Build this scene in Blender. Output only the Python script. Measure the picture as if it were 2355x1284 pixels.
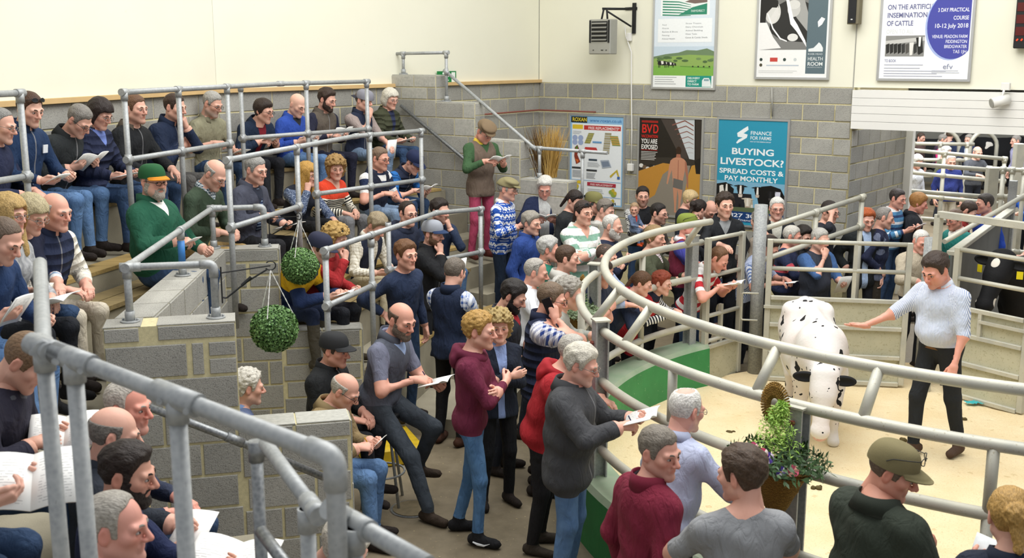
import bpy, bmesh, math, random
import numpy as np
from mathutils import Matrix, Vector
DEBUG = False
random.seed(7); np.random.seed(7)
for o in list(bpy.data.objects): bpy.data.objects.remove(o)
SC = bpy.context.scene.collection
# ---------------------------------------------------------------- camera, light, exposure
F = 2550.0; PIT = math.radians(11.35); CZ = 3.55
cam = bpy.data.cameras.new('camera'); camo = bpy.data.objects.new('camera', cam); SC.objects.link(camo)
camo.location = (0, 0, CZ); camo.rotation_euler = (math.pi/2-PIT, 0, 0)
cam.sensor_width = 36; cam.lens = F/2355*36; cam.clip_start = .05; cam.clip_end = 200
cam.dof.use_dof = True; cam.dof.focus_distance = 10.0; cam.dof.aperture_fstop = 4.5
bpy.context.scene.camera = camo
W = bpy.data.worlds.new('world'); bpy.context.scene.world = W; W.use_nodes = True
bg = W.node_tree.nodes['Background']; bg.inputs[0].default_value = (.93, .96, 1.0, 1); bg.inputs[1].default_value = .47
def area(name, loc, rot, size, power, col=(1, 1, 1)):
    L = bpy.data.lights.new(name, 'AREA'); L.shape = 'RECTANGLE'; L.size, L.size_y = size; L.energy = power; L.color = col
    o = bpy.data.objects.new(name, L); SC.objects.link(o); o.location = loc; o.rotation_euler = rot; return o
area('roof_light', (1.5, 8.5, 8.2), (0, 0, 0), (7, 9), 820, (1, .985, .95))
area('roof_light', (7.5, 20.5, 7.5), (0, 0, 0), (9, 9), 1500, (1, 1, 1))
vs_ = bpy.context.scene.view_settings
vs_.view_transform = 'Standard'; vs_.look = 'None'; vs_.gamma = 1; vs_.use_curve_mapping = False; vs_.exposure = .38
cp, sp_ = math.cos(PIT), math.sin(PIT)
def ray(x, y):
    a = (x-1177.5)/F; b = -(y-642)/F; return (a, cp+b*sp_, -sp_+b*cp)
def at_z(x, y, z):
    d = ray(x, y); t = (z-CZ)/d[2]; return (d[0]*t, d[1]*t, z)
def at_Y(x, y, Y):
    d = ray(x, y); t = Y/d[1]; return (d[0]*t, Y, CZ+d[2]*t)
def at_line(x, y, p, ang):
    d = ray(x, y); u = (math.sin(math.radians(ang)), math.cos(math.radians(ang))); n = (u[1], -u[0])
    t = (n[0]*p[0]+n[1]*p[1])/(n[0]*d[0]+n[1]*d[1]); return (d[0]*t, d[1]*t, CZ+d[2]*t)
def proj(X, Y, Z):
    z = Z-CZ; dep = Y*cp-z*sp_; up = Y*sp_+z*cp; return (1177.5+F*X/dep, 642-F*up/dep, F/dep)
# ---------------------------------------------------------------- implicit-surface toolkit
def V(*a): return np.array(a, dtype=np.float64)
def unit(v):
    v = np.asarray(v, float); n = np.linalg.norm(v); return v/n if n > 1e-9 else v
def smin(a, b, k):
    if k <= 0: return np.minimum(a, b)
    h = np.maximum(k-np.abs(a-b), 0)/k
    return np.minimum(a, b)-h*h*k*.25
class Grid:
    def __init__(s, lo, hi, h):
        s.h = h; s.lo = np.asarray(lo, float)
        n = np.ceil((np.asarray(hi)-s.lo)/h).astype(int)+1
        s.n = n
        s.ax = [(s.lo[i]+np.arange(n[i])*h).astype(np.float32) for i in range(3)]
        s.f = np.full(n, .5, np.float32)
    def sub(s, lo, hi):
        sl = []; 
        for i in range(3):
            a = max(0, int((lo[i]-s.lo[i])/s.h)-1); b = min(s.n[i], int((hi[i]-s.lo[i])/s.h)+3)
            if b <= a: return None
            sl.append(slice(a, b))
        return tuple(sl)
    def co(s, sl):
        return (s.ax[0][sl[0]][:, None, None], s.ax[1][sl[1]][None, :, None], s.ax[2][sl[2]][None, None, :])
    def put(s, lo, hi, fn, k, mode='u'):
        m = k+2*s.h
        sl = s.sub(np.asarray(lo)-m, np.asarray(hi)+m)
        if sl is None: return
        d = fn(*s.co(sl))
        if mode == 'u': s.f[sl] = smin(s.f[sl], d, k)
        else: s.f[sl] = -smin(-s.f[sl], d, k)
    def cone(s, a, b, r1, r2, k=.02, mode='u'):
        a = np.asarray(a, float); b = np.asarray(b, float); r = max(r1, r2)
        s.put(np.minimum(a, b)-r, np.maximum(a, b)+r, lambda X, Y, Z: d_cone(X, Y, Z, a, b, r1, r2), k, mode)
    def ell(s, c, r, R=None, k=.02, mode='u'):
        c = np.asarray(c, float); r = np.asarray(r, float); m = r.max() if R is not None else r
        s.put(c-m, c+m, lambda X, Y, Z: d_ell(X, Y, Z, c, r, R), k, mode)
def d_cone(X, Y, Z, a, b, r1, r2):
    ab = b-a; L = float(ab@ab)+1e-12
    t = ((X-a[0])*ab[0]+(Y-a[1])*ab[1]+(Z-a[2])*ab[2])/L
    t = np.clip(t, 0, 1)
    dx = X-a[0]-t*ab[0]; dy = Y-a[1]-t*ab[1]; dz = Z-a[2]-t*ab[2]
    return np.sqrt(dx*dx+dy*dy+dz*dz)-(r1+t*(r2-r1))
def d_ell(X, Y, Z, c, r, R=None):
    x, y, z = X-c[0], Y-c[1], Z-c[2]
    if R is not None:
        x, y, z = (R[0][0]*x+R[0][1]*y+R[0][2]*z), (R[1][0]*x+R[1][1]*y+R[1][2]*z), (R[2][0]*x+R[2][1]*y+R[2][2]*z)
    k0 = np.sqrt((x/r[0])**2+(y/r[1])**2+(z/r[2])**2)
    k1 = np.sqrt((x/r[0]**2)**2+(y/r[1]**2)**2+(z/r[2]**2)**2)+1e-9
    return k0*(k0-1)/k1
def surfnet(g):
    f = g.f; ins = f < 0
    nx, ny, nz = f.shape
    acc = np.zeros((nx-1, ny-1, nz-1, 3), np.float32); cnt = np.zeros((nx-1, ny-1, nz-1), np.float32)
    quads = []
    edges = []
    for ax in range(3):
        s0 = [slice(None)]*3; s1 = [slice(None)]*3; s0[ax] = slice(0, -1); s1[ax] = slice(1, None)
        a = ins[tuple(s0)]; b = ins[tuple(s1)]
        I = np.argwhere(a != b)
        if not len(I): continue
        fa = f[tuple(s0)][tuple(I.T)]; fb = f[tuple(s1)][tuple(I.T)]
        P = I.astype(np.float32); P[:, ax] += fa/(fa-fb)
        o1, o2 = [(1, 2), (2, 0), (0, 1)][ax]
        ok = (I[:, o1] > 0) & (I[:, o2] > 0) & (I[:, o1] < f.shape[o1]-1) & (I[:, o2] < f.shape[o2]-1)
        I = I[ok]; P = P[ok]; pos = a[tuple(I.T)]
        cells = []
        for d1, d2 in ((0, 0), (1, 0), (1, 1), (0, 1)):
            C = I.copy(); C[:, o1] -= d1; C[:, o2] -= d2
            np.add.at(acc, tuple(C.T), P); np.add.at(cnt, tuple(C.T), 1)
            cells.append((C[:, 0]*(ny-1)+C[:, 1])*(nz-1)+C[:, 2])
        q = np.stack(cells, 1)
        q[~pos] = q[~pos][:, ::-1]
        quads.append(q)
    if not quads: return np.zeros((0, 3)), np.zeros((0, 4), int)
    Q = np.concatenate(quads)
    used, inv = np.unique(Q.ravel(), return_inverse=True)
    a = acc.reshape(-1, 3)[used]/cnt.reshape(-1)[used][:, None]
    return a.astype(np.float64)*g.h+g.lo, inv.reshape(-1, 4)[:, ::-1]
def fold_noise(X, Y, Z, seed, fr=1.0):
    p = seed*1.7
    return (np.sin(29*fr*X+13*fr*Z+p)*np.sin(23*fr*Z-9*fr*Y+p*2)+.6*np.sin(47*fr*Z+17*fr*X-21*fr*Y+p*3)*np.sin(39*fr*Y+11*fr*Z+p))
def rotx(d): a = math.radians(d); c, s = math.cos(a), math.sin(a); return np.array([[1, 0, 0], [0, c, -s], [0, s, c]])
def roty(d): a = math.radians(d); c, s = math.cos(a), math.sin(a); return np.array([[c, 0, s], [0, 1, 0], [-s, 0, c]])
def rotz(d): a = math.radians(d); c, s = math.cos(a), math.sin(a); return np.array([[c, -s, 0], [s, c, 0], [0, 0, 1]])

# ---------------------------------------------------------------- head, hands, hair templates (cached per level of detail)
_HEADS = {}
LODH = [.0044, .0072, .0094]
def cranium(X, Y, Z):
    return smin(d_ell(X, Y, Z, V(0, -.012, .036), V(.0765, .097, .087)), d_ell(X, Y, Z, V(0, .018, -.03), V(.063, .075, .084)), .03)
def head_tpl(kind, lod):
    key = (kind, lod)
    if key in _HEADS: return _HEADS[key]
    fem = kind == 'f'; kid = kind == 'k'; heavy = kind == 'h'
    g = Grid((-.105, -.13, -.185), (.105, .145, .14), LODH[lod])
    sl = tuple(slice(0, n) for n in g.n); g.f[:] = cranium(*g.co(sl))
    jw = .050 if fem else (.060 if heavy else .054)
    for s in (-1, 1):
        g.cone((s*jw, .0, -.055), (s*.014, .070, -.098), .022, .018, .025)
        g.ell((s*.043, .058, -.014), (.026, .026, .024), None, .02)
        if heavy: g.ell((s*.045, .045, -.06), (.028, .034, .036), None, .03)
        g.cone((s*.044, .078, .022), (s*.010, .091, .020), .0115 if fem else .0135, .0115, .014)
        g.ell((s*.031, .099, .003), (.0175, .013, .0115), None, .012, 's')
        g.ell((s*.0795, -.012, -.002), (.0095, .020, .033), rotz(s*-18), .008)
        g.ell((s*.089, -.009, .004), (.006, .011, .018), None, .006, 's')
    g.cone((0, .094, .012), (0, .118, -.026), .0085, .0125 if not fem else .0105, .010)
    for s in (-1, 1): g.ell((s*.0125, .103, -.031), (.0095, .012, .009), None, .008)
    g.ell((0, .080, -.099), (.024, .019, .019), None, .02)
    g.cone((-.019, .086, -.0555), (.019, .086, -.0555), .0075, .0075, .008)
    g.cone((-.016, .084, -.068), (.016, .084, -.068), .0085, .0085, .008)
    g.cone((-.024, .0985, -.0615), (.024, .0985, -.0615), .003, .003, .004, 's')
    nr = .046 if fem else (.062 if heavy else .055)
    g.cone((0, -.022, -.05), (0, -.040, -.19), nr, nr+.004, .03)
    v, q = surfnet(g)
    feat = np.zeros(len(v)); tint = np.zeros(len(v))
    lips = np.exp(-((v[:, 0]/.021)**2+((v[:, 2]+.062)/.011)**2)**2)*(v[:, 1] > .07)
    cheek = np.exp(-(((np.abs(v[:, 0])-.042)/.024)**2+((v[:, 2]+.022)/.026)**2))*(v[:, 1] > .03)
    nose = np.exp(-((v[:, 0]/.018)**2+((v[:, 2]+.025)/.02)**2))*(v[:, 1] > .095)
    ear = ((np.abs(v[:, 0]) > .078) & (v[:, 1] < .02)).astype(float)
    tint = np.clip(lips*1.0+cheek*.45+nose*.5+ear*.5, 0, 1)
    stub = np.clip(np.exp(-((v[:, 2]+.085)/.04)**2), 0, 1)*(v[:, 1] > -.02)*(v[:, 2] > -.125)
    shade = stub
    vs, qs, fe = [v], [q], [feat]
    ti = [tint]; sh = [shade]
    n = len(v)
    def island(vv, qq, fval):
        nonlocal n
        vs.append(vv); qs.append(qq+n); fe.append(np.full(len(vv), fval)); ti.append(np.zeros(len(vv))); sh.append(np.zeros(len(vv))); n += len(vv)
    def ball(c, r, nu, nvv, sq=(1, 1, 1)):
        P = []; 
        for i in range(nvv+1):
            th = math.pi*i/nvv
            for j in range(nu):
                ph = 2*math.pi*j/nu
                P.append((c[0]+r*sq[0]*math.sin(th)*math.cos(ph), c[1]+r*sq[1]*math.cos(th), c[2]+r*sq[2]*math.sin(th)*math.sin(ph)))
        Q = [(i*nu+j, i*nu+(j+1) % nu, (i+1)*nu+(j+1) % nu, (i+1)*nu+j) for i in range(nvv) for j in range(nu)]
        return np.array(P), np.array(Q)
    for s in (-1, 1):
        island(*ball((s*.031, .0812, .003), .0118, 8, 5, (1.25, 1, .52)), 1)
        island(*ball((s*.030, .0910, .003), .0060, 8, 4, (1, .6, .9)), 2)
        # brow strip
        P = []; Q = []
        for i in range(5):
            t = i/4; x = s*(.013+.036*t); z = .0235+.007*math.sin(math.pi*min(1, t*1.1))*1.0-.003*t; y = .1045-.016*t*t-.003*t
            w = .0042 if not fem else .003
            P += [(x, y-.006, z+w), (x, y, z), (x, y-.004, z-w)]
        for i in range(4):
            for j in range(2): Q.append((i*3+j, i*3+j+1, i*3+4+j, i*3+3+j))
        P = np.array(P); Q = np.array(Q)
        island(P, Q if s < 0 else Q[:, ::-1], 3)
    r = (np.concatenate(vs), np.concatenate(qs), np.concatenate(fe), np.concatenate(ti), np.concatenate(sh))
    _HEADS[key] = r; return r

_HANDS = {}
def hand_tpl(pose, lod):
    key = (pose, lod)
    if key in _HANDS: return _HANDS[key]
    h = [.0050, .0068, .0088][lod]
    g = Grid((-.095, -.05, -.10), (.07, .21, .05), h)
    fl = {'open': (4, 6, 5), 'relax': (28, 32, 22), 'hold': (40, 48, 25), 'fist': (72, 88, 50), 'pen': (48, 52, 28)}[pose]
    kn = [(-.029, .088, 0, .041, .9), (-.008, .093, .002, .045, 1.), (.013, .089, 0, .042, .95), (.032, .079, -.005, .033, .8)]
    g.cone((0, -.04, 0), (0, .01, 0), .027, .027, .02)
    for x, y, z, L, rs in kn:
        g.cone((x*.45, .005, 0), (x, y, z), .020, .0135, .014)
        a = V(x, y, z); ang = 0; sp_ = x*3.2
        for j, (fr, fx) in enumerate(zip((1, .66, .52), fl)):
            ang += fx*(1 if rs != .9 or pose != 'pen' else .6)
            d = V(math.sin(math.radians(sp_*2.2))*math.cos(math.radians(ang)), math.cos(math.radians(ang)), -math.sin(math.radians(ang)))
            b = a+d*L*fr
            g.cone(a, b, .0098*rs+.0008, .0088*rs, .003 if j == 0 else .002); a = b
    if pose == 'fist': th = [V(-.022, .018, -.012), V(-.046, .048, -.026), V(-.036, .075, -.045), V(-.012, .088, -.05)]
    elif pose == 'open': th = [V(-.020, .012, -.006), V(-.050, .040, -.012), V(-.072, .072, -.014), V(-.083, .098, -.014)]
    elif pose == 'relax': th = [V(-.020, .012, -.008), V(-.046, .042, -.022), V(-.058, .074, -.030), V(-.058, .100, -.036)]
    else: th = [V(-.020, .012, -.008), V(-.046, .044, -.018), V(-.050, .078, -.016), V(-.040, .104, -.022)]
    for a, b, r1, r2 in zip(th[:-1], th[1:], (.017, .0125, .011), (.013, .0115, .0095)): g.cone(a, b, r1, r2, .006)
    r = surfnet(g); _HANDS[key] = r; return r

def lobes(X, Y, Z, fr, amp, seed):
    return amp*(np.sin(fr*X+seed)*np.sin(fr*.9*Y+seed*2.1)*np.sin(fr*1.1*Z+seed*.7)+.5*np.sin(fr*2.1*X+fr*.7*Z+seed*3)*np.sin(fr*1.9*Z-fr*.6*Y+seed))
_HAIR = {}
def hair_tpl(style, lod):
    key = (style, lod)
    if key in _HAIR: return _HAIR[key]
    h = [.0050, .0072, .0096][lod]
    big = style in ('long', 'bob', 'pony', 'bun', 'curly', 'bigcurl')
    g = Grid((-.14, -.19 if big else -.135, -.36 if style == 'long' else -.2), (.14, .135, .175), h)
    sl = tuple(slice(0, n) for n in g.n); X, Y, Z = g.co(sl)
    c = cranium(X, Y, Z)
    AX = np.abs(X)
    # hairline height as a function of depth (front is +Y)
    def line(*pts): ys, zs = zip(*pts); return np.interp(Y, ys, zs).astype(np.float32)
    base = [(-.11, -.075), (-.045, -.065), (-.03, -.02), (-.02, .030), (.004, .030), (.010, -.012), (.030, -.008), (.044, .044), (.062, .070), (.085, .080), (.12, .086)]
    t = .010+.008*np.clip((Z-.03)/.07, 0, 1)
    if style == 'buzz': t = .004+.003*np.clip((Z-.03)/.07, 0, 1); L = line(*base)
    elif style == 'short': L = line(*base); t = t+lobes(X, Y, Z, 70, .003, 1)
    elif style == 'thick': L = line(*base); t = .014+.016*np.clip((Z-.0)/.08, 0, 1)+lobes(X, Y, Z, 60, .006, 2)
    elif style == 'quiff': L = line(*base); t = .006+.030*np.clip((Z-.03)/.07, 0, 1)*np.clip(.6+Y*4, .3, 1)+lobes(X, Y, Z, 75, .005, 3)
    elif style in ('thin', 'crown'): L = line(*base[:7], (.02, .02), (.030, .060), (.045, .085), (.075, .095), (.12, .1)); t = .007+.007*np.clip((Z-.03)/.07, 0, 1)+lobes(X, Y, Z, 80, .002, 1)
    elif style == 'recede': L = line(*base[:7], (.02, .03), (.028, .075), (.048, .105), (.12, .12)); t = .008+.006*np.clip((Z-.03)/.07, 0, 1)+lobes(X, Y, Z, 80, .002, 4)
    elif style == 'ring': L = line(*base[:6], (.018, -.012), (.030, .035), (.04, .2), (.12, .2)); t = .0075+lobes(X, Y, Z, 80, .002, 5)
    elif style == 'crop': L = line(*base[:6], (.018, -.010), (.028, .035), (.036, .07), (.12, .12)); t = .0035+0*X
    elif style == 'curly': L = line(*base); t = .019+.010*np.clip((Z-.0)/.08, 0, 1)+lobes(X, Y, Z, 105, .011, 6)
    elif style == 'bigcurl': L = line((-.13, -.11), (-.02, -.10), (.012, -.095), (.03, -.03), (.045, .035), (.085, .062), (.12, .07)); t = .034+.006*np.clip(Z/.08, 0, 1)+lobes(X, Y, Z, 80, .014, 7)
    elif style in ('bob', 'long'): L = line((-.13, -.105), (-.02, -.10), (.015, -.092), (.03, -.03), (.045, .03), (.085, .058), (.12, .066)); t = .020+.004*np.clip(Z/.08, 0, 1)+lobes(X, Y, Z*.35, 85, .0045, 8)
    elif style in ('pony', 'bun'): L = line(*base[:3], (-.02, -.01), (.02, -.005), (.03, .0), (.042, .040), (.062, .062), (.085, .070), (.12, .075)); t = .012+lobes(X, Y, Z*.5, 90, .003, 9)
    elif style == 'mid': L = line((-.11, -.09), (-.02, -.085), (.0, -.05), (.012, -.02), (.03, -.006), (.042, .040), (.085, .066), (.12, .07)); t = .017+.008*np.clip(Z/.08, 0, 1)+lobes(X, Y, Z*.5, 75, .005, 10)
    if style not in ('bob', 'long', 'bigcurl', 'buzz', 'crop'): t = (t*(.62 if style in ('short', 'recede', 'thin', 'ring', 'crown', 'pony') else .78))*np.clip(.25+(Z-L)/.045, .25, 1)+.0012
    d = c-t
    if style == 'long':
        for s in (-1, 1):
            d = smin(d, d_cone(X, Y, Z, V(s*.07, -.01, -.02), V(s*.085, .035, -.25), .036, .034)+lobes(X, Y, Z*.3, 90, .004, 3), .03)
        d = smin(d, d_cone(X, Y, Z, V(0, -.07, -.02), V(0, -.085, -.28), .07, .06)+lobes(X, Y, Z*.3, 90, .004, 3), .03)
        L = np.where(AX > .052, -1, L); L = np.where(Y < -.03, -1, L)
    if style == 'bob': 
        d = smin(d, d_ell(X, Y, Z, V(0, -.035, -.03), V(.104, .10, .088)), .02); L = np.maximum(L, -.105)
    if style == 'pony':
        d = smin(d, d_cone(X, Y, Z, V(0, -.105, .02), V(.01, -.15, -.15), .026, .016), .012); L = np.where(Y < -.08, -1, L)
    if style == 'bun':
        d = smin(d, d_ell(X, Y, Z, V(0, -.12, .035), V(.05, .045, .05))+lobes(X, Y, Z, 90, .006, 3), .012)
        d = smin(d, d_cone(X, Y, Z, V(0, -.115, .02), V(.01, -.135, -.1), .035, .02)+lobes(X, Y, Z, 90, .004, 3), .012); L = np.where(Y < -.08, -1, L)
    L = L+.007*np.sin(90*X+40*Z+1)*np.sin(70*Y+2)
    d = np.maximum(d, (L-Z)*.8)
    d = np.maximum(d, -(c+.006))           # hollow inside the skull
    if style == 'crown': d = np.maximum(d, -d_ell(X, Y, Z, V(0, -.035, .125), V(.052, .062, .05)))
    if style == 'ring': d = np.maximum(d, (Z-.062-.15*np.clip(-Y-.02, 0, .1)*0))
    g.f[:] = d
    r = surfnet(g); _HAIR[key] = r; return r
def beard_tpl(style, lod):
    key = ('beard'+style, lod)
    if key in _HAIR: return _HAIR[key]
    h = [.0050, .0072, .0096][lod]
    g = Grid((-.1, -.03, -.17), (.1, .14, .03), h)
    sl = tuple(slice(0, n) for n in g.n); X, Y, Z = g.co(sl); AX = np.abs(X)
    c = cranium(X, Y, Z)
    for s in (-1, 1): c = smin(c, d_cone(X, Y, Z, V(s*.054, 0, -.055), V(s*.014, .07, -.098), .022, .018), .025)
    c = smin(c, d_ell(X, Y, Z, V(0, .08, -.099), V(.024, .019, .019)), .02)
    t = {'full': .012, 'trim': .0050, 'goat': .010}[style]+lobes(X, Y, Z, 90, .002, 2)
    d = c-t
    up = np.interp(AX, [0, .022, .03, .05, .07], [-.040, -.040, -.055, -.035, -.0]).astype(np.float32)+0*Y
    d = np.maximum(d, Z-up)
    mouth = d_ell(X, Y, Z, V(0, .095, -.062), V(.024, .04, .0085)); d = np.maximum(d, -mouth)
    d = np.maximum(d, -(Y-(.045 if style == 'goat' else .004))); d = np.maximum(d, -(c+.008)); d = np.maximum(d, -.135-Z)
    g.f[:] = d; r = surfnet(g); _HAIR[key] = r; return r

# ---------------------------------------------------------------- mesh helpers
def np_mesh(name, v, q, smooth=True):
    me = bpy.data.meshes.new(name); v = np.asarray(v, np.float32); q = np.asarray(q, np.int32)
    n, k = q.shape
    me.vertices.add(len(v)); me.vertices.foreach_set('co', v.ravel())
    me.loops.add(n*k); me.loops.foreach_set('vertex_index', q.ravel())
    me.polygons.add(n); me.polygons.foreach_set('loop_start', np.arange(0, n*k, k, dtype=np.int32))
    try: me.polygons.foreach_set('loop_total', np.full(n, k, np.int32))
    except Exception: pass
    me.update(calc_edges=True)
    if smooth: me.polygons.foreach_set('use_smooth', np.ones(n, bool))
    return me
def add_attr(me, name, arr):
    arr = np.asarray(arr, np.float32)
    if arr.ndim == 1: a = me.attributes.new(name, 'FLOAT', 'POINT'); a.data.foreach_set('value', arr)
    else: a = me.attributes.new(name, 'FLOAT_VECTOR', 'POINT'); a.data.foreach_set('vector', arr.ravel())

# ---------------------------------------------------------------- cloth / skin / hair materials
def hexc(h):
    h = h.lstrip('#'); c = [int(h[i:i+2], 16)/255 for i in (0, 2, 4)]
    return tuple(((x+.055)/1.055)**2.4 if x > .04045 else x/12.92 for x in c)+(1,)
class NT:
    def __init__(s, name):
        s.m = bpy.data.materials.new(name); s.m.use_nodes = True; s.t = s.m.node_tree
        s.b = s.t.nodes['Principled BSDF']
    def n(s, ty, **kw):
        o = s.t.nodes.new(ty)
        for k, v in kw.items(): setattr(o, k, v)
        return o
    def l(s, a, b): s.t.links.new(a, b)
    def math(s, op, a, b=None, c=None, clamp=False):
        o = s.n('ShaderNodeMath', operation=op, use_clamp=clamp)
        for i, x in enumerate((a, b, c)):
            if x is None: continue
            if isinstance(x, (int, float)): o.inputs[i].default_value = x
            else: s.l(x, o.inputs[i])
        return o.outputs[0]
    def mix(s, fac, a, b, blend='MIX'):
        o = s.n('ShaderNodeMix', data_type='RGBA', blend_type=blend)
        for i, x in ((0, fac), (6, a), (7, b)):
            if isinstance(x, (int, float)): o.inputs[i].default_value = x
            elif isinstance(x, tuple): o.inputs[i].default_value = x
            else: s.l(x, o.inputs[i])
        return o.outputs[2]
    def attr(s, name): return s.n('ShaderNodeAttribute', attribute_name=name)
    def noise(s, scale, detail=3, vec=None, rough=.5):
        o = s.n('ShaderNodeTexNoise'); o.inputs['Scale'].default_value = scale; o.inputs['Detail'].default_value = detail; o.inputs['Roughness'].default_value = rough
        if vec is not None: s.l(vec, o.inputs['Vector'])
        return o.outputs['Fac']
    def bump(s, h, strength=.3, dist=.01):
        o = s.n('ShaderNodeBump'); o.inputs['Strength'].default_value = strength; o.inputs['Distance'].default_value = dist
        s.l(h, o.inputs['Height']); s.l(o.outputs[0], s.b.inputs['Normal'])
    def out(s, col, rough=.6, metal=0, spec=.5):
        if isinstance(col, tuple): s.b.inputs['Base Color'].default_value = col
        else: s.l(col, s.b.inputs['Base Color'])
        if isinstance(rough, (int, float)): s.b.inputs['Roughness'].default_value = rough
        else: s.l(rough, s.b.inputs['Roughness'])
        s.b.inputs['Metallic'].default_value = metal
        s.b.inputs['Specular IOR Level'].default_value = spec
        return s.m
def pattern(N, pc, spec):
    """spec: '#hex' or (kind, cols..., size)"""
    if isinstance(spec, str): return hexc(spec)
    kind = spec[0]; sx = N.n('ShaderNodeSeparateXYZ'); N.l(pc, sx.inputs[0]); x, y, z = sx.outputs
    def band(c, per, duty, off=0.0):
        m = N.math('FRACT', N.math('ADD', N.math('DIVIDE', c, per), 50+off)); return N.math('LESS_THAN', m, duty)
    if kind == 'stripe':   # horizontal: base, stripe, period, duty
        return N.mix(band(z, spec[3], spec[4]), hexc(spec[1]), hexc(spec[2]))
    if kind == 'stripe3':
        c = N.mix(band(z, spec[4], .22), hexc(spec[1]), hexc(spec[2])); return N.mix(band(z, spec[4], .2, .45), c, hexc(spec[3]))
    if kind == 'vstripe':
        return N.mix(band(N.math('ADD', x, N.math('MULTIPLY', y, .6)), spec[3], spec[4]), hexc(spec[1]), hexc(spec[2]))
    if kind == 'check':
        u = N.math('ADD', x, N.math('MULTIPLY', y, .7))
        a = band(z, spec[3], spec[4]); b = band(u, spec[3], spec[4])
        c = N.mix(N.math('MULTIPLY', N.math('ADD', a, b), .5), hexc(spec[1]), hexc(spec[2])); return c
    if kind == 'fair':
        base, wht = hexc(spec[1]), hexc(spec[2])
        u = N.math('ADD', x, N.math('MULTIPLY', y, .7))
        zz = N.math('MULTIPLY', N.math('SINE', N.math('MULTIPLY', u, 150)), .010)
        c = N.mix(band(N.math('ADD', z, zz), .085, .36), base, wht)
        dots = N.math('MULTIPLY', band(z, .085, .10, .30), band(u, .024, .5)); c = N.mix(dots, c, wht)
        dk = N.math('MULTIPLY', band(z, .085, .12, .85), band(u, .018, .45)); return N.mix(dk, c, hexc('#5a5a66'))
    if kind == 'chestband':   # base, band, z-level, half width
        return N.mix(N.math('LESS_THAN', N.math('ABSOLUTE', N.math('SUBTRACT', z, spec[3])), spec[4]), hexc(spec[1]), hexc(spec[2]))
    if kind == 'lower':       # upper colour, then stripes below z
        lowc = N.mix(band(z, spec[5], .5), hexc(spec[2]), hexc(spec[3])); return N.mix(N.math('LESS_THAN', z, spec[4]), hexc(spec[1]), lowc)
    if kind == 'speck':
        nz = N.noise(90, 2, pc); return N.mix(N.math('GREATER_THAN', nz, .55), hexc(spec[1]), hexc(spec[2]))
    if kind == 'argyle':
        u = N.math('ADD', x, N.math('MULTIPLY', y, .5))
        a = N.math('ABSOLUTE', N.math('SUBTRACT', N.math('FRACT', N.math('ADD', N.math('DIVIDE', u, .13), 50)), .5))
        b = N.math('ABSOLUTE', N.math('SUBTRACT', N.math('FRACT', N.math('ADD', N.math('DIVIDE', z, .16), 50)), .5))
        return N.mix(N.math('LESS_THAN', N.math('ADD', a, b), .26), hexc(spec[1]), hexc(spec[2]))
    if kind == 'denim':
        nz = N.noise(9, 3, pc); return N.mix(N.math('MULTIPLY', nz, 1.0), hexc(spec[1]), hexc(spec[2]))
    if kind == 'cable':
        w = N.math('SINE', N.math('ADD', N.math('MULTIPLY', x, 120), N.math('MULTIPLY', N.math('SINE', N.math('MULTIPLY', z, 110)), 1.2)))
        return N.mix(N.math('MULTIPLY_ADD', w, .3, .4), hexc(spec[1]), hexc(spec[2]))
    if kind == 'quilt':
        w = N.math('ABSOLUTE', N.math('SINE', N.math('MULTIPLY', z, spec[3]))); return N.mix(N.math('POWER', w, .35), hexc(spec[2]), hexc(spec[1]))
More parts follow.
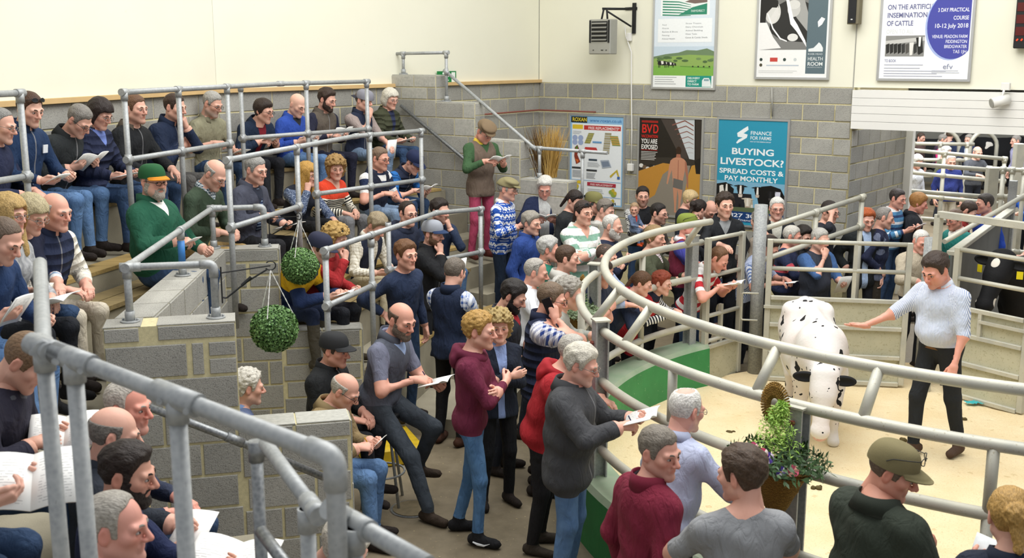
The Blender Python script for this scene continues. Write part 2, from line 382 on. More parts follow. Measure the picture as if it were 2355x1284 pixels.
def person_mat(sp, seed):
    N = NT('clothes_and_skin')
    z1 = N.n('ShaderNodeSeparateXYZ'); N.l(N.attr('zone').outputs['Vector'], z1.inputs[0])
    z2 = N.n('ShaderNodeSeparateXYZ'); N.l(N.attr('zone2').outputs['Vector'], z2.inputs[0])
    ft = N.n('ShaderNodeSeparateXYZ'); N.l(N.attr('feat').outputs['Vector'], ft.inputs[0])
    pc = N.attr('pc').outputs['Vector']
    gt = lambda s_, t=0.0: N.math('GREATER_THAN', s_, t)
    top = pattern(N, pc, sp['top'])
    if sp.get('vest'): top = N.mix(gt(z2.outputs[0]), top, pattern(N, pc, sp['vest']))
    if sp.get('inner'): top = N.mix(gt(z2.outputs[1]), top, pattern(N, pc, sp['inner']))
    if sp.get('col') and sp['col'][0] in ('stand', 'coat') and not sp.get('inner'):
        sxx = N.n('ShaderNodeSeparateXYZ'); N.l(pc, sxx.inputs[0])
        top = N.mix(N.math('MULTIPLY', N.math('MULTIPLY', N.math('LESS_THAN', N.math('ABSOLUTE', sxx.outputs[0]), .0055), gt(z2.outputs[2], .5)), .75), top, (.25, .25, .26, 1))
    leg = pattern(N, pc, sp.get('leg', '#20242e'))
    c = N.mix(gt(z1.outputs[1]), top, leg)
    c = N.mix(gt(z1.outputs[2]), c, hexc(sp.get('shoe', '#2a2320')))
    nz = N.noise(5.0, 4); nz2 = N.noise(420, 1)
    fa = N.math('MULTIPLY_ADD', nz, .42, .80)
    c2 = N.mix(1.0, c, (1, 1, 1, 1), 'MULTIPLY')
    vv = N.n('ShaderNodeHueSaturation'); N.l(c2, vv.inputs['Color']); N.l(fa, vv.inputs['Value'])
    c = vv.outputs[0]
    sk = hexc(sp.get('skin', '#c98f78')); lt = hexc('#ecc4b4'); sk = tuple(sk[i]*.68+lt[i]*.32 for i in range(3))+(1,); r_, g_, b_, _ = sk
    red = (min(1, r_*.98), g_*.58, b_*.55, 1)
    skin = N.mix(N.math('MULTIPLY', ft.outputs[1], .8), sk, red)
    skin = N.mix(N.math('MULTIPLY_ADD', N.noise(26, 3), .35, -.02), skin, (r_*.80, g_*.66, b_*.60, 1))
    hairc = hexc(sp.get('hc', '#4a3524'))
    st = sp.get('stub', .25)
    if st: skin = N.mix(N.math('MULTIPLY', ft.outputs[2], st), skin, tuple(hairc[i]*.55+sk[i]*.25 for i in range(3))+(1,))
    skin = N.mix(N.math('COMPARE', ft.outputs[0], 1.0, .3), skin, (.40, .34, .31, 1))
    skin = N.mix(N.math('COMPARE', ft.outputs[0], 2.0, .3), skin, (.02, .018, .016, 1))
    skin = N.mix(N.math('COMPARE', ft.outputs[0], 3.0, .3), skin, tuple(x*.7 for x in hairc[:3])+(1,))
    isk = gt(z1.outputs[0]); c = N.mix(isk, c, skin)
    rough = N.math('MULTIPLY_ADD', isk, -.36, .86)
    fold = N.n('ShaderNodeTexNoise'); fold.inputs['Scale'].default_value = 13; fold.inputs['Detail'].default_value = 4; fold.inputs['Distortion'].default_value = .8
    hgt = N.math('MULTIPLY', N.math('ADD', N.math('MULTIPLY', fold.outputs['Fac'], 1.0), N.math('MULTIPLY', nz2, .05)), N.math('MULTIPLY_ADD', isk, -.92, 1.0))
    if sp.get('puffer'):
        sz = N.n('ShaderNodeSeparateXYZ'); N.l(pc, sz.inputs[0])
        hgt = N.math('ADD', hgt, N.math('MULTIPLY', N.math('ABSOLUTE', N.math('SINE', N.math('MULTIPLY', sz.outputs[2], 48))), N.math('MULTIPLY', N.math('MULTIPLY_ADD', isk, -.9, .9), N.math('LESS_THAN', z1.outputs[1], 0.0))))
    N.bump(hgt, .75, .030)
    return N.out(c, rough, 0, .3)
_MC = {}
def hair_mat(hx):
    if ('h', hx) in _MC: return _MC[('h', hx)]
    N = NT('hair'); tc = N.n('ShaderNodeTexCoord').outputs['Object']
    mp = N.n('ShaderNodeMapping'); mp.inputs['Scale'].default_value = (1, .35, .45); N.l(tc, mp.inputs[0])
    nz = N.noise(190, 3, mp.outputs[0]); nb = N.noise(22, 3, tc)
    c = hexc(hx); d = tuple(x*.50 for x in c[:3])+(1,); e = tuple(min(1, x*1.22+.005) for x in c[:3])+(1,)
    col = N.mix(N.math('MULTIPLY_ADD', nz, 2.2, -.6, True), d, e); col = N.mix(N.math('MULTIPLY_ADD', nb, .6, -.1, True), col, c)
    N.bump(N.math('ADD', nz, N.math('MULTIPLY', nb, .5)), .7, .01)
    m = N.out(col, .55, 0, .35); _MC[('h', hx)] = m; return m
def cloth_mat(spec, rough=.85, bump=.3):
    k = ('c', spec, rough)
    if k in _MC: return _MC[k]
    N = NT('cloth'); tc = N.n('ShaderNodeTexCoord').outputs['Object']
    c = pattern(N, tc, spec); nz = N.noise(18, 4, tc)
    c = N.mix(N.math('MULTIPLY', nz, .35), c, (.02, .02, .02, 1)) if not isinstance(c, tuple) else N.mix(N.math('MULTIPLY', nz, .30), c, tuple(x*.5 for x in c[:3])+(1,))
    N.bump(N.math('ADD', N.noise(300, 2, tc), nz), bump, .004)
    m = N.out(c, rough, 0, .3); _MC[k] = m; return m
# ---------------------------------------------------------------- basic mesh helpers
def mk(name, v, f, mat=None, parent=None, label=None, cat=None, group=None, kind=None, smooth=False, loc=None):
    me = bpy.data.meshes.new(name); me.from_pydata([tuple(p) for p in v], [], [tuple(x) for x in f]); me.update()
    if smooth: me.polygons.foreach_set('use_smooth', [True]*len(me.polygons))
    return obj(name, me, mat, parent, label, cat, group, kind)
def obj(name, me, mat=None, parent=None, label=None, cat=None, group=None, kind=None):
    o = bpy.data.objects.new(name, me); SC.objects.link(o)
    if mat is not None and me is not None:
        if not me.materials: me.materials.append(mat)
        elif me.materials[0] != mat: o.material_slots[0].link = 'OBJECT'; o.material_slots[0].material = mat
    if parent is not None: o.parent = parent
    return tag(o, label, cat, group, kind)
def tag(o, label=None, cat=None, group=None, kind=None):
    for k, x in (('label', label), ('category', cat), ('group', group), ('kind', kind)):
        if x: o[k] = x
    return o
def empty(name, loc=(0, 0, 0), label=None, cat=None, group=None, kind=None):
    o = bpy.data.objects.new(name, None); SC.objects.link(o); o.location = loc; o.empty_display_size = .1
    bpy.context.view_layer.update() if False else None
    return tag(o, label, cat, group, kind)
def boxvf(lo, hi):
    x0, y0, z0 = lo; x1, y1, z1 = hi
    v = [(x0, y0, z0), (x1, y0, z0), (x1, y1, z0), (x0, y1, z0), (x0, y0, z1), (x1, y0, z1), (x1, y1, z1), (x0, y1, z1)]
    return v, [(3, 2, 1, 0), (4, 5, 6, 7), (0, 1, 5, 4), (1, 2, 6, 5), (2, 3, 7, 6), (3, 0, 4, 7)]
def obox(c, ax, ay, az, hx, hy, hz, bev=0.0):
    """oriented box: centre, unit axes, half sizes; optional chamfered edges"""
    c, ax, ay, az = map(lambda q: np.asarray(q, float), (c, ax, ay, az))
    if not bev:
        v = [c+ax*sx*hx+ay*sy*hy+az*sz*hz for sz in (-1, 1) for sy in (-1, 1) for sx in (-1, 1)]
        return v, [(0, 2, 3, 1), (4, 5, 7, 6), (0, 1, 5, 4), (2, 6, 7, 3), (0, 4, 6, 2), (1, 3, 7, 5)]
    bm = bmesh.new(); bmesh.ops.create_cube(bm, size=2)
    for q in bm.verts: q.co = Vector((q.co.x*hx, q.co.y*hy, q.co.z*hz))
    bmesh.ops.bevel(bm, geom=bm.edges[:], offset=bev, segments=1, affect='EDGES')
    bm.verts.ensure_lookup_table()
    v = [c+ax*q.co.x+ay*q.co.y+az*q.co.z for q in bm.verts]; f = [[q.index for q in fc.verts] for fc in bm.faces]
    bm.free(); return v, f
def prism(poly, z0, z1):
    n = len(poly); v = [(p[0], p[1], z0) for p in poly]+[(p[0], p[1], z1) for p in poly]
    a = sum(poly[i][0]*poly[(i+1) % n][1]-poly[(i+1) % n][0]*poly[i][1] for i in range(n))
    f = [tuple(range(n))[::-1], tuple(range(n, 2*n))]+[(i, (i+1) % n, n+(i+1) % n, n+i) for i in range(n)]
    return v, (f if a > 0 else [x[::-1] for x in f])
def ext(P, Q, a0, a1, b0, b1, z0, z1): pass
def tube(name, pts, r, mat, parent=None, n=12, caps=True, bend=None, **kw):
    P = [np.asarray(p, float) for p in pts]
    if bend:       # round the inner corners
        out = [P[0]]
        for i in range(1, len(P)-1):
            a, b, c = P[i-1], P[i], P[i+1]; da, dc = unit2(a-b), unit2(c-b); m = min(bend, np.linalg.norm(a-b)*.45, np.linalg.norm(c-b)*.45)
            s, e = b+da*m, b+dc*m
            for t in np.linspace(0, 1, 6): out.append((1-t)**2*s+2*t*(1-t)*b+t*t*e)
        P = out+[P[-1]]
    v = []; f = []; up = None
    for i, p in enumerate(P):
        t = unit2((P[i+1]-p if i < len(P)-1 else 0)+(p-P[i-1] if i else 0))
        if up is None:
            up = np.array((0, 0, 1.)) if abs(t[2]) < .9 else np.array((1., 0, 0))
        u = unit2(np.cross(t, up)); w = np.cross(u, t); up = w
        for j in range(n): an = 2*math.pi*j/n; v.append(p+(u*math.cos(an)+w*math.sin(an))*r)
    m = len(P)
    for i in range(m-1):
        for j in range(n): f.append((i*n+(j+1) % n, i*n+j, (i+1)*n+j, (i+1)*n+(j+1) % n))
    if caps: f.append(tuple(range(n))); f.append(tuple(range((m-1)*n, m*n))[::-1])
    return mk(name, v, f, mat, parent, smooth=False, **kw) if n < 8 else shade_auto(mk(name, v, f, mat, parent, **kw))
def unit2(v):
    v = np.asarray(v, float); n = np.linalg.norm(v); return v/n if n > 1e-9 else v
def shade_auto(o):
    me = o.data; fl = [len(p.vertices) == 4 for p in me.polygons]; me.polygons.foreach_set('use_smooth', fl); return o

# ---------------------------------------------------------------- surface materials
def m_block():
    N = NT('concrete_block'); tc = N.n('ShaderNodeTexCoord').outputs['Object']; oi = N.n('ShaderNodeObjectInfo').outputs['Random']
    n1 = N.noise(3.5, 4, tc); n2 = N.noise(150, 2, tc); n3 = N.noise(60, 3, tc)
    c = N.mix(oi, hexc('#999892'), hexc('#b3b1a9')); c = N.mix(N.math('MULTIPLY_ADD', n1, 1.4, -.45, True), c, hexc('#8b8a84'))
    c = N.mix(N.math('MULTIPLY', N.math('GREATER_THAN', n2, .60), .35), c, hexc('#b8b6ae')); c = N.mix(N.math('MULTIPLY', N.math('LESS_THAN', n2, .38), .45), c, hexc('#4d4d4b'))
    N.bump(N.math('ADD', n2, n3), .45, .006); return N.out(c, .92, 0, .2)
def m_simple(name, hx, rough=.7, metal=0, nscale=6, var=.15, bump=0, bscale=120, spec=.4):
    N = NT(name); tc = N.n('ShaderNodeTexCoord').outputs['Object']; c = hexc(hx)
    nz = N.noise(nscale, 4, tc); d = tuple(x*(1-var*1.6) for x in c[:3])+(1,); e = tuple(min(1, x*(1+var*.6)) for x in c[:3])+(1,)
    col = N.mix(nz, d, e)
    if bump: N.bump(N.noise(bscale, 3, tc), bump, .005)
    return N.out(col, rough, metal, spec)
def m_galv(name='galvanised_steel', a='#85898c', b='#abaeae', rough=.52, metal=.30):
    N = NT(name); tc = N.n('ShaderNodeTexCoord').outputs['Object']
    v = N.n('ShaderNodeTexVoronoi'); v.inputs['Scale'].default_value = 55; N.l(tc, v.inputs[0])
    n1 = N.noise(7, 5, tc); n2 = N.noise(40, 4, tc, .7)
    c = N.mix(N.math('MULTIPLY_ADD', n1, 1.5, -.3, True), hexc(a), hexc(b)); c = N.mix(N.math('MULTIPLY', v.outputs['Distance'], .35), c, hexc('#d2d3d0'))
    c = N.mix(N.math('MULTIPLY', N.math('GREATER_THAN', n2, .66), .45), c, hexc('#6d6e6c'))
    N.bump(n2, .12, .004); return N.out(c, N.math('MULTIPLY_ADD', n1, .25, rough-.12), metal, .5)
def m_ringrail(): 
    N = NT('weathered_rail'); tc = N.n('ShaderNodeTexCoord').outputs['Object']
    n1 = N.noise(5, 5, tc); n2 = N.noise(60, 4, tc, .7); n3 = N.noise(2.2, 3, tc)
    c = N.mix(N.math('MULTIPLY_ADD', n1, 1.5, -.3, True), hexc('#a5a6a0'), hexc('#c9c6b6')); c = N.mix(N.math('MULTIPLY', N.math('GREATER_THAN', n2, .64), .6), c, hexc('#8a7c5c'))
    c = N.mix(N.math('MULTIPLY_ADD', n3, .9, -.35, True), c, hexc('#d8d2b8'))
    N.bump(n2, .2, .004); return N.out(c, .55, .25, .45)
def m_cream():
    N = NT('cream_cladding'); g = N.n('ShaderNodeNewGeometry').outputs['Position']
    n1 = N.noise(.9, 4, g); n2 = N.noise(14, 5, g, .7)
    c = N.mix(N.math('MULTIPLY_ADD', n1, 1.2, -.3, True), hexc('#e9e7d4'), hexc('#f1efde')); c = N.mix(N.math('MULTIPLY', N.math('GREATER_THAN', n2, .70), .25), c, hexc('#d6d1b4'))
    return N.out(c, .75, 0, .3)
def m_floor():
    N = NT('concrete_floor'); g = N.n('ShaderNodeNewGeometry').outputs['Position']
    n1 = N.noise(1.3, 5, g); n2 = N.noise(9, 5, g, .65); n3 = N.noise(45, 3, g)
    c = N.mix(N.math('MULTIPLY_ADD', n1, 1.6, -.4, True), hexc('#6f6450'), hexc('#948871')); c = N.mix(N.math('MULTIPLY_ADD', n2, 1.5, -.6, True), c, hexc('#5d523f'))
    c = N.mix(N.math('MULTIPLY', N.math('GREATER_THAN', n3, .71), .8), c, hexc('#d9c48e')); N.bump(n3, .2, .004)
    return N.out(c, N.math('MULTIPLY_ADD', n1, .5, .3), 0, .5)
def m_sawdust():
    N = NT('sawdust'); g = N.n('ShaderNodeNewGeometry').outputs['Position']
    n1 = N.noise(2.5, 5, g); n2 = N.noise(70, 4, g, .7); n3 = N.noise(14, 5, g)
    c = N.mix(N.math('MULTIPLY_ADD', n1, 1.4, -.3, True), hexc('#e6cfa2'), hexc('#f3e4c0')); c = N.mix(N.math('MULTIPLY', N.math('GREATER_THAN', n2, .60), .4), c, hexc('#d8ac72'))
    c = N.mix(N.math('MULTIPLY', N.math('LESS_THAN', n3, .33), .5), c, hexc('#c9ae7c'))
    N.bump(N.math('ADD', n2, N.math('MULTIPLY', n3, 1.5)), .7, .02); return N.out(c, .95, 0, .1)
def m_green():
    N = NT('green_paint'); g = N.n('ShaderNodeNewGeometry').outputs['Position']
    n1 = N.noise(4, 5, g); n2 = N.noise(24, 5, g, .75); nz = N.n('ShaderNodeNewGeometry')
    up = N.n('ShaderNodeSeparateXYZ'); N.l(nz.outputs['Normal'], up.inputs[0])
    c = N.mix(n1, hexc('#2b7240'), hexc('#3d9455')); c = N.mix(N.math('MULTIPLY', N.math('GREATER_THAN', n2, .66), .6), c, hexc('#a9c29a'))
    worn = N.math('MULTIPLY', N.math('GREATER_THAN', up.outputs[2], .5), N.math('MULTIPLY_ADD', n1, .8, .35, True))
    c = N.mix(worn, c, hexc('#a3ab98')); N.bump(n2, .25, .005); return N.out(c, .6, 0, .4)
def m_wood(a='#8d7748', b='#b59a63'):
    N = NT('worn_timber'); g = N.n('ShaderNodeNewGeometry').outputs['Position']; mp = N.n('ShaderNodeMapping'); mp.inputs['Rotation'].default_value = (0, 0, math.radians(-60)); mp.inputs['Scale'].default_value = (1.5, 14, 14); N.l(g, mp.inputs[0])
    n1 = N.noise(3, 5, mp.outputs[0], .6); c = N.mix(N.math('MULTIPLY_ADD', n1, 2, -.5, True), hexc(a), hexc(b)); N.bump(n1, .3, .006); return N.out(c, .75, 0, .3)
def m_sheet():
    N = NT('dirty_sheet_steel'); g = N.n('ShaderNodeNewGeometry').outputs['Position']
    n1 = N.noise(3, 5, g); n2 = N.noise(34, 5, g, .75)
    c = N.mix(N.math('MULTIPLY_ADD', n1, 1.5, -.3, True), hexc('#a8a690'), hexc('#c8c4aa')); c = N.mix(N.math('MULTIPLY', N.math('GREATER_THAN', n2, .58), .5), c, hexc('#918a6c'))
    N.bump(n2, .2, .005); return N.out(c, .7, .1, .35)
M = {}
def setup_mats():
    M.update(block=m_block(), mortar=m_simple('yellow_mortar', '#dbd1a6', .95, 0, 40, .2, .3), galv=m_galv(), rail=m_ringrail(), cream=m_cream(), floor=m_floor(), saw=m_sawdust(), green=m_green(), wood=m_wood(), sheet=m_sheet(),
             conc=m_simple('rough_concrete', '#a39c88', .9, 0, 3, .35, .35), trim=m_simple('pine_trim', '#d8b680', .7, 0, 5, .15), white=m_simple('white_enamel', '#ecebe6', .45, 0, 2, .05), black=m_simple('black_plastic', '#1b1c1e', .5, 0, 8, .2),
             grey=m_simple('grey_enamel', '#a8a79f', .5, .2, 8, .1), alu=m_simple('aluminium_frame', '#c4c5c6', .35, .6, 6, .08), darkgalv=m_galv('dark_steel', '#54585c', '#7c8084', .42, .6), redpipe=m_simple('red_pipe', '#8a4a3c', .6, 0, 5, .2),
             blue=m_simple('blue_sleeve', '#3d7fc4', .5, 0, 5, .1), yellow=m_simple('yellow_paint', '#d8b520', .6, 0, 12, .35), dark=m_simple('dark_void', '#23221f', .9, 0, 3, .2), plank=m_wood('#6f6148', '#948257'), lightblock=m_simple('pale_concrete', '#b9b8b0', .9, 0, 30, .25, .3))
setup_mats()
_PAPER = []
def PAPER():
    if not _PAPER:
        N = NT('printed_paper'); tc = N.n('ShaderNodeTexCoord').outputs['Object']; s = N.n('ShaderNodeSeparateXYZ'); N.l(tc, s.inputs[0])
        ln = N.math('LESS_THAN', N.math('FRACT', N.math('ADD', N.math('MULTIPLY', s.outputs[1], 95), 50)), .32)
        nz = N.noise(60, 2, tc); tx = N.math('MULTIPLY', ln, N.math('GREATER_THAN', nz, .46))
        mar = N.math('LESS_THAN', N.math('ABSOLUTE', N.math('SUBTRACT', N.math('ABSOLUTE', s.outputs[0]), .074)), .052); mar2 = N.math('LESS_THAN', N.math('ABSOLUTE', s.outputs[1]), .085)
        c = N.mix(N.math('MULTIPLY', N.math('MULTIPLY', tx, N.math('MULTIPLY', mar, mar2)), .45), hexc('#f4f3ef'), hexc('#55555a')); _PAPER.append(N.out(c, .75, 0, .3))
    return _PAPER[0]
_COV = []
def COVER():
    if not _COV: _COV.append(m_simple('catalogue_cover', '#dfe3e4', .5, 0, 30, .2))
    return _COV[0]

# ---------------------------------------------------------------- plan of the hall
def plan_dir(a): a = math.radians(a); return np.array((math.sin(a), math.cos(a)))
def plan_nrm(a): a = math.radians(a); return np.array((math.cos(a), -math.sin(a)))
BW = at_Y(1255, 195, 17.7); ANG_BACK = -53.2
C0 = np.array(at_line(1240, 190, BW, ANG_BACK)[:2]); QD = np.array(at_line(1965, 204, BW, ANG_BACK)[:2])
ANG = {'A': 36.0, 'B': 13.5}
K0 = np.array(at_line(500, 212, tuple(C0), 36.0)[:2])
uA, uB = plan_dir(36), plan_dir(13.5); nA, nB = plan_nrm(36), plan_nrm(13.5)
def off_pt(off, facet, along):
    """plan point: distance from the wall, facet, distance along the facet from the kink (B negative)"""
    u, n = (uA, nA) if facet == 'A' else (uB, nB); return K0+n*off+u*along
def kink(off):
    # intersection of both offset lines
    a, b = K0+nA*off, K0+nB*off; Mx = np.array([[uA[0], -uB[0]], [uA[1], -uB[1]]]); t = np.linalg.solve(Mx, b-a); return a+uA*t[0]
DROW = {'D': (np.array((-1.42, 4.0)), -18.0), 'D2': (np.array((-2.10, 4.0)), -18.0)}
def row_hit(px, py, off, facet):
    if facet in DROW: p, a = DROW[facet]; p = p+plan_nrm(a)*off; return at_line(px, py, tuple(p), a)
    return at_line(px, py, tuple(K0+(nA if facet == 'A' else nB)*off), ANG[facet])
def on_row(px, off, facet, z):
    p = row_hit(px, 300, off, facet)
    for _ in range(6):      # same pixel column at the wanted height
        q = proj(p[0], p[1], z); p = row_hit(px+(px-q[0])*.0+(px-q[0]), 300, off, facet) if abs(px-q[0]) > .3 and _ == 0 else p
    lo, hi = px-400, px+400
    for _ in range(40):
        m = (lo+hi)/2; p = row_hit(m, 300, off, facet)
        if proj(p[0], p[1], z)[0] < px: lo = m
        else: hi = m
    return np.array((p[0], p[1], z))

# ---------------------------------------------------------------- floor and ring bedding
mk('floor', [(-12, -3, 0), (24, -3, 0), (24, 42, 0), (-12, 42, 0)], [(0, 1, 2, 3)], M['floor'], kind='structure')
RC = np.array((4.35, 8.7)); RR = 3.8
def saw():
    bm = bmesh.new(); n = 96; rings = 26; vs = []
    for i in range(rings+1):
        r = (RR-.02)*i/rings; row = []
        for j in range(n):
            a = 2*math.pi*j/n; x, y = RC[0]+r*math.cos(a), RC[1]+r*math.sin(a)
            z = .03+.012*(math.sin(5*x+1)*math.sin(4.3*y)+.6*math.sin(11*x+2*y)*math.sin(9*y+1))+(.02*(i/rings)**6)
            row.append(bm.verts.new((x, y, z)))
        vs.append(row)
    for i in range(rings):
        for j in range(n): bm.faces.new((vs[i][j], vs[i+1][j], vs[i+1][(j+1) % n], vs[i][(j+1) % n])) if i else (bm.faces.new((vs[0][j], vs[1][j], vs[1][(j+1) % n])))
    me = bpy.data.meshes.new('sawdust'); bm.to_mesh(me); bm.free(); me.polygons.foreach_set('use_smooth', [True]*len(me.polygons))
    obj('sawdust', me, M['saw'], kind='stuff', label='pale sawdust bedding spread over the sale ring floor')
saw()

# ---------------------------------------------------------------- block walls: every block a piece
_BM = {}
def block_mesh(w, h, d=.009, ch=.004):
    key = (round(w, 3), round(h, 3), d)
    if key not in _BM:
        v = [(0, 0, 0), (w, 0, 0), (w, 0, h), (0, 0, h)]; v += [(x, -d+ch, z) for x, _, z in v[:4]]; v += [(ch, -d, ch), (w-ch, -d, ch), (w-ch, -d, h-ch), (ch, -d, h-ch)]
        f = [(a, (a+1) % 4, 4+(a+1) % 4, 4+a) for a in range(4)]+[(4+a, 4+(a+1) % 4, 8+(a+1) % 4, 8+a) for a in range(4)]+[(8, 9, 10, 11)]
        me = bpy.data.meshes.new('block'); me.from_pydata(v, [], f); me.update(); me.materials.append(M['block']); _BM[key] = me
    return _BM[key]
def put_block(parent, origin, u, x, z, w, h, mat=None):
    """origin: plan start, u: plan direction of the face (room side is to the right of u turned down)"""
    o = bpy.data.objects.new('block', block_mesh(w, h)); SC.objects.link(o); o.parent = parent
    jit = random.uniform(-.0022, .0022)
    n = np.array((u[1], -u[0])); p = np.asarray(origin)+np.asarray(u)*x+n*jit
    o.matrix_local = Matrix(((u[0], -n[0], 0, p[0]), (u[1], -n[1], 0, p[1]), (0, 0, 1, z), (0, 0, 0, 1)))
    if mat: o.material_slots[0].link = 'OBJECT'; o.material_slots[0].material = mat
    return o
def block_face(parent, origin, u, x0, x1, z0, z1, course=.225, bw=.45, stagger=0., topfn=None, j=.018, seenfn=None):
    """running bond of blocks over a rectangle of a vertical face; topfn(x) gives the wall top for stepped walls"""
    nrow = int(math.ceil((z1-z0)/course-1e-6)); n = np.array((u[1], -u[0])); cnt = 0
    for r in range(nrow):
        zt = z1-r*course; zb = max(z0, zt-course)
        if zt-zb < .04: continue
        x = x0-((r % 2)*bw/2+stagger) % bw
        while x < x1-1e-6:
            a, b = max(x, x0), min(x+bw, x1); x += bw
            if b-a < .05: continue
            xm = (a+b)/2
            if topfn and topfn(xm) < zt-.02: continue
            p = np.asarray(origin)+np.asarray(u)*xm; q = proj(p[0], p[1], (zb+zt)/2)
            if not (-120 < q[0] < 2480 and -80 < q[1] < 1380): continue
            if seenfn and not seenfn(q, xm, zt): continue
            put_block(parent, origin, u, a+j/2, zb+j/2, b-a-j, zt-zb-j); cnt += 1
    return cnt
def wall_slab(name, a, b, z0, z1, th, mat, back=1, **kw):
    """vertical slab between plan points; thickness to the far side of the room"""
    a, b = np.asarray(a), np.asarray(b); u = unit2(b-a); n = np.array((u[1], -u[0])); t = -n*th*back
    return mk(name, *prism([a, b, b+t, a+t], z0, z1), mat, **kw)
ZB = 3.15
# left wall (two facets), its upper cladding and pine trim
BL = K0-uB*7.2
wl = wall_slab('wall_left', BL, K0, 0, ZB, .2, M['mortar'], kind='structure')
block_face(wl, BL, uB, 0, 7.2, 1.8, ZB)
wl2 = wall_slab('wall_left_far', K0, C0, 0, ZB, .2, M['mortar'], kind='structure'); LA = np.linalg.norm(C0-K0)
block_face(wl2, K0, uA, 0, LA, 1.35, ZB, stagger=.1)
for nm, a, b, u in (('wall_left_upper', BL, K0, uB), ('wall_left_far_upper', K0, C0, uA)):
    n = np.array((u[1], -u[0])); wall_slab(nm, a-n*.01, b-n*.01, ZB+.03, 7.2, .15, M['cream'], kind='structure')
for nm, a, b, u in (('trim_1', BL, K0, uB), ('trim_2', K0, C0, uA)):
    n = np.array((u[1], -u[0])); mk(nm, *prism([a+n*.055, b+n*.055, b-n*.05, a-n*.05], ZB, ZB+.045), M['trim'], kind='structure')
# back wall
uK = unit2(QD-C0); nK = np.array((uK[1], -uK[0])); LB = np.linalg.norm(QD-C0)
wb = wall_slab('wall_back', C0, QD, 0, ZB, .22, M['mortar'], kind='structure')
block_face(wb, C0, uK, 0, LB, 0.6, ZB, stagger=-.10)
XR = 9.0
wall_slab('wall_back_upper', C0-nK*.0, C0+uK*(LB+XR), ZB+.005, 7.2, .15, M['cream'], kind='structure')
# deep reveal of the doorway, its far frame and the shutter box over it
uR = plan_dir(36.8); RVL = 2.3
wr = mk('wall_reveal', *prism([QD, QD+uR*RVL, QD+uR*RVL-nK*-.0-uK*.25, QD-uK*.25], 0, 2.85), M['mortar'], kind='structure')
block_face(wr, QD, uR, 0, RVL, .4, 2.82)
DJ = QD+uR*RVL
wall_slab('wall_beyond', DJ-uK*1.2, DJ-uK*.02, 0, 3.2, .2, M['conc'], kind='structure')
mk('door_1', *prism([DJ+uK*.0+nK*.05, DJ+uK*.11+nK*.05, DJ+uK*.11-nK*.07, DJ-nK*.07], 0, 2.9), M['white'], kind='structure')
mk('trim_3', *prism([DJ-uK*.07+nK*.02, DJ+nK*.02, DJ-nK*.05, DJ-uK*.07-nK*.05], 0, 2.9), M['black'], kind='structure')
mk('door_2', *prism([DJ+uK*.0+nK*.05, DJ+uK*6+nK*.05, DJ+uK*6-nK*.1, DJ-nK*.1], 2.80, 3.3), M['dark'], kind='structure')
sb = empty('shutter_box', (QD[0], QD[1], 2.8), 'long white slatted roller shutter box above the doorway', 'shutter box')
for i in range(5):
    z0 = 2.62+i*.101; p = [QD+nK*.06, QD+uK*6+nK*.06, QD+uK*6+nK*.0, QD+nK*.0]; p = [q-QD for q in p]
    mk('slat', *prism(p, z0-2.8, z0+.097-2.8), M['white'], sb)
mk('back_panel', *prism([q-QD for q in (QD+nK*.03-uK*.0, QD+uK*6+nK*.03, QD+uK*6-nK*.18, QD-nK*.18)], -.17, .32), M['white'], sb)
# small services on the wall
def wallpt(px, py, out=.02): p = at_line(px, py, tuple(C0+nK*out), ANG_BACK); return np.array(p)
cab = empty('cable_trunking', tuple(wallpt(1452, 250)), 'thin white cable conduit running down the block wall to a socket', 'conduit')
pts = [wallpt(x, y, .05) for x, y in ((1437, 62), (1440, 85), (1452, 120), (1452, 200), (1453, 300), (1452, 378))]
rel = lambda P, r: [np.asarray(p)-np.asarray(r.location) for p in P]
tube('conduit', rel(pts, cab), .010, M['white'], cab, 8)
c = wallpt(1450, 385, .06); mk('socket', *obox(c-np.asarray(cab.location), (uK[0], uK[1], 0), (nK[0], nK[1], 0), (0, 0, 1), .045, .03, .055, .006), M['white'], cab)
rp = [np.array(at_line(1094+145*t, 265-12*t, tuple(C0+nA*.06), 36)) for t in (0, 1)]+[wallpt(1370, 258, .06)]
tube('red_pipe', rp, .012, M['redpipe'], None, 8, label='thin red-brown pipe running along the block wall corner', cat='pipe')
cd = [wallpt(1775, 200, .05), wallpt(1776, 268, .05)]; tube('conduit_stub', cd, .012, M['grey'], None, 8, label='grey vertical conduit above the turquoise poster', cat='conduit')
mk('wall_joint', *obox(wallpt(1968, 100, .004), (uK[0], uK[1], 0), (nK[0], nK[1], 0), (0, 0, 1), .006, .004, 1.0), M['grey'], kind='structure')

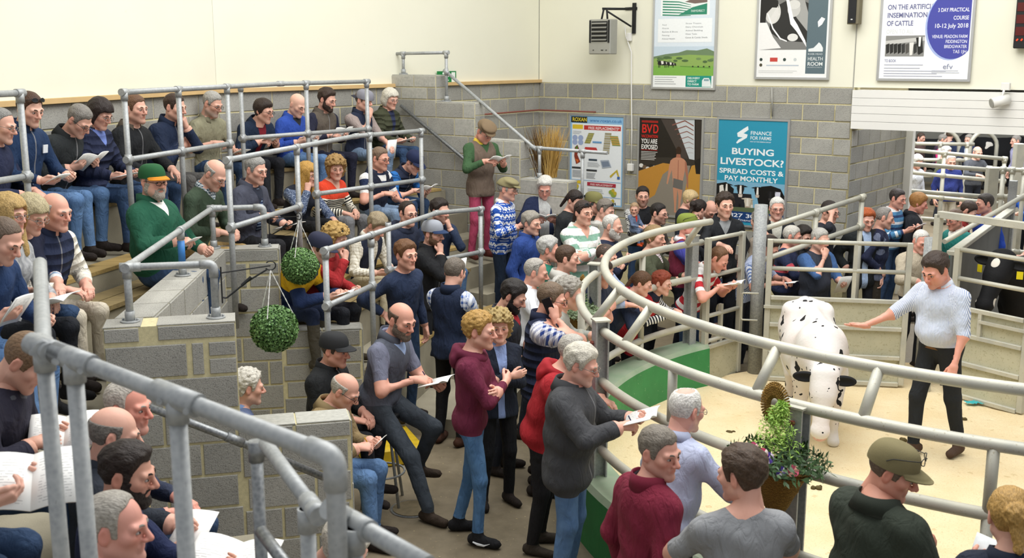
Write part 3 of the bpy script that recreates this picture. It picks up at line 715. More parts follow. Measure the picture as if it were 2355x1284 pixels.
# ---------------------------------------------------------------- terraces
def strip(name, facetpts, z0, z1, mat, **kw): return mk(name, *prism(facetpts, z0, z1), mat, **kw)
def band_poly(o0, o1, b_along, a_along):
    return [off_pt(o0, 'B', b_along), kink(o0), off_pt(o0, 'A', a_along), off_pt(o1, 'A', a_along), kink(o1), off_pt(o1, 'B', b_along)]
TZ = [(2.27, 1.84), (1.70, 1.27), (1.12, .70), (.60, .18)]      # seat and floor height of each row
AE = [2.80, 2.05, 1.75, .55]; BS = [-7.1, -7.1, -2.2, -1.9]
for i, (zs, zf) in enumerate(TZ):
    o = i*.92
    if i == 1:      # second tier is narrower beside the entrance well
        strip('terrace_tier', band_poly(o+.0, o+.92, -2.25, AE[i]), 0, zf, M['conc'], kind='structure')
        strip('terrace_tier', [off_pt(o, 'B', BS[i]), off_pt(o, 'B', -2.25), off_pt(1.26, 'B', -2.3), off_pt(1.28, 'B', -2.86), off_pt(2.12, 'B', -5.56), off_pt(2.12, 'B', BS[i])], 0, zf, M['conc'], kind='structure')
    else: strip('terrace_tier', band_poly(o+.0, o+.92, BS[i], AE[i]), 0, zf, M['conc'], kind='structure')
    if i == 3: continue
    bch = empty('bench', (0, 0, 0), f"timber topped bench along the {['top', 'second', 'third', 'lowest'][i]} row of the terrace", 'bench')
    strip('riser', band_poly(o+.02, o+.36, BS[i], AE[i]), zf, zs-.035, M['conc']).parent = bch
    for k in range(2): strip('plank', band_poly(o+.02+k*.19, o+.195+k*.19, BS[i], AE[i]), zs-.035, zs, M['plank']).parent = bch
    nos = empty('step_nosing', (0, 0, 0), f"worn timber edge board on the {['top', 'second', 'third', 'lowest'][i]} terrace step", 'edge board')
    strip('board', band_poly(o+.70, o+.925, BS[i] if i != 1 else -2.25, AE[i]), zf, zf+.03, M['wood']).parent = nos
# aisle steps beside the stepped wall
for i in range(7):
    o0 = .55+i*.36; z = 1.84-i*.262
    if z < .05: break
    pts = [off_pt(o0, 'A', AE[0] if i < 1 else 1.9), off_pt(o0, 'A', 2.9), off_pt(o0+.36, 'A', 2.9), off_pt(o0+.36, 'A', 1.9)]
    strip('aisle_step', pts, 0, max(.02, z), M['conc'], kind='structure')
# stepped block wall beside the aisle with its handrail
SW0 = off_pt(0, 'A', 2.93); SWT = [(0, .82, 3.31), (.62, 1.40, 2.98), (1.20, 2.05, 2.56), (1.95, 2.75, 2.10), (2.70, 3.35, 1.60)]
def sw_along(px, z):
    lo, hi = -1, 6
    for _ in range(40):
        m = (lo+hi)/2; p = SW0+nA*m
        if proj(p[0], p[1], z)[0] < px: lo = m
        else: hi = m
    return lo
SWT = [(sw_along(a, z), sw_along(b, z), z) for a, b, z in ((893, 1002, 3.31), (976, 1092, 2.97), (1064, 1196, 2.52), (1190, 1306, 2.06), (1300, 1408, 1.58))]
def swtop(x): return max([z for a, b, z in SWT if a-.001 <= x <= b+.001] or [0])
sw = None
xs = sorted({v for a, b, _ in SWT for v in (a, b)})
poly = [(xs[0], 0)]
edge = []
for a, b in zip(xs[:-1], xs[1:]): edge.append((a, b, swtop((a+b)/2)))
wst = None
def radial_box(a, b, th, z0, z1, name, mat, parent=None, **kw):
    p = [SW0+nA*a, SW0+nA*b, SW0+nA*b+uA*th, SW0+nA*a+uA*th]; return mk(name, *prism(p, z0, z1), mat, parent, **kw)
pieces_v, pieces_f = [], []
for a, b, z in edge:
    p = [SW0+nA*a, SW0+nA*b, SW0+nA*b+uA*.2, SW0+nA*a+uA*.2]; v, f = prism(p, 0, z-.004); pieces_f += [[i+len(pieces_v) for i in q] for q in f]; pieces_v += v
wst = mk('wall_stepped', pieces_v, pieces_f, M['mortar'], kind='structure')
# courses: the face looks at the aisle, i.e. its outside normal is -uA
def stepped_blocks():
    zt = 3.31; r = 0
    while zt > .35:
        zb = zt-.155 if r < 2 else zt-.225
        spans = []
        for a, b, z in edge:
            if z > zb+.03:
                t_ = min(z, zt)
                if spans and abs(spans[-1][1]-a) < 1e-3 and abs(spans[-1][2]-t_) < 1e-4: spans[-1][1] = b
                else: spans.append([a, b, t_])
        for a, b, t_ in spans:
            x = a-((r % 2)*.225)
            while x < b-1e-6:
                x0, x1 = max(a, x), min(b, x+.45); x += .45
                if x1-x0 < .06: continue
                put_block(wst, SW0, nA, x0+.006, zb+.006, x1-x0-.012, t_-zb-.012, M['lightblock'] if (t_ > swtop((x0+x1)/2)-.3 and random.random() < .6) else None)
        zt = zb; r += 1
stepped_blocks()
for i, (a, b, z) in enumerate(edge):      # exposed ends of the steps
    zn = edge[i+1][2] if i+1 < len(edge) else 0
    zt = z
    while zt > zn+.03:
        zb = max(zn, zt-.155 if z-zt < .3 and i < 4 else zt-.225); put_block(wst, SW0+nA*b, uA, .004, zb+.005, .192, zt-zb-.01); zt = zb
for a, b, z in edge:       # coping blocks on every step
    n = max(1, round((b-a)/.40))
    for i in range(n):
        x0, x1 = a+(b-a)*i/n, a+(b-a)*(i+1)/n
        radial_box(x0+.004, x1-.004, .22, z-.006, z+.006, 'coping', M['lightblock'], wst)
# entrance well (U of block walls with rails) in the terrace
WZ = 1.88
uW = plan_dir(76); nW = np.array((uW[1], -uW[0]))
wA = np.array(at_z(236, 757, WZ)[:2]); 
def w_along(px, z, off=0., base=None, u=None):
    base = wA if base is None else base; u = uW if u is None else u; lo, hi = -3, 8
    for _ in range(40):
        m = (lo+hi)/2; p = base+u*m
        if proj(p[0], p[1], z)[0] < px: lo = m
        else: hi = m
    return lo
x1h = w_along(541, WZ); x1l = w_along(806, 1.16)
TH = .24
def wallbox(name, base, u, a, b, z0, z1, th=TH, **kw):
    n = np.array((-u[1], u[0])); p = [base+u*a, base+u*b, base+u*b+n*th, base+u*a+n*th]; return mk(name, *prism(p, z0, z1), M['mortar'], kind='structure', **kw)
wf = wallbox('wall_well_front', wA, uW, 0, x1h, 0, WZ)
def irregular(parent, base, u, rows):
    for z1, z0, cuts in rows:
        for a, b in cuts:
            put_block(parent, base, u, a+.006, z0+.006, b-a-.012, z1-z0-.012)
L1 = x1h
irregular(wf, wA, uW, [(WZ, WZ-.10, [(0, L1*.27), (L1*.40, L1)]), (WZ-.12, WZ-.34, [(0, L1*.62), (L1*.65, L1*.75)]), (WZ-.12, WZ-.22, [(L1*.78, L1)]), (WZ-.23, WZ-.34, [(L1*.78, L1)]),
    (WZ-.35, WZ-.57, [(0, L1*.42), (L1*.43, L1)])])
block_face(wf, wA, uW, 0, L1, 0, WZ-.575, stagger=.12)
wfl = wallbox('wall_well_low', wA+uW*x1h, uW, 0, x1l-x1h, 0, 1.16)
irregular(wfl, wA+uW*x1h, uW, [(1.16, 1.05, [(-.02, .34), (.35, x1l-x1h)])]); block_face(wfl, wA+uW*x1h, uW, 0, x1l-x1h, 0, 1.04, stagger=.2)
wend = wA+uW*x1l
put = lambda z1, z0: put_block(wfl, wend, np.array((-uW[1], uW[0])), .005, z0+.005, TH-.01, z1-z0-.01)
for k in range(5): put(1.16-.225*k, max(0, 1.16-.225*(k+1)))
# left and far walls of the well
wB_ = np.array(at_z(452, 578, WZ)[:2]); uL = unit2(wB_-wA); LL = np.linalg.norm(wB_-wA)
wlft = mk('wall_well_side', *prism([wA+uL*TH, wA+uL*(LL+.02), wA+uL*(LL+.02)+uW*TH, wA+uL*TH+uW*TH], 0, WZ-.004), M['mortar'], kind='structure')
base = wA+uW*TH
nb_ = int(LL/.45)
for r in range(3):
    for i in range(nb_+1):
        a = .26+i*.45-(r % 2)*.2; b = min(a+.44, LL)
        if b-a > .08 and a > .2: put_block(wlft, base, uL, a, WZ-.225*(r+1)+.005, b-a-.01, .215)
for i in range(nb_):   # coping on the side wall
    p0 = wA+uL*(.26+i*(LL-.26)/nb_+.005); p1 = wA+uL*(.26+(i+1)*(LL-.26)/nb_-.005); mk('coping', *prism([p0, p1, p1+uW*TH, p0+uW*TH], WZ-.01, WZ+.004), M['block'], wlft)
uF = plan_dir(80); wF0 = wB_; x2h = w_along(640, WZ, 0, wF0, uF); x2l = w_along(832, 1.12, 0, wF0, uF)
wfar = wallbox('wall_well_far', wF0, uF, 0, x2h, 0, WZ)
irregular(wfar, wF0, uF, [(WZ, WZ-.11, [(.06, x2h)]), (WZ-.12, WZ-.34, [(0, .42)]), (WZ-.12, WZ-.225, [(.44, x2h)]), (WZ-.235, WZ-.34, [(.44, x2h)])]); block_face(wfar, wF0, uF, 0, x2h, .2, WZ-.345, stagger=.1)
put2 = lambda z1, z0: put_block(wfar, wF0+uF*x2h, np.array((-uF[1], uF[0])), .005, z0+.005, TH-.01, z1-z0-.01)
for k in range(4): put2(WZ-.225*k, WZ-.225*(k+1))
mk('coping', *prism([wF0+uF*.02, wF0+uF*x2h, wF0+uF*x2h+np.array((-uF[1], uF[0]))*TH, wF0+uF*.02+np.array((-uF[1], uF[0]))*TH], WZ-.01, WZ+.005), M['block'], wfar)
wfar2 = wallbox('wall_well_far_low', wF0+uF*x2h, uF, 0, x2l-x2h, 0, 1.12)
block_face(wfar2, wF0+uF*x2h, uF, 0, x2l-x2h, .1, 1.12, course=.155, stagger=.2)
for k in range(5): put_block(wfar2, wF0+uF*x2l, np.array((-uF[1], uF[0])), .005, max(0, 1.12-.225*(k+1))+.005, TH-.01, min(.225, 1.12-.225*k)-.01)
for i in range(2):
    a, b = (x2l-x2h)*i/2, (x2l-x2h)*(i+1)/2; q = wF0+uF*x2h; nn = np.array((-uF[1], uF[0])); mk('coping', *prism([q+uF*(a+.005), q+uF*(b-.005), q+uF*(b-.005)+nn*TH, q+uF*(a+.005)+nn*TH], 1.11, 1.126), M['lightblock'], wfar2)
for i in range(2):
    q = wA+uW*(x1h+(x1l-x1h)*i/2+.005); q2 = wA+uW*(x1h+(x1l-x1h)*(i+1)/2-.005); nn = np.array((-uW[1], uW[0])); mk('coping', *prism([q, q2, q2+nn*TH, q+nn*TH], 1.15, 1.166), M['lightblock'], wfl)
for i in range(2):
    q = wA+uW*(x1h*[0, .40][i]+.0); q2 = wA+uW*(x1h*[.28, 1][i]); nn = np.array((-uW[1], uW[0])); mk('coping', *prism([q, q2, q2+nn*TH, q+nn*TH], WZ-.01, WZ+.006), M['block'], wf)
# near terrace under the foreground rows (rows run towards the camera)
uD = plan_dir(-18); nD = plan_nrm(-18); D0 = np.array((-1.42, 4.0))
def dstrip(a, b, y0, y1): return [D0+nD*a+uD*y0, D0+nD*b+uD*y0, D0+nD*b+uD*y1, D0+nD*a+uD*y1]
for i, (a, zs, zf) in enumerate(((-1.05, 1.66, 1.24), (-.16, 1.14, .72), (.72, .60, .18))):
    ye = 2.2 if i < 2 else 1.6
    strip('terrace_tier', dstrip(a-.10, a+.80, -4, ye), 0, zf, M['conc'], kind='structure')
    bch = empty('bench', (0, 0, 0), ['timber topped bench at the lower left edge of the picture', 'timber topped bench under the row of men by the front handrail', 'timber topped bench at the bottom beneath the white-haired spectator'][i], 'bench')
    strip('riser', dstrip(a-.18, a+.15, -4, ye), zf, zs-.035, M['conc']).parent = bch
    for k in range(2): strip('plank', dstrip(a-.18+k*.17, a-.015+k*.17, -4, ye), zs-.035, zs, M['plank']).parent = bch

if DEBUG:
    for nm, q in (('wA', wA), ('wB', wB_), ('wAin', wA+uW*TH), ('wF', wF0+uF*x2l)): print('DBG', nm, q, 'off', (q-K0)@nB, 'along', (q-K0)@uB)
# ---------------------------------------------------------------- tubular handrails
TR = .0242
def ring_fit(parent, c, d, r=.031, L=.075, mat=None):
    c = np.asarray(c); d = unit2(d); tube('fitting', [c-d*L/2, c+d*L/2], r, mat or M['galv'], parent, 12)
def base_plate(parent, c, r=.062, mat=None):
    c = np.asarray(c); tube('base_plate', [c, c+np.array((0, 0, .010))], r, mat or M['galv'], parent, 12)
    tube('base_plate', [c+np.array((0, 0, .010)), c+np.array((0, 0, .07))], TR*1.32, mat or M['galv'], parent, 12)
    for a in (0, math.pi): tube('bolt', [c+np.array((math.cos(a)*.045, math.sin(a)*.045, .01)), c+np.array((math.cos(a)*.045, math.sin(a)*.045, .024))], .008, mat or M['galv'], parent, 8)
def handrail(label, rails, posts, plates=False, r=TR, mat=None, elbows=(), name='handrail', cat='handrail'):
    mat = mat or M['galv']; allp = [p for rl in rails for p in rl]
    root = empty(name, (0, 0, 0), label, cat)
    o = np.array(allp[0]); o[2] = min([p[1][2] for p in posts]+[o[2]]); root.location = o
    L = lambda p: np.asarray(p, float)-o
    for rl in rails: tube('rail', [L(p) for p in rl], r, mat, root, 14, bend=.06)
    for rl in rails:
        for i in range(1, len(rl)-1):
            a_, b_, c_ = (np.asarray(rl[j], float) for j in (i-1, i, i+1)); d1, d2 = unit2(b_-a_), unit2(c_-b_)
            if d1@d2 > .8: ring_fit(root, L(b_), c_-a_, r*1.26, .11, mat)
            else:
                k = [L(b_)-d1*.085, L(b_), L(b_)+d2*.085]; tube('elbow', k, r*1.24, mat, root, 14, bend=.05)
    for t, b in posts:
        tube('post', [L(t), L(b)], r, mat, root, 14)
        ring_fit(root, L(t)+np.array((0, 0, -.035)), (0, 0, 1), r*1.28, .07, mat)
        if plates: base_plate(root, L(b), mat=mat)
        # clamps where rails cross the post
        for rl in rails:
            for a, b2 in zip(rl[:-1], rl[1:]):
                a, b2 = np.asarray(a, float), np.asarray(b2, float); ab = b2-a; pl = np.array(t[:2])-a[:2]; q = (pl@ab[:2])/max(1e-6, ab[:2]@ab[:2])
                if -.03 <= q <= 1.03:
                    x = a+ab*q
                    if np.linalg.norm(x[:2]-np.array(t[:2])) < .05: ring_fit(root, L(x), ab, r*1.28, .085, mat); 
                    if np.linalg.norm(x[:2]-np.array(t[:2])) < .05 and x[2] < t[2]-.15: ring_fit(root, L(x), (0, 0, 1), r*1.28, .085, mat)
    return root
up = lambda p, z: np.array((p[0], p[1], z))
# top row rail
zt, zm, zf = 3.26, 2.70, 1.87
a, kk, b = on_row(285, .85, 'B', zt), up(kink(.85), zt), on_row(843, .85, 'A', zt)
P1 = [on_row(285, .85, 'B', zt), on_row(414, .85, 'B', zt-.3), on_row(525, .85, 'B', zt-.3)]; P2 = [on_row(556, .85, 'A', zt-.3), on_row(706, .85, 'A', zt-.3), b]
handrail('grey tubular handrail in front of the top row of spectators', [[a, kk, b], [up(P1[0], zm), up(P1[2], zm)], [up(P2[0], zm), up(b, zm)]], [(up(p, zt), up(p, zf)) for p in P1+P2])
zt, zm, zf = 2.72, 2.16, 1.30
a, kk, b = on_row(524, 1.78, 'B', zt), up(kink(1.78), zt), on_row(968, 1.78, 'A', zt)
P1 = [a, on_row(684, 1.78, 'B', zt-.2)]; P2 = [on_row(726, 1.78, 'A', zt-.2), on_row(851, 1.78, 'A', zt-.2), b]
handrail('grey tubular handrail in front of the second row of spectators', [[a, kk, b], [up(P1[0], zm), up(P1[1], zm)], [up(P2[0], zm), up(b, zm)]], [(up(p, zt), up(p, zf)) for p in P1+P2])
zf = .72
a, kk, b = on_row(748, 2.72, 'B', 2.05), up(kink(2.72), 1.95), on_row(1105, 2.72, 'A', 1.91)
P1 = [a, up(on_row(855, 2.72, 'B', 1.7), 1.98)]; P2 = [up(on_row(894, 2.72, 'A', 1.7), 1.94), b]
handrail('grey tubular handrail in front of the third row of spectators', [[a, kk, b], [up(a, 1.60), up(P1[1], 1.56)], [up(P2[0], 1.46), up(b, 1.43)]], [(p, up(p, zf)) for p in P1+P2])
a = np.array(row_hit(45, 214, .85, 'B')); z0 = a[2]; l = off_pt(.85, 'B', -6.9)
handrail('grey tubular handrail end at the left edge of the picture', [[up(l, z0), a], [up(l, z0-.60), up(a, z0-.60)]], [(a, up(a, 1.87))])
# rails on the entrance well
zr = WZ+.36
n_ = np.array((-uW[1], uW[0]))
pc = wA+uW*.13+uL*.14; pe = wA+uW*(x1h-.12)+n_*.12; pf = wB_+uF*.14+np.array((-uF[1], uF[0]))*.10; pg = wF0+uF*(x2h-.12)+np.array((-uF[1], uF[0]))*.12; pm = pc+(pf-pc)*.55
hr = handrail('grey tubular rail bolted to the top of the entrance well walls', [[up(pe, WZ+.05), up(pe, zr), up(pc, zr), up(pf, zr), up(pg, zr), up(pg, WZ+.05)]], [(up(p, zr), up(p, WZ+.006)) for p in (pc, pm, pf)], True)
for p in (pe, pg): base_plate(hr, up(p, WZ+.006)-np.asarray(hr.location))
tube('sleeve', [up(pm, WZ+.10)-np.asarray(hr.location), up(pm, WZ+.28)-np.asarray(hr.location)], TR*1.12, M['blue'], hr, 14, label='bright blue plastic sleeve')
# handrail down the stepped wall and wall-mounted rail
def swp(px, py): return np.array(at_line(px, py, tuple(SW0+uA*.10), math.degrees(math.atan2(nA[0], nA[1]))))
h = [swp(892, 124), swp(1026, 121), swp(1026, 165), swp(1228, 340), swp(1397, 352)]
ps = [(swp(927, 123), 3.316), (swp(1026, 121), 2.976), (swp(1241, 341), 2.066), (swp(1340, 350), 1.586)]
handrail('slim grey handrail stepping down the block stair wall', [[h[0], h[1]], [h[2], h[3], h[4]]], [(p, up(p, z)) for p, z in ps], True, r=.021)
def swf(px, py): return np.array(at_line(px, py, tuple(SW0-uA*.07), math.degrees(math.atan2(nA[0], nA[1]))))
wr_ = handrail('dark wall-mounted handrail sloping down the aisle wall', [[swf(922, 243), swf(1075, 372), swf(1110, 402)]], [], mat=M['darkgalv'], r=.022)
for x, y in ((926, 248), (1070, 368)):
    p = swf(x, y); q = p+np.array((uA[0], uA[1], 0))*.07; tube('bracket', [p-np.asarray(wr_.location), q-np.asarray(wr_.location)], .010, M['darkgalv'], wr_, 8)
# foreground handrail (closest to the camera)
A_, B_, C_ = np.array(at_Y(92, 606, 4.1)), np.array(at_Y(100, 800, 3.15)), np.array(at_Y(770, 1052, 2.6))
fr_ = [A_+(A_-B_)*.02, A_, B_, C_]
q1 = np.array(at_Y(132, 845, 3.18)); m1 = B_+(C_-B_)*.12; m2 = B_+(C_-B_)*.50
fg = handrail('thick galvanised handrail closest to the camera at lower left', [[A_, B_, C_, up(C_, 1.2)]], [(B_, up(B_, 1.24)), (m1, up(m1, .8)), (m2, up(m2, .8))], r=.0245)
for p in (B_+(C_-B_)*.02, m1, m2):
    d = unit2(C_-B_)
    ring_fit(fg, p-np.asarray(fg.location), C_-B_, .033, .16)
    for k in (-1, 1):
        c = p+d*.05*k+np.array((0, -.03, -.012)); tube('grub_screw', [c-np.asarray(fg.location), c+np.array((0, -.012, 0))-np.asarray(fg.location)], .009, M['galv'], fg, 8)
e0, e1 = np.array(at_Y(610, 1020, 3.4)), np.array(at_Y(728, 1180, 2.95)); e2, e3 = np.array(at_Y(800, 1195, 2.72)), np.array(at_Y(985, 1300, 2.45))
g2 = handrail('lower galvanised rail ending in a domed cap behind the front post', [[e0, e1]], [(np.array(at_Y(706, 1170, 2.98)), up(np.array(at_Y(706, 1170, 2.98)), 1.1))], r=.0225)
ring_fit(g2, e1-np.asarray(g2.location), e1-e0, .030, .05)
handrail('galvanised rail sloping down from the front post at the bottom', [[np.array(at_Y(775, 1180, 2.68)), e2, e3]], [(np.array(at_Y(812, 1213, 2.66)), up(np.array(at_Y(812, 1213, 2.66)), 1.2))], r=.0235)
d0, d1, d2 = np.array(at_Y(330, 932, 6.2)), np.array(at_Y(745, 1098, 6.6)), np.array(at_Y(585, 1000, 4.4))
handrail('dark steel handrail fixed along the near block wall', [[d0, np.array(at_Y(540, 1012, 6.3)), d1]], [], r=.024, mat=M['darkgalv'])
pz = at_Y(588, 1015, 3.5); handrail('dark steel post with a side rail in front of the near block wall', [[np.array(at_Y(600, 1222, 3.4)), np.array(at_Y(680, 1330, 3.2))]], [(np.array(pz), up(np.array(at_Y(603, 1290, 3.42)), 1.1))], r=.021, mat=M['darkgalv'])

# ---------------------------------------------------------------- sale ring: kerb wall, posts, curved rails
def rp_(a, r, z): a = math.radians(a); return np.array((RC[0]+r*math.cos(a), RC[1]+r*math.sin(a), z))
A0, A1 = 127.5, 300.0
def arc_wall():
    n = 72; v = []; f = []
    prof = [(RR+.16, 0), (RR+.16, .46), (RR+.13, .50), (RR-.13, .50), (RR-.16, .46), (RR-.18, 0)]
    for i in range(n+1):
        a = A0+(A1-A0)*i/n
        for r, z in prof: v.append(rp_(a, r, z))
    m = len(prof)
    for i in range(n):
        for k in range(m-1): f.append((i*m+k, i*m+k+1, (i+1)*m+k+1, (i+1)*m+k))
    f.append(tuple(range(m))[::-1]); f.append(tuple(range(n*m, n*m+m)))
    return mk('ring_kerb', v, f, M['green'], None, 'low curved green painted concrete kerb around the sale ring', 'kerb')
arc_wall()
ringf = empty('ring_fence', (RC[0]-RR, RC[1], .5), 'curved grey tubular fence around the sale ring with overhanging top rail', 'fence')
rl_ = lambda p: np.asarray(p)-np.asarray(ringf.location)
RT = .035
for z, r in ((1.60, RR), (1.22, RR), (.70, RR)):
    tube('rail', [rl_(rp_(a, r, z)) for a in np.linspace(A0, A1, 90)], RT, M['rail'], ringf, 14)
RI, ZI = 3.60, 1.855
tube('overhang_rail', [rl_(rp_(a, RI, ZI)) for a in np.linspace(A0+1.5, A1, 90)], RT, M['rail'], ringf, 14)
def near_angle(px):
    best = (1e9, 0)
    for a in np.linspace(178, A1, 1200):
        q = proj(*rp_(a, RI, ZI)); best = min(best, (abs(q[0]-px), a))
    return best[1]
for a in (A0+4, near_angle(1425), near_angle(1497), near_angle(1790), near_angle(2024), 262, 285): tube('strut', [rl_(rp_(a, RR, 1.60)), rl_(rp_(a, RI, ZI))], RT*.92, M['rail'], ringf, 12)
def angle_of(px, r, z):
    best = None
    for a in np.linspace(A0, A1, 1400):
        p = rp_(a, r, z); q = proj(*p)
        if (best is None or abs(q[0]-px) < best[0]) and a > 180: best = (abs(q[0]-px), a)
    return best[1]
aP1 = angle_of(1387, RR, 1.5); aP2 = angle_of(1835, RR, 1.2); aS = angle_of(2278, RR, 1.4); aS2 = angle_of(1546, RR, 1.4)
def hpost(a, z1, name='post'):
    c = rp_(a, RR+.02, (.45+z1)/2); t = np.array((-math.sin(math.radians(a)), math.cos(math.radians(a)), 0)); n = np.array((math.cos(math.radians(a)), math.sin(math.radians(a)), 0))
    bm_v, bm_f = [], []
    for cc, hx, hy in ((c-n*.045, .05, .006), (c+n*.045, .05, .006), (c, .005, .045)):
        v, f = obox(cc, t, n, (0, 0, 1), hx, hy, (z1-.45)/2); bm_f += [[i+len(bm_v) for i in q] for q in f]; bm_v += [rl_(p) for p in v]
    mk(name, bm_v, bm_f, M['galv'], ringf)
    v, f = obox(rp_(a, RR+.02, z1+.006), t, n, (0, 0, 1), .058, .058, .006); mk('post_cap', [rl_(p) for p in v], f, M['rail'], ringf)
    for z in (1.52, .95):
        p = rp_(a, RR+.075, z)+t*.0; tube('bolt', [rl_(p), rl_(p+n*.02)], .016, M['redpipe'], ringf, 6)
for a in (aP1, aP2, A0+2, 160, 290): hpost(a, 1.68 if a != aP2 else 1.60)
for a, z0, z1 in ((aS, 1.22, 1.6), (aS2, 1.22, 1.6), (143, .7, 1.6), (143, .5, .7), (171, .5, 1.6), (aS2, .7, 1.22), (aS, .5, 1.22)): tube('upright', [rl_(rp_(a, RR, z0)), rl_(rp_(a, RR, z1))], RT*.9, M['rail'], ringf, 12)
# small round red button on the post
p = rp_(aP1, RR+.0, .92); tube('stop_button', [p+np.array((.06, -.02, 0)), p+np.array((.10, -.03, 0))], .06, m_simple('red_plastic', '#c23a2a', .4), None, 14, label='round red button on the ring post beside the grey fleece man', cat='button')

# ---------------------------------------------------------------- gates behind the ring
def gate(label, a, b, ztop, rails, sheet, verts=(), name='ring_gate', sheetz=(.06, 1.0), bars=()):
    a, b = np.asarray(a, float), np.asarray(b, float); root = empty(name, (a[0], a[1], 0), label, 'gate'); u = unit2(b-a); L = np.linalg.norm(b-a); U = np.array((u[0], u[1], 0)); N_ = np.array((u[1], -u[0], 0))
    pt = lambda x, z, o=0.: U*x+N_*o+np.array((0, 0, z))
    for x in (0, L): mk('upright', *obox(pt(x, ztop/2+.03), U, N_, (0, 0, 1), .03, .03, ztop/2-.03, .005), M['rail'], root)
    for z in rails: tube('rail', [pt(.02, z), pt(L-.02, z)], .024, M['rail'], root, 12)
    for x, z0, z1 in verts: mk('upright', *obox(pt(x, (z0+z1)/2), U, N_, (0, 0, 1), .02, .02, (z1-z0)/2), M['rail'], root)
    if sheet: mk('sheet_panel', *obox(pt(L/2, sum(sheetz)/2), U, N_, (0, 0, 1), L/2-.03, .004, (sheetz[1]-sheetz[0])/2), M['sheet'], root)
    for z in bars: mk('cross_bar', *obox(pt(L/2, z, .02), U, N_, (0, 0, 1), L/2-.03, .022, .022, .004), M['rail'], root)
    return root, pt
gA, gB = np.array(at_z(1757, 872, .05)[:2]), np.array(at_z(2070, 888, .05)[:2])
g1, pt = gate('wide sheeted ring gate behind the white cow', gA, gB, 1.62, (1.60, 1.30), True, ((.62*np.linalg.norm(gB-gA), .98, 1.6),), bars=(.07, .36, .68, .98))
Lg = np.linalg.norm(gB-gA)
mk('latch_bar', *obox(pt(.22, .88, .04), (*unit2(gB-gA), 0), (unit2(gB-gA)[1], -unit2(gB-gA)[0], 0), (0, 0, 1), .26, .015, .015), M['rail'], g1)
mk('upright', *obox(pt(.44, .83, .02), (*unit2(gB-gA), 0), (unit2(gB-gA)[1], -unit2(gB-gA)[0], 0), (0, 0, 1), .02, .02, .15), M['rail'], g1)
tube('handle', [pt(-.10, 1.02, .03), pt(-.28, 1.02, .03), pt(-.28, .72, .03), pt(-.10, .72, .03)], .010, M['rail'], g1, 8, bend=.03)
gC, gD = np.array(at_z(2178, 905, .05)[:2]), np.array(at_z(2345, 952, .05)[:2])
g2_, pt = gate('right hand sheeted ring gate in front of the black cow', gC, gD, 1.62, (1.60, 1.30), True, bars=(.07, .42, .72, 1.0)); L2 = np.linalg.norm(gD-gC); u2 = unit2(gD-gC)
mk('latch_bar', *obox(pt(L2-.24, .90, .04), (*u2, 0), (u2[1], -u2[0], 0), (0, 0, 1), .26, .015, .015), M['rail'], g2_)
mk('upright', *obox(pt(L2-.5, .86, .02), (*u2, 0), (u2[1], -u2[0], 0), (0, 0, 1), .02, .02, .14), M['rail'], g2_)
gE, gF = np.array(at_z(1617, 893, .0)[:2]), np.array(at_z(1694, 866, .0)[:2])
gate('narrow ring gate with a low sheet panel beside the striped polo man', gE, gF, 1.66, (1.64, 1.24, .80, .52), True, sheetz=(.04, .46), bars=(.46,), verts=((.28*1, .46, .9),))
PSTEEL = m_galv('post_steel', '#6f7376', '#989b9a', .62, .12)
def column(px, py, zt, r, label):
    p = np.array(at_z(px, py, 0)[:2]); o = tube('gate_post', [up(p, 0), up(p, zt)], r, PSTEEL, None, 18, label=label, cat='post')
    return p
pc1 = column(1733, 868, 1.96, .072, 'round steel gate post left of the wide ring gate'); pc2 = column(2118, 893, 1.66, .080, 'round steel gate post between the two rear ring gates')
# fences behind the gates
cA, cB = up(pc1, 1.68), np.array(at_z(1987, 452, 1.93))
handrail('sloping pair of pen rails running back from the round gate post', [[cA, cB], [up(cA, 1.33), up(cB, 1.58)]], [(cA+(cB-cA)*t+np.array((0, 0, .02)), up(cA+(cB-cA)*t, 0)) for t in (.52, .98)], r=.03, mat=M['rail'], name='pen_fence', cat='fence')
f1, f2 = np.array(at_z(2160, 493, 1.95)), np.array(at_z(2420, 528, 1.95))
pf = empty('passage_barrier', (f1[0], f1[1], 0), 'square steel frame over the cattle passage at the right edge', 'frame'); u = unit2((f2-f1)[:2]); 
mk('beam', *obox((f1+f2)/2-np.array((f1[0], f1[1], 0)), unit2(f2-f1), (u[1], -u[0], 0), np.cross(unit2(f2-f1), (u[1], -u[0], 0)), np.linalg.norm(f2-f1)/2, .035, .035, .004), M['rail'], pf)
mk('leg', *obox(np.array((0, 0, .975)), (u[0], u[1], 0), (u[1], -u[0], 0), (0, 0, 1), .035, .035, .975, .004), M['rail'], pf)
dA, dB = np.array(at_z(2172, 556, 1.62)), np.array(at_Y(2400, 425, 13.0))
tube('brace', [dA-np.array((f1[0], f1[1], 0)), dB-np.array((f1[0], f1[1], 0))], .028, M['rail'], pf, 12)
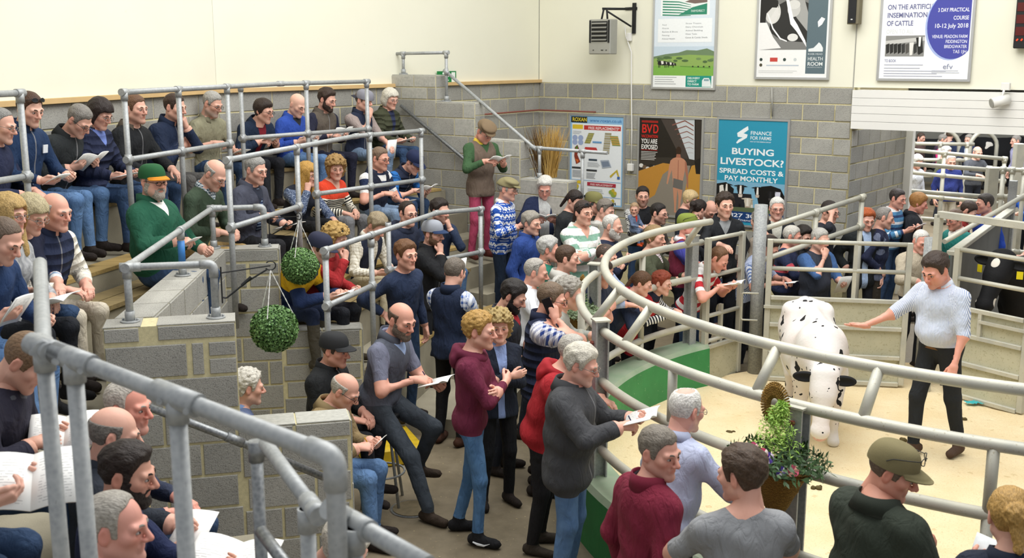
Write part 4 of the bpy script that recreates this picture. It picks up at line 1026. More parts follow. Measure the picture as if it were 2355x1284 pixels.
# sheeted race wall beside the black cow
r0, r1 = np.array(at_z(2188, 583, 1.5)), np.array(at_z(2325, 483, 1.5))
rw = empty('race_wall', (r0[0], r0[1], 0), 'grey sheeted race wall with pale capping beside the black cow', 'partition'); u = unit2((r1-r0)[:2]); L = np.linalg.norm((r1-r0)[:2])
mk('sheet_panel', *obox((u[0]*L/2, u[1]*L/2, .74), (u[0], u[1], 0), (u[1], -u[0], 0), (0, 0, 1), L/2, .012, .74), m_simple('dark_sheet', '#6c6f6e', .6, .2, 3, .3), rw)
mk('capping', *obox((u[0]*L/2, u[1]*L/2, 1.5), (u[0], u[1], 0), (u[1], -u[0], 0), (0, 0, 1), L/2, .05, .025, .005), M['rail'], rw)
mk('leg', *obox((u[0]*L, u[1]*L, .95), (u[0], u[1], 0), (u[1], -u[0], 0), (0, 0, 1), .05, .05, .95, .004), M['galv'], rw)
# pens seen through the doorway
def penrail(label, x0, y0, x1, y1, Y0, Y1, n, dz, posts=(0, 1), r=.03):
    a, b = np.array(at_Y(x0, y0, Y0)), np.array(at_Y(x1, y1, Y1)); rails = [[a-np.array((0, 0, dz*i)), b-np.array((0, 0, dz*i))] for i in range(n)]
    handrail(label, rails, [(a+(b-a)*t, up(a+(b-a)*t, 0)) for t in posts], r=r, mat=M['rail'], name='pen_fence', cat='fence')
penrail('nearest pale pen fence seen through the doorway', 2078, 376, 2275, 391, 17.2, 17.2, 4, .42, (.02, .99), .035)
penrail('second pale pen fence behind the man in the blue sweater', 2095, 345, 2315, 366, 19.8, 19.8, 3, .40, (.0, .35, .98), .035)
penrail('farthest pale pen fence under the doorway lintel', 2085, 330, 2240, 332, 25.0, 25.0, 3, .36, (.1, .5, .9), .04)
penrail('pale pen fence at the right side of the doorway', 2276, 388, 2440, 396, 17.2, 16.6, 4, .42, (.0, .2, .33, .5), .035)
for i, (x, y0, Y) in enumerate(((2283, 385, 16.6), (2345, 330, 19.0))):
    p = np.array(at_Y(x, y0, Y)); mk('pen_post', *obox(up(p, p[2]/2), (1, 0, 0), (0, 1, 0), (0, 0, 1), .075, .075, p[2]/2, .01), M['rail'], None, ['thick pale square pen post in the doorway', 'tall pale square pen post at the right edge of the doorway'][i], 'post')
for i, (x, Y) in enumerate(((2135, 27.), (2225, 28.5), (2305, 26.))):
    c = np.array(at_Y(x, 335, Y)); hoop = [c+np.array((.75*math.cos(t), 0, .45*math.sin(t))) for t in np.linspace(0, math.pi, 14)]
    tube('feed_barrier_hoop', [up(hoop[0], .0)]+hoop+[up(hoop[-1], .0)], .05, M['rail'], None, 10, label=['curved pale barrier hoop at the left of the far pens', 'curved pale barrier hoop in the middle of the far pens', 'curved pale barrier hoop at the right of the far pens'][i], cat='barrier')
wall_slab('wall_far', (-2, 33.5), (26, 30.5), 0, 7.0, .2, m_simple('dim_barn_wall', '#7d7c74', .9, 0, 1, .3), kind='structure')
# ---------------------------------------------------------------- posters and wall fixtures
_PM = {}
def flat(hx, rough=.35):
    if hx not in _PM: _PM[hx] = m_simple('print_'+hx.strip('#'), hx, rough, 0, 40, .04)
    return _PM[hx]
class Poster:
    def __init__(s, name, label, x0, y0, x1, y1, H=None, fr=.03, bg='#f2f4f2', out=.03):
        a = wallpt(x0, y0, out); b = wallpt(x1, (y0+y1)/2, out)
        s.W = np.linalg.norm((b-a)[:2]); s.a = a; zb = wallpt(x0+(x1-x0)*.5, y1, out)[2]; zt = wallpt(x0+(x1-x0)*.5, y0, out)[2]; s.H = H or (zt-zb)
        s.root = empty(name, (a[0], a[1], zt), label, 'poster'); s.k = 0
        s.root.matrix_world = Matrix(((uK[0], 0, nK[0], a[0]), (uK[1], 0, nK[1], a[1]), (0, 1, 0, zt), (0, 0, 0, 1)))
        W_, H_ = s.W, s.H
        mk('backing', *boxvf((fr*.5, -H_+fr*.5, -.012), (W_-fr*.5, -fr*.5, .002)), flat(bg), s.root)
        for lo, hi in (((0, -H_, -.02), (fr, 0, .014)), ((W_-fr, -H_, -.02), (W_, 0, .014)), ((fr, -fr, -.02), (W_-fr, 0, .014)), ((fr, -H_, -.02), (W_-fr, -H_+fr, .014))):
            mk('frame_bar', *boxvf(lo, hi), M['alu'], s.root)
        s.fr = fr
    def xy(s, u, v): f = s.fr; return (f+(s.W-2*f)*u, -(f+(s.H-2*f)*v))
    def layer(s): s.k += 1; return .0025+s.k*.00012
    def poly(s, pts, hx, name='print_shape'):
        z = s.layer(); P = [(*s.xy(u, v), z) for u, v in pts]; n = len(P); ar = sum(P[i][0]*P[(i+1) % n][1]-P[(i+1) % n][0]*P[i][1] for i in range(n))
        return mk(name, P if ar > 0 else P[::-1], [tuple(range(n))], flat(hx), s.root)
    def rect(s, u0, v0, u1, v1, hx, name='print_panel'): return s.poly([(u0, v0), (u1, v0), (u1, v1), (u0, v1)], hx, name)
    def disc(s, u, v, r, hx, ry=None, n=28, name='print_disc', rot=0):
        asp = (s.W-2*s.fr)/(s.H-2*s.fr); ry = (r if ry is None else ry)*asp; c, d = math.cos(rot), math.sin(rot)
        return s.poly([(u+r*math.cos(t)*c-ry/asp*math.sin(t)*d, v+(ry*math.sin(t)*c+r*asp*math.cos(t)*d)) for t in np.linspace(0, 2*math.pi, n+1)[:-1]], hx, name)
    def text(s, body, u, v, h, hx, align='LEFT', width=None, bold=.0, sx=1.0):
        cu = bpy.data.curves.new('lettering', 'FONT'); cu.body = body; cu.align_x = align; cu.size = 1; cu.offset = bold
        t = bpy.data.objects.new('lettering', cu); SC.objects.link(t); dg = bpy.context.evaluated_depsgraph_get(); me = bpy.data.meshes.new_from_object(t.evaluated_get(dg)); bpy.data.objects.remove(t)
        xs = [q.co.x for q in me.vertices]; ys = [q.co.y for q in me.vertices]
        if not xs: return
        hh = h*(s.H-2*s.fr); w0, h0 = max(xs)-min(xs), max(ys)-min(ys)
        ky = hh/.72; kx = ky*sx
        if width: kx = width*(s.W-2*s.fr)/w0
        x, y = s.xy(u, v); z = s.layer()
        for q in me.vertices: q.co = Vector((x+q.co.x*kx, y+q.co.y*ky, z))
        me.materials.clear(); me.materials.append(flat(hx)); o = bpy.data.objects.new('lettering', me); SC.objects.link(o); o.parent = s.root; return o
    def lines(s, u0, u1, v0, dv, n, hx, h=.004, rag=.25):
        for i in range(n): s.rect(u0, v0+i*dv, u1-(u1-u0)*rag*random.random(), v0+i*dv+h, hx, 'print_line')
def cowprint(p, u, v, s, body='#20201f', leg='#1a1a19', patch='#ece9e0', flip=1):
    f = flip; w = s*.62
    p.poly([(u-f*.5*s, v-.28*w), (u-f*.2*s, v-.33*w), (u+f*.25*s, v-.30*w), (u+f*.5*s, v-.18*w), (u+f*.45*s, v+.05*w), (u+f*.1*s, v+.10*w), (u-f*.3*s, v+.08*w), (u-f*.52*s, v)], body)
    p.poly([(u+f*.42*s, v-.28*w), (u+f*.62*s, v-.16*w), (u+f*.66*s, v+.12*w), (u+f*.56*s, v+.14*w), (u+f*.44*s, v-.05*w)], body)
    for x in (-.42, -.3, .2, .34): p.rect(u+f*x*s-.03*s, v+.0*w, u+f*x*s+.03*s, v+.32*w, leg)
    p.poly([(u-f*.2*s, v-.30*w), (u+f*.05*s, v-.30*w), (u+f*.08*s, v-.05*w), (u-f*.12*s, v+.02*w)], patch); p.poly([(u+f*.28*s, v-.22*w), (u+f*.42*s, v-.16*w), (u+f*.36*s, v+.02*w)], patch)
# farm supplies poster (upper, green hills)
p = Poster('poster', 'framed farm supplies poster with grazing cows and green hills logo', 1504, -42, 1649, 206)
p.rect(0, 0, 1, .62, '#dfe9f2'); p.rect(.10, .0, .90, .30, '#f3f6f6')
p.rect(.13, .09, .86, .30, '#eef3f1', 'logo_field')
for i in range(6): p.poly([(.13, .155+i*.026), (.40, .165+i*.026), (.60, .20+i*.02), (.60, .205+i*.02), (.40, .176+i*.026), (.13, .168+i*.026)], '#2f8a6d')
p.poly([(.40, .295), (.62, .225), (.86, .19), (.86, .295)], '#2f8a6d'); p.poly([(.50, .17), (.66, .135), (.86, .15), (.86, .18), (.66, .19)], '#7a6660'); p.text('FARMDIRECT', .60, .27, .022, '#e6f2ee', width=.22)
p.rect(.06, .33, .95, .56, '#f4f7f8')
for i in range(5):
    p.text(('Feed', 'Minerals', 'Buckets & Blocks', 'Fencing', 'Animal Health')[i], .13, .395+i*.034, .014, '#6b7076', width=(.07, .11, .26, .12, .22)[i]); p.text(('Straw Treatm', 'Dairy Chemicals', 'Animal Bedding', 'Water Tanks', 'Gates & Cattle Sheds')[i], .52, .385+i*.034, .014, '#6b7076', width=(.25, .28, .28, .19, .36)[i])
p.rect(0, .60, 1, .70, '#c9d9e6'); p.poly([(0, .70), (.2, .675), (.42, .66), (.55, .635), (.72, .64), (.88, .62), (1, .65), (1, .74), (0, .74)], '#6f8763'); p.poly([(0, .72), (.25, .70), (.6, .68), (1, .69), (1, .88), (0, .88)], '#8fae5c')
for i in range(14): p.disc(random.random(), .70+.05*random.random(), .03+.03*random.random(), random.choice(('#4f6b41', '#5d7a4c', '#74905a')), .018)
p.rect(0, .79, 1, .885, '#7fb34d'); p.poly([(.45, .79), (.95, .805), (.95, .812), (.45, .797)], '#5b8a3c')
cowprint(p, .16, .775, .17); cowprint(p, .30, .78, .13); 
for i in range(4): p.disc(.66+i*.09, .795, .014, '#2b2b2a', .010)
p.rect(0, .885, 1, 1, '#f4f6f5'); p.rect(.55, .885, .97, .995, '#1f9483')
for i, t in enumerate(('DELIVERY', 'DIRECT', 'TO FARM')): p.text(t, .58, .918+i*.030, .020, '#f2fbf8', width=(.20, .15, .185)[i], bold=.012)
p.poly([(.82, .99), (.82, .93), (.85, .905), (.93, .905), (.95, .93), (.97, .99)], '#e8efee'); p.rect(.85, .915, .93, .935, '#8aa8b0'); p.lines(.03, .42, .90, .022, 4, '#8c8f92', .005)
# health room poster (black and white photograph)
p = Poster('poster', 'framed black and white health check poster with stethoscope and grey side panel', 1744, -40, 1912, 183)
p.rect(.02, .0, .70, .70, '#7d7d7b'); p.poly([(.18, .25), (.5, .12), (.70, .2), (.70, .62), (.35, .60), (.16, .5)], '#2a2a2a'); p.poly([(.42, .08), (.62, .1), (.70, .3), (.70, .5), (.55, .36), (.44, .24)], '#a5a5a2')
p.disc(.50, .26, .09, '#c9c8c4', .10); p.disc(.50, .21, .085, '#d8d7d2', .06)
p.disc(.20, .29, .115, '#d7d6d1', .15); p.poly([(.02, .12), (.12, .13), (.27, .16), (.28, .24), (.19, .235), (.11, .30), (.10, .40), (.02, .42)], '#1d1d1d'); p.poly([(.27, .22), (.285, .30), (.31, .315), (.27, .33), (.26, .37), (.20, .42), (.14, .38)], '#dedcd8')
p.poly([(.02, .40), (.12, .40), (.22, .56), (.34, .68), (.02, .70)], '#f1f0ee'); p.poly([(.12, .30), (.135, .30), (.22, .46), (.33, .57), (.42, .60), (.42, .612), (.32, .585), (.205, .47)], '#f8f8f6'); p.disc(.5, .565, .075, '#e4e3df', .05)
p.poly([(.34, .0), (.37, .0), (.50, .36), (.56, .43), (.68, .60), (.70, .67), (.55, .50), (.46, .42)], '#fbfbfa')
p.rect(.0, .70, .98, 1, '#f3f3f1'); p.rect(.70, .0, .97, .96, '#5d6f77', 'side_panel')
for i, (u, c) in enumerate(((.06, '#2c3c3a'), (.24, '#c8473f'), (.40, '#3b4a45'), (.55, '#c9cfd0'))):
    if i == 1: p.rect(u-.05, .785, u+.06, .83, c)
    else: p.disc(u, .807, .022, c)
p.disc(.06, .868, .022, '#4e4a38'); p.lines(.14, .62, .865, .02, 1, '#b9c3cf', .012); p.lines(.03, .62, .93, .018, 2, '#c3c3c1', .005)
p.text('20TH AUGUST', .74, .055, .018, '#dfe6e8', width=.19); p.text('6TH SEPTEMBER', .735, .10, .018, '#dfe6e8', width=.2)
p.poly([(.84, .40), (.89, .35), (.94, .37), (.90, .43), (.85, .46)], '#eef1f1'); p.poly([(.73, .72), (.73, .69), (.80, .68), (.85, .64), (.87, .62), (.90, .64), (.93, .68), (.93, .72)], '#e8eced')
p.text('RIVER MEAD', .725, .755, .018, '#dde5e7', width=.20); p.text('HEALTH', .725, .815, .038, '#f0f4f4', width=.205); p.text('ROOM', .725, .872, .040, '#f0f4f4', width=.205, bold=.01); p.text('FOR LIVESTOCK HEALTH', .725, .895, .010, '#dde5e7', width=.2)
# training course poster
p = Poster('poster', 'framed white course poster with big blue circle on the cream wall', 2030, -46, 2240, 187)
p.rect(0, 0, 1, 1, '#f4f6f9')
for i, (t, w) in enumerate((('ON THE ARTIFICIAL', .56), ('INSEMINATION', .45), ('OF CATTLE', .30))): p.text(t, .055, .27+i*.085, .052, '#6c6f97', width=w, bold=.028)
p.text('OPEN TO ALL', .055, .525, .046, '#d5d7d6', width=.31)
asp = (p.W-.06)/(p.H-.06)
circ = [(min(.985, .80+.285*math.cos(t)), .44+.36*asp*math.sin(t)*1.05) for t in np.linspace(0, 2*math.pi, 40)[:-1]]; p.poly([(u-.02 if u < .98 else u, v+.012) for u, v in circ], '#a9b9e6'); p.poly(circ, '#4a4ea6')
for i, (t, w, h) in enumerate((('3 DAY PRACTICAL', .34, .040), ('COURSE', .165, .040), ('10-12 July 2018', .36, .044))): p.text(t, .965, .305+i*.082, h, '#f3f4fb', 'RIGHT', width=w, bold=.012)
for i, (t, w) in enumerate((('VENUE: PEADON FARM', .385), ('FIDDINGTON', .23), ('BRIDGWATER', .245), ('TA5 1JH', .145))): p.text(t, .965, .575+i*.052, .034, '#e9eaf8', 'RIGHT', width=w, bold=.012)
p.rect(.055, .545, .50, .765, '#8d8d8a', 'photo')
p.poly([(.055, .60), (.5, .56), (.5, .60), (.055, .64)], '#c9c8c4')
for i in range(9): p.poly([(.06+i*.045, .64), (.10+i*.045, .625), (.105+i*.045, .72), (.07+i*.045, .74)], random.choice(('#2a2a29', '#353534', '#1f1f1e', '#55534f')))
p.poly([(.33, .62), (.38, .615), (.37, .75), (.34, .755)], '#e6e4de'); p.poly([(.40, .57), (.47, .56), (.49, .72), (.44, .75)], '#262625'); p.poly([(.43, .56), (.46, .56), (.455, .66), (.435, .66)], '#efeee9')
p.text('TO BOOK', .055, .825, .030, '#7d80a8', width=.135); p.lines(.055, .50, .85, .035, 2, '#b9bcc9', .008); p.lines(.055, .85, .915, .027, 3, '#b3b6c6', .007)
p.text('e', .72, .895, .055, '#8d93ad', width=.036); p.text('f', .762, .895, .055, '#8d93ad', width=.026); p.text('v', .79, .895, .055, '#8d93ad', width=.040); p.lines(.60, .92, .91, .02, 2, '#c4c8d2', .006, .1)
# ear-tag supplier poster
p = Poster('poster', 'framed blue edged ear tag price poster covered with small products', 1309, 263, 1437, 476, H=None)
p.rect(0, 0, 1, 1, '#8fbfe6'); p.rect(.03, .085, .97, .985, '#eef3f8'); p.rect(.01, .01, .32, .078, '#23282c'); p.text('ROXAN', .035, .062, .042, '#e8d23c', width=.27, bold=.02); p.text('www.roxan.co.uk', .37, .064, .036, '#2f6fae', width=.60, bold=.01)
p.rect(.04, .10, .24, .15, '#e3c53a'); p.rect(.26, .105, .95, .155, '#c23a36'); p.text('FREE REPLACEMENTS*', .34, .147, .030, '#f7eeee', width=.58, bold=.01)
for i in range(4): p.disc(.09+.11*(i % 2), .25+.05*(i//2), .05, '#9fb0d6', .045)
p.lines(.05, .22, .175, .014, 3, '#8b8f98', .004)
def slats(u0, v0, u1, v1, c1, c2, sk=.06, n=9):
    for i in range(n): t = i/n; t2 = (i+.8)/n; p.poly([(u0+sk*(1-t), v0+(v1-v0)*t), (u1+sk*(1-t), v0+(v1-v0)*t), (u1+sk*(1-t2), v0+(v1-v0)*t2), (u0+sk*(1-t2), v0+(v1-v0)*t2)], c1 if i % 2 else c2)
slats(.27, .19, .38, .31, '#a8a23c', '#8d8a32', .08); slats(.62, .18, .74, .42, '#b2aa8e', '#a0987c', .04); slats(.80, .21, .95, .32, '#d8a24a', '#8c9a4a', -.05)
p.rect(.43, .28, .60, .30, '#6fa0cf'); p.poly([(.29, .35), (.50, .35), (.54, .40), (.26, .40)], '#c43f3c'); p.poly([(.09, .36), (.14, .33), (.17, .37), (.14, .44), (.20, .52), (.12, .55), (.08, .46)], '#8c3a2c'); p.poly([(.10, .36), (.15, .34), (.14, .39)], '#4f8a3a'); p.poly([(.10, .49), (.17, .50), (.15, .54)], '#d86a30')
p.rect(.36, .48, .52, .50, '#3b4a5a'); p.poly([(.58, .49), (.74, .48), (.79, .56), (.62, .58)], '#aab4c2'); p.poly([(.60, .505), (.73, .495), (.765, .55), (.63, .565)], '#7d8ba0'); p.poly([(.76, .66), (.90, .58), (.94, .66), (.92, .67), (.88, .61), (.78, .68)], '#c9b23e'); p.rect(.90, .66, .95, .69, '#4a6fb0')
p.lines(.34, .58, .52, .014, 4, '#a2a6ae', .004); p.rect(.04, .58, .27, .60, '#33373c'); p.rect(.32, .60, .52, .62, '#33373c')
p.lines(.05, .28, .62, .014, 6, '#8b8f98', .005); p.lines(.32, .50, .64, .014, 5, '#8b8f98', .005); p.rect(.03, .725, .97, .73, '#7fb0dc')
p.rect(.04, .735, .22, .77, '#e3c53a'); p.rect(.34, .745, .88, .785, '#b03044'); p.text('FREE REPLACEMENTS*', .40, .779, .022, '#f7eeee', width=.42); 
for u, v in ((.12, .82), (.80, .84), (.84, .87), (.10, .93), (.80, .96)): p.disc(u, v, .05, '#94a84a', .035); p.disc(u+.03, v-.02, .03, '#c9b23e', .03)
p.rect(.03, .90, .97, .905, '#7fb0dc'); p.lines(.35, .7, .82, .02, 3, '#9fa3ab', .005)
# vaccination poster
p = Poster('poster', 'framed dark cattle vaccination poster with a bare-backed figure walking through a barn', 1468, 268, 1616, 500)
p.rect(0, 0, 1, 1, '#2a2622'); p.poly([(.34, .0), (.62, .0), (.80, .40), (.70, .42)], '#4a423d'); p.poly([(.56, 0), (.88, 0), (.90, .44), (.84, .44)], '#c9cfd2'); p.poly([(.90, 0), (1, 0), (1, .5), (.92, .44)], '#35302c')
for i in range(7): t = i/7; w = .17*(1-t)+.03; x = .73+.13*t; y = .01+.38*t; p.poly([(x-w, y+.05*(1-t)), (x, y), (x+w*.7, y+.05*(1-t)), (x+w*.7, y+.062*(1-t)), (x, y+.014*(1-t)), (x-w, y+.062*(1-t))], '#8a5a50')
p.poly([(0, .42), (.45, .40), (.80, .40), (1, .42), (1, .52), (0, .56)], '#3a352f')
for i in range(10): p.disc(.04+i*.055, .50+.015*(i % 3), .035, random.choice(('#1c1b1a', '#e0ded8', '#2b2a28', '#6d5a48')), .03)
p.poly([(0, .56), (.40, .46), (.62, .47), (.5, .60), (.30, .80), (.02, .95), (0, .95)], '#c08a3c'); p.poly([(.86, .47), (1, .44), (1, 1), (.70, 1), (.74, .7)], '#c2903f'); p.poly([(.40, .58), (.60, .47), (.84, .47), (.76, .75), (.72, 1), (.0, 1), (.0, .93), (.28, .80)], '#8d8579')
p.poly([(.90, .42), (1, .38), (1, .55), (.93, .55)], '#22201e')
# walker seen from behind
sk, sk2 = '#c88f72', '#a9705a'
p.disc(.645, .325, .042, '#3a2a20', .060); p.poly([(.615, .36), (.675, .36), (.685, .40), (.605, .40)], sk2); p.poly([(.52, .43), (.56, .405), (.60, .395), (.69, .395), (.74, .41), (.775, .44), (.755, .52), (.735, .60), (.72, .66), (.57, .66), (.555, .58), (.54, .50)], sk)
p.poly([(.52, .43), (.55, .42), (.555, .50), (.52, .58), (.485, .68), (.465, .67), (.485, .57), (.50, .49)], sk); p.poly([(.775, .44), (.75, .43), (.755, .52), (.785, .60), (.795, .70), (.815, .70), (.81, .58), (.795, .50)], sk2)
p.poly([(.565, .66), (.725, .66), (.72, .76), (.70, .86), (.69, .93), (.665, .93), (.665, .80), (.645, .72), (.635, .82), (.63, .94), (.655, .97), (.60, .965), (.60, .90), (.585, .80)], sk); p.poly([(.64, .42), (.652, .42), (.655, .64), (.64, .64)], sk2)
p.poly([(.575, .61), (.73, .63), (.725, .725), (.57, .705)], '#6d6a66', 'clipboard')
for ch, u_, w_ in (('B', .035, .080), ('V', .120, .100), ('D', .222, .083)): p.text(ch, u_, .155, .090, '#d8302a', width=w_, bold=.02)
for i, (t, c, h, w) in enumerate(((' ', '#d8302a', .090, .27), ('VACCINATION', '#d8302a', .030, .27), ('YOU ARE', '#f4f2ee', .048, .265), ('EXPOSED', '#f4f2ee', .048, .265))): p.text(t, .035, (.155, .205, .265, .325)[i], h, c, width=w, bold=.02)
p.rect(.035, .03, .305, .036, '#d8302a'); p.rect(.035, .042, .305, .048, '#d8302a'); p.rect(.035, .332, .305, .337, '#b82a26'); p.lines(.035, .31, .35, .016, 6, '#d9d6d0', .006, .2)
# finance poster
p = Poster('poster', 'framed turquoise finance poster asking about buying livestock', 1650, 272, 1812, 524)
p.rect(0, 0, 1, 1, '#2f96b4')
p.poly([(.37, .08), (.43, .055), (.44, .09), (.37, .125), (.43, .135), (.42, .165), (.28, .225), (.265, .215), (.30, .185), (.36, .165), (.285, .16), (.275, .125)], '#eef6f8', 'logo_mark')
for i, (t, h, w) in enumerate((('FINANCE', .036, .30), ('FOR FARMS', .033, .30), ('PART OF THE FARMING GROUP', .011, .30))): p.text(t, .47, (.135, .18, .205)[i], h, '#eef6f8', width=w, bold=.006)
for i, (t, h, w, u) in enumerate((('BUYING', .060, .61, .20), ('LIVESTOCK?', .064, .92, .035), ('SPREAD COSTS &', .046, .94, .03), ('PAY MONTHLY', .046, .78, .11))): p.text(t, u, (.325, .425, .510, .578)[i], h, '#f2f8fa', width=w, bold=.022)
p.rect(0, .585, 1, .90, '#7fb3cf')
def cowhead(p, u, v, s, col, nose='#c9b8a8', blaze='#ece8e0'):
    w = s*.66
    p.poly([(u-.50*s, v-.30*w), (u-.26*s, v-.38*w), (u-.20*s, v-.26*w)], col); p.poly([(u+.50*s, v-.30*w), (u+.26*s, v-.38*w), (u+.20*s, v-.26*w)], col)
    p.poly([(u-.22*s, v-.40*w), (u+.22*s, v-.40*w), (u+.25*s, v-.15*w), (u+.17*s, v+.15*w), (u+.15*s, v+.36*w), (u-.15*s, v+.36*w), (u-.17*s, v+.15*w), (u-.25*s, v-.15*w)], col)
    p.poly([(u-.05*s, v-.36*w), (u+.06*s, v-.36*w), (u+.09*s, v+.2*w), (u-.09*s, v+.2*w)], blaze); p.poly([(u-.15*s, v+.22*w), (u+.15*s, v+.22*w), (u+.12*s, v+.42*w), (u-.12*s, v+.42*w)], nose)
p.poly([(0, .62), (.14, .60), (.26, .66), (.24, .82), (.20, .88), (0, .88)], '#1c1c1d'); p.poly([(.04, .64), (.10, .62), (.12, .74), (.05, .78)], '#e6e2da'); p.poly([(.60, .70), (.66, .62), (.80, .605), (.94, .63), (1, .70), (1, .88), (.66, .88)], '#151516'); p.poly([(.86, .66), (.94, .66), (.93, .80), (.88, .82)], '#dcdcea')
p.poly([(.22, .70), (.52, .70), (.56, .86), (.20, .88)], '#26262a'); p.poly([(.42, .74), (.54, .74), (.56, .86), (.44, .87)], '#b3a893')
for x in (.04, .12, .24, .34, .60, .70, .78, .90): p.rect(x, .80, x+.035, .885, '#18181a'); 
for x in (.19, .45, .52): p.rect(x, .80, x+.03, .885, '#d8d4ca')
cowhead(p, .15, .665, .20, '#1a1a1b'); cowhead(p, .36, .675, .22, '#202022', '#d8cabc'); cowhead(p, .61, .675, .19, '#161617'); cowhead(p, .47, .79, .20, '#cfc6b4', '#b09a88', '#e8e2d6'); cowhead(p, .80, .70, .17, '#1b1b1d', '#4a4646', '#2a2a2c')
p.poly([(.0, .84), (1, .82), (1, .90), (0, .90)], '#5d6a4c'); p.rect(.0, .875, 1, 1, '#1c3f74'); p.text('01827 307 000', .06, .93, .038, '#f2f5fa', width=.84, bold=.015); p.text('www.financeforfarms', .14, .965, .024, '#f2f5fa', width=.72); p.rect(0, .975, 1, 1, '#2f96b4')
# exit sign on the left wall
def left_pt(px, py, out): return np.array(at_line(px, py, tuple(C0+nA*out), 36))
a = left_pt(1006, 164, .03); b = left_pt(1049, 164, .03); zb = left_pt(1028, 191, .03)[2]
ex = empty('exit_sign', tuple(a), 'small green emergency exit sign with a running man', 'sign'); ex.matrix_world = Matrix(((uA[0], 0, nA[0], a[0]), (uA[1], 0, nA[1], a[1]), (0, 1, 0, a[2]), (0, 0, 0, 1)))
w_, h_ = np.linalg.norm((b-a)[:2]), a[2]-zb
mk('sign_plate', *boxvf((0, -h_, -.01), (w_, 0, 0)), m_simple('exit_green', '#12803f', .4, 0, 10, .05), ex)
wh = flat('#eef4ee')
def sg(pts, name='pictogram'): mk(name, [(x*w_, -y*h_, .002) for x, y in pts][::-1], [tuple(range(len(pts)))], wh, ex)
sg([(.74, .1), (.94, .1), (.94, .92), (.74, .92)]); sg([(.30+.05*math.cos(t), .18+.08*math.sin(t)) for t in np.linspace(0, 2*math.pi, 13)[:-1]]); sg([(.20, .30), (.36, .28), (.42, .55), (.34, .62), (.26, .55), (.24, .42), (.12, .50), (.10, .44)]); sg([(.30, .56), (.42, .54), (.52, .72), (.60, .74), (.58, .82), (.46, .80)]); sg([(.26, .56), (.36, .60), (.30, .78), (.12, .90), (.08, .84), (.22, .72)]); sg([(.36, .30), (.46, .42), (.60, .40), (.60, .47), (.44, .50)])
# fan heater on its bracket
a = wallpt(1363, 45, .42); U3, N3 = np.array((uK[0], uK[1], 0)), np.array((nK[0], nK[1], 0)); Z3 = np.array((0, 0, 1.))
ht = empty('fan_heater', tuple(a), 'grey louvred fan heater on a black wall bracket', 'heater'); hw_, hh_ = .37, .50
c = U3*hw_/2-Z3*hh_/2
mk('casing', *obox(c, U3, N3, Z3, hw_/2, .10, hh_/2, .012), M['grey'], ht)
mk('grille_recess', *obox(c+Z3*.075+N3*.095, U3, N3, Z3, .135, .01, .145), M['black'], ht)
for i in range(5): mk('louvre', *obox(c+Z3*(.19-.058*i)+N3*.115, U3, unit2(N3-Z3*.5), unit2(Z3+N3*.5), .125, .018, .005), M['grey'], ht)
for s in (-1, 1): mk('side_trim', *obox(c+U3*s*.16+Z3*.075+N3*.10, U3, N3, Z3, .012, .012, .16), M['black'], ht)
for x in (-.10, .05, .12): mk('control', *obox(c+U3*x-Z3*.19+N3*.103, U3, N3, Z3, .018 if x == .05 else .01, .004, .005), M['black'], ht)
for s in (-1, 1): tube('bracket_leg', [c+Z3*hh_/2+U3*(.02+s*.05), c+Z3*(hh_/2+.15)+U3*(.03+s*.025)], .014, M['black'], ht, 8)
tube('bracket_arm', [c+Z3*(hh_/2+.15)-U3*.02, c+Z3*(hh_/2+.15)+U3*.25-N3*.30], .018, M['black'], ht, 8); tube('bracket_arm', [c+Z3*(hh_/2+.12)+U3*.05, c+Z3*(hh_/2-.10)+U3*.27-N3*.34], .014, M['black'], ht, 8)
mk('wall_plate', *obox(c+Z3*(hh_/2+.02)+U3*.28-N3*.40, U3, N3, Z3, .028, .012, .22), M['black'], ht); mk('wall_plate', *obox(c+Z3*(hh_/2+.16)+U3*.22-N3*.41, U3, N3, Z3, .10, .008, .02), M['black'], ht)
mk('junction_box', *obox(c+Z3*.0+U3*.22-N3*.38, U3, N3, Z3, .03, .03, .06, .006), M['white'], ht)
# speaker bar, camera, led board
a = wallpt(1967, 10, .10); sp1 = empty('wall_speaker', tuple(a), 'slim black speaker with wooden sides high on the cream wall', 'speaker')
mk('cabinet', *obox((0, 0, 0), U3, N3, Z3, .075, .06, .25, .006), m_simple('brown_box', '#7d7660', .7), sp1); mk('grille', *obox(N3*.062+U3*-.01, U3, N3, Z3, .05, .01, .235), M['black'], sp1); mk('badge', *obox(N3*.074-Z3*.19+U3*-.01, U3, N3, Z3, .012, .002, .006), M['white'], sp1)
a = wallpt(2303, 232, .14); cm = empty('cctv_camera', tuple(a), 'white cylindrical camera hanging in front of the shutter box', 'camera')
dirc = unit2(-U3*.75+N3*.6-Z3*.25); tube('housing', [-dirc*.09, dirc*.12], .062, M['white'], cm, 20); tube('lens_cover', [dirc*.12, dirc*.128], .055, M['grey'], cm, 20); mk('mount', *obox(Z3*.17+U3*.03-N3*.03, U3, N3, Z3, .05, .04, .045, .006), M['white'], cm); tube('stem', [Z3*.13+U3*.02, Z3*.02], .014, M['white'], cm, 8)
a = wallpt(2352, 40, .08); lb = empty('led_board', tuple(a), 'black electronic board with red digits at the right edge', 'display'); mk('casing', *obox(U3*.30, U3, N3, Z3, .37, .05, .36, .01), M['black'], lb)
N = NT('red_digits'); e = N.n('ShaderNodeEmission'); e.inputs[0].default_value = (1, .05, .02, 1); e.inputs[1].default_value = 2.2; N.l(e.outputs[0], N.t.nodes['Material Output'].inputs[0]); redled = N.m
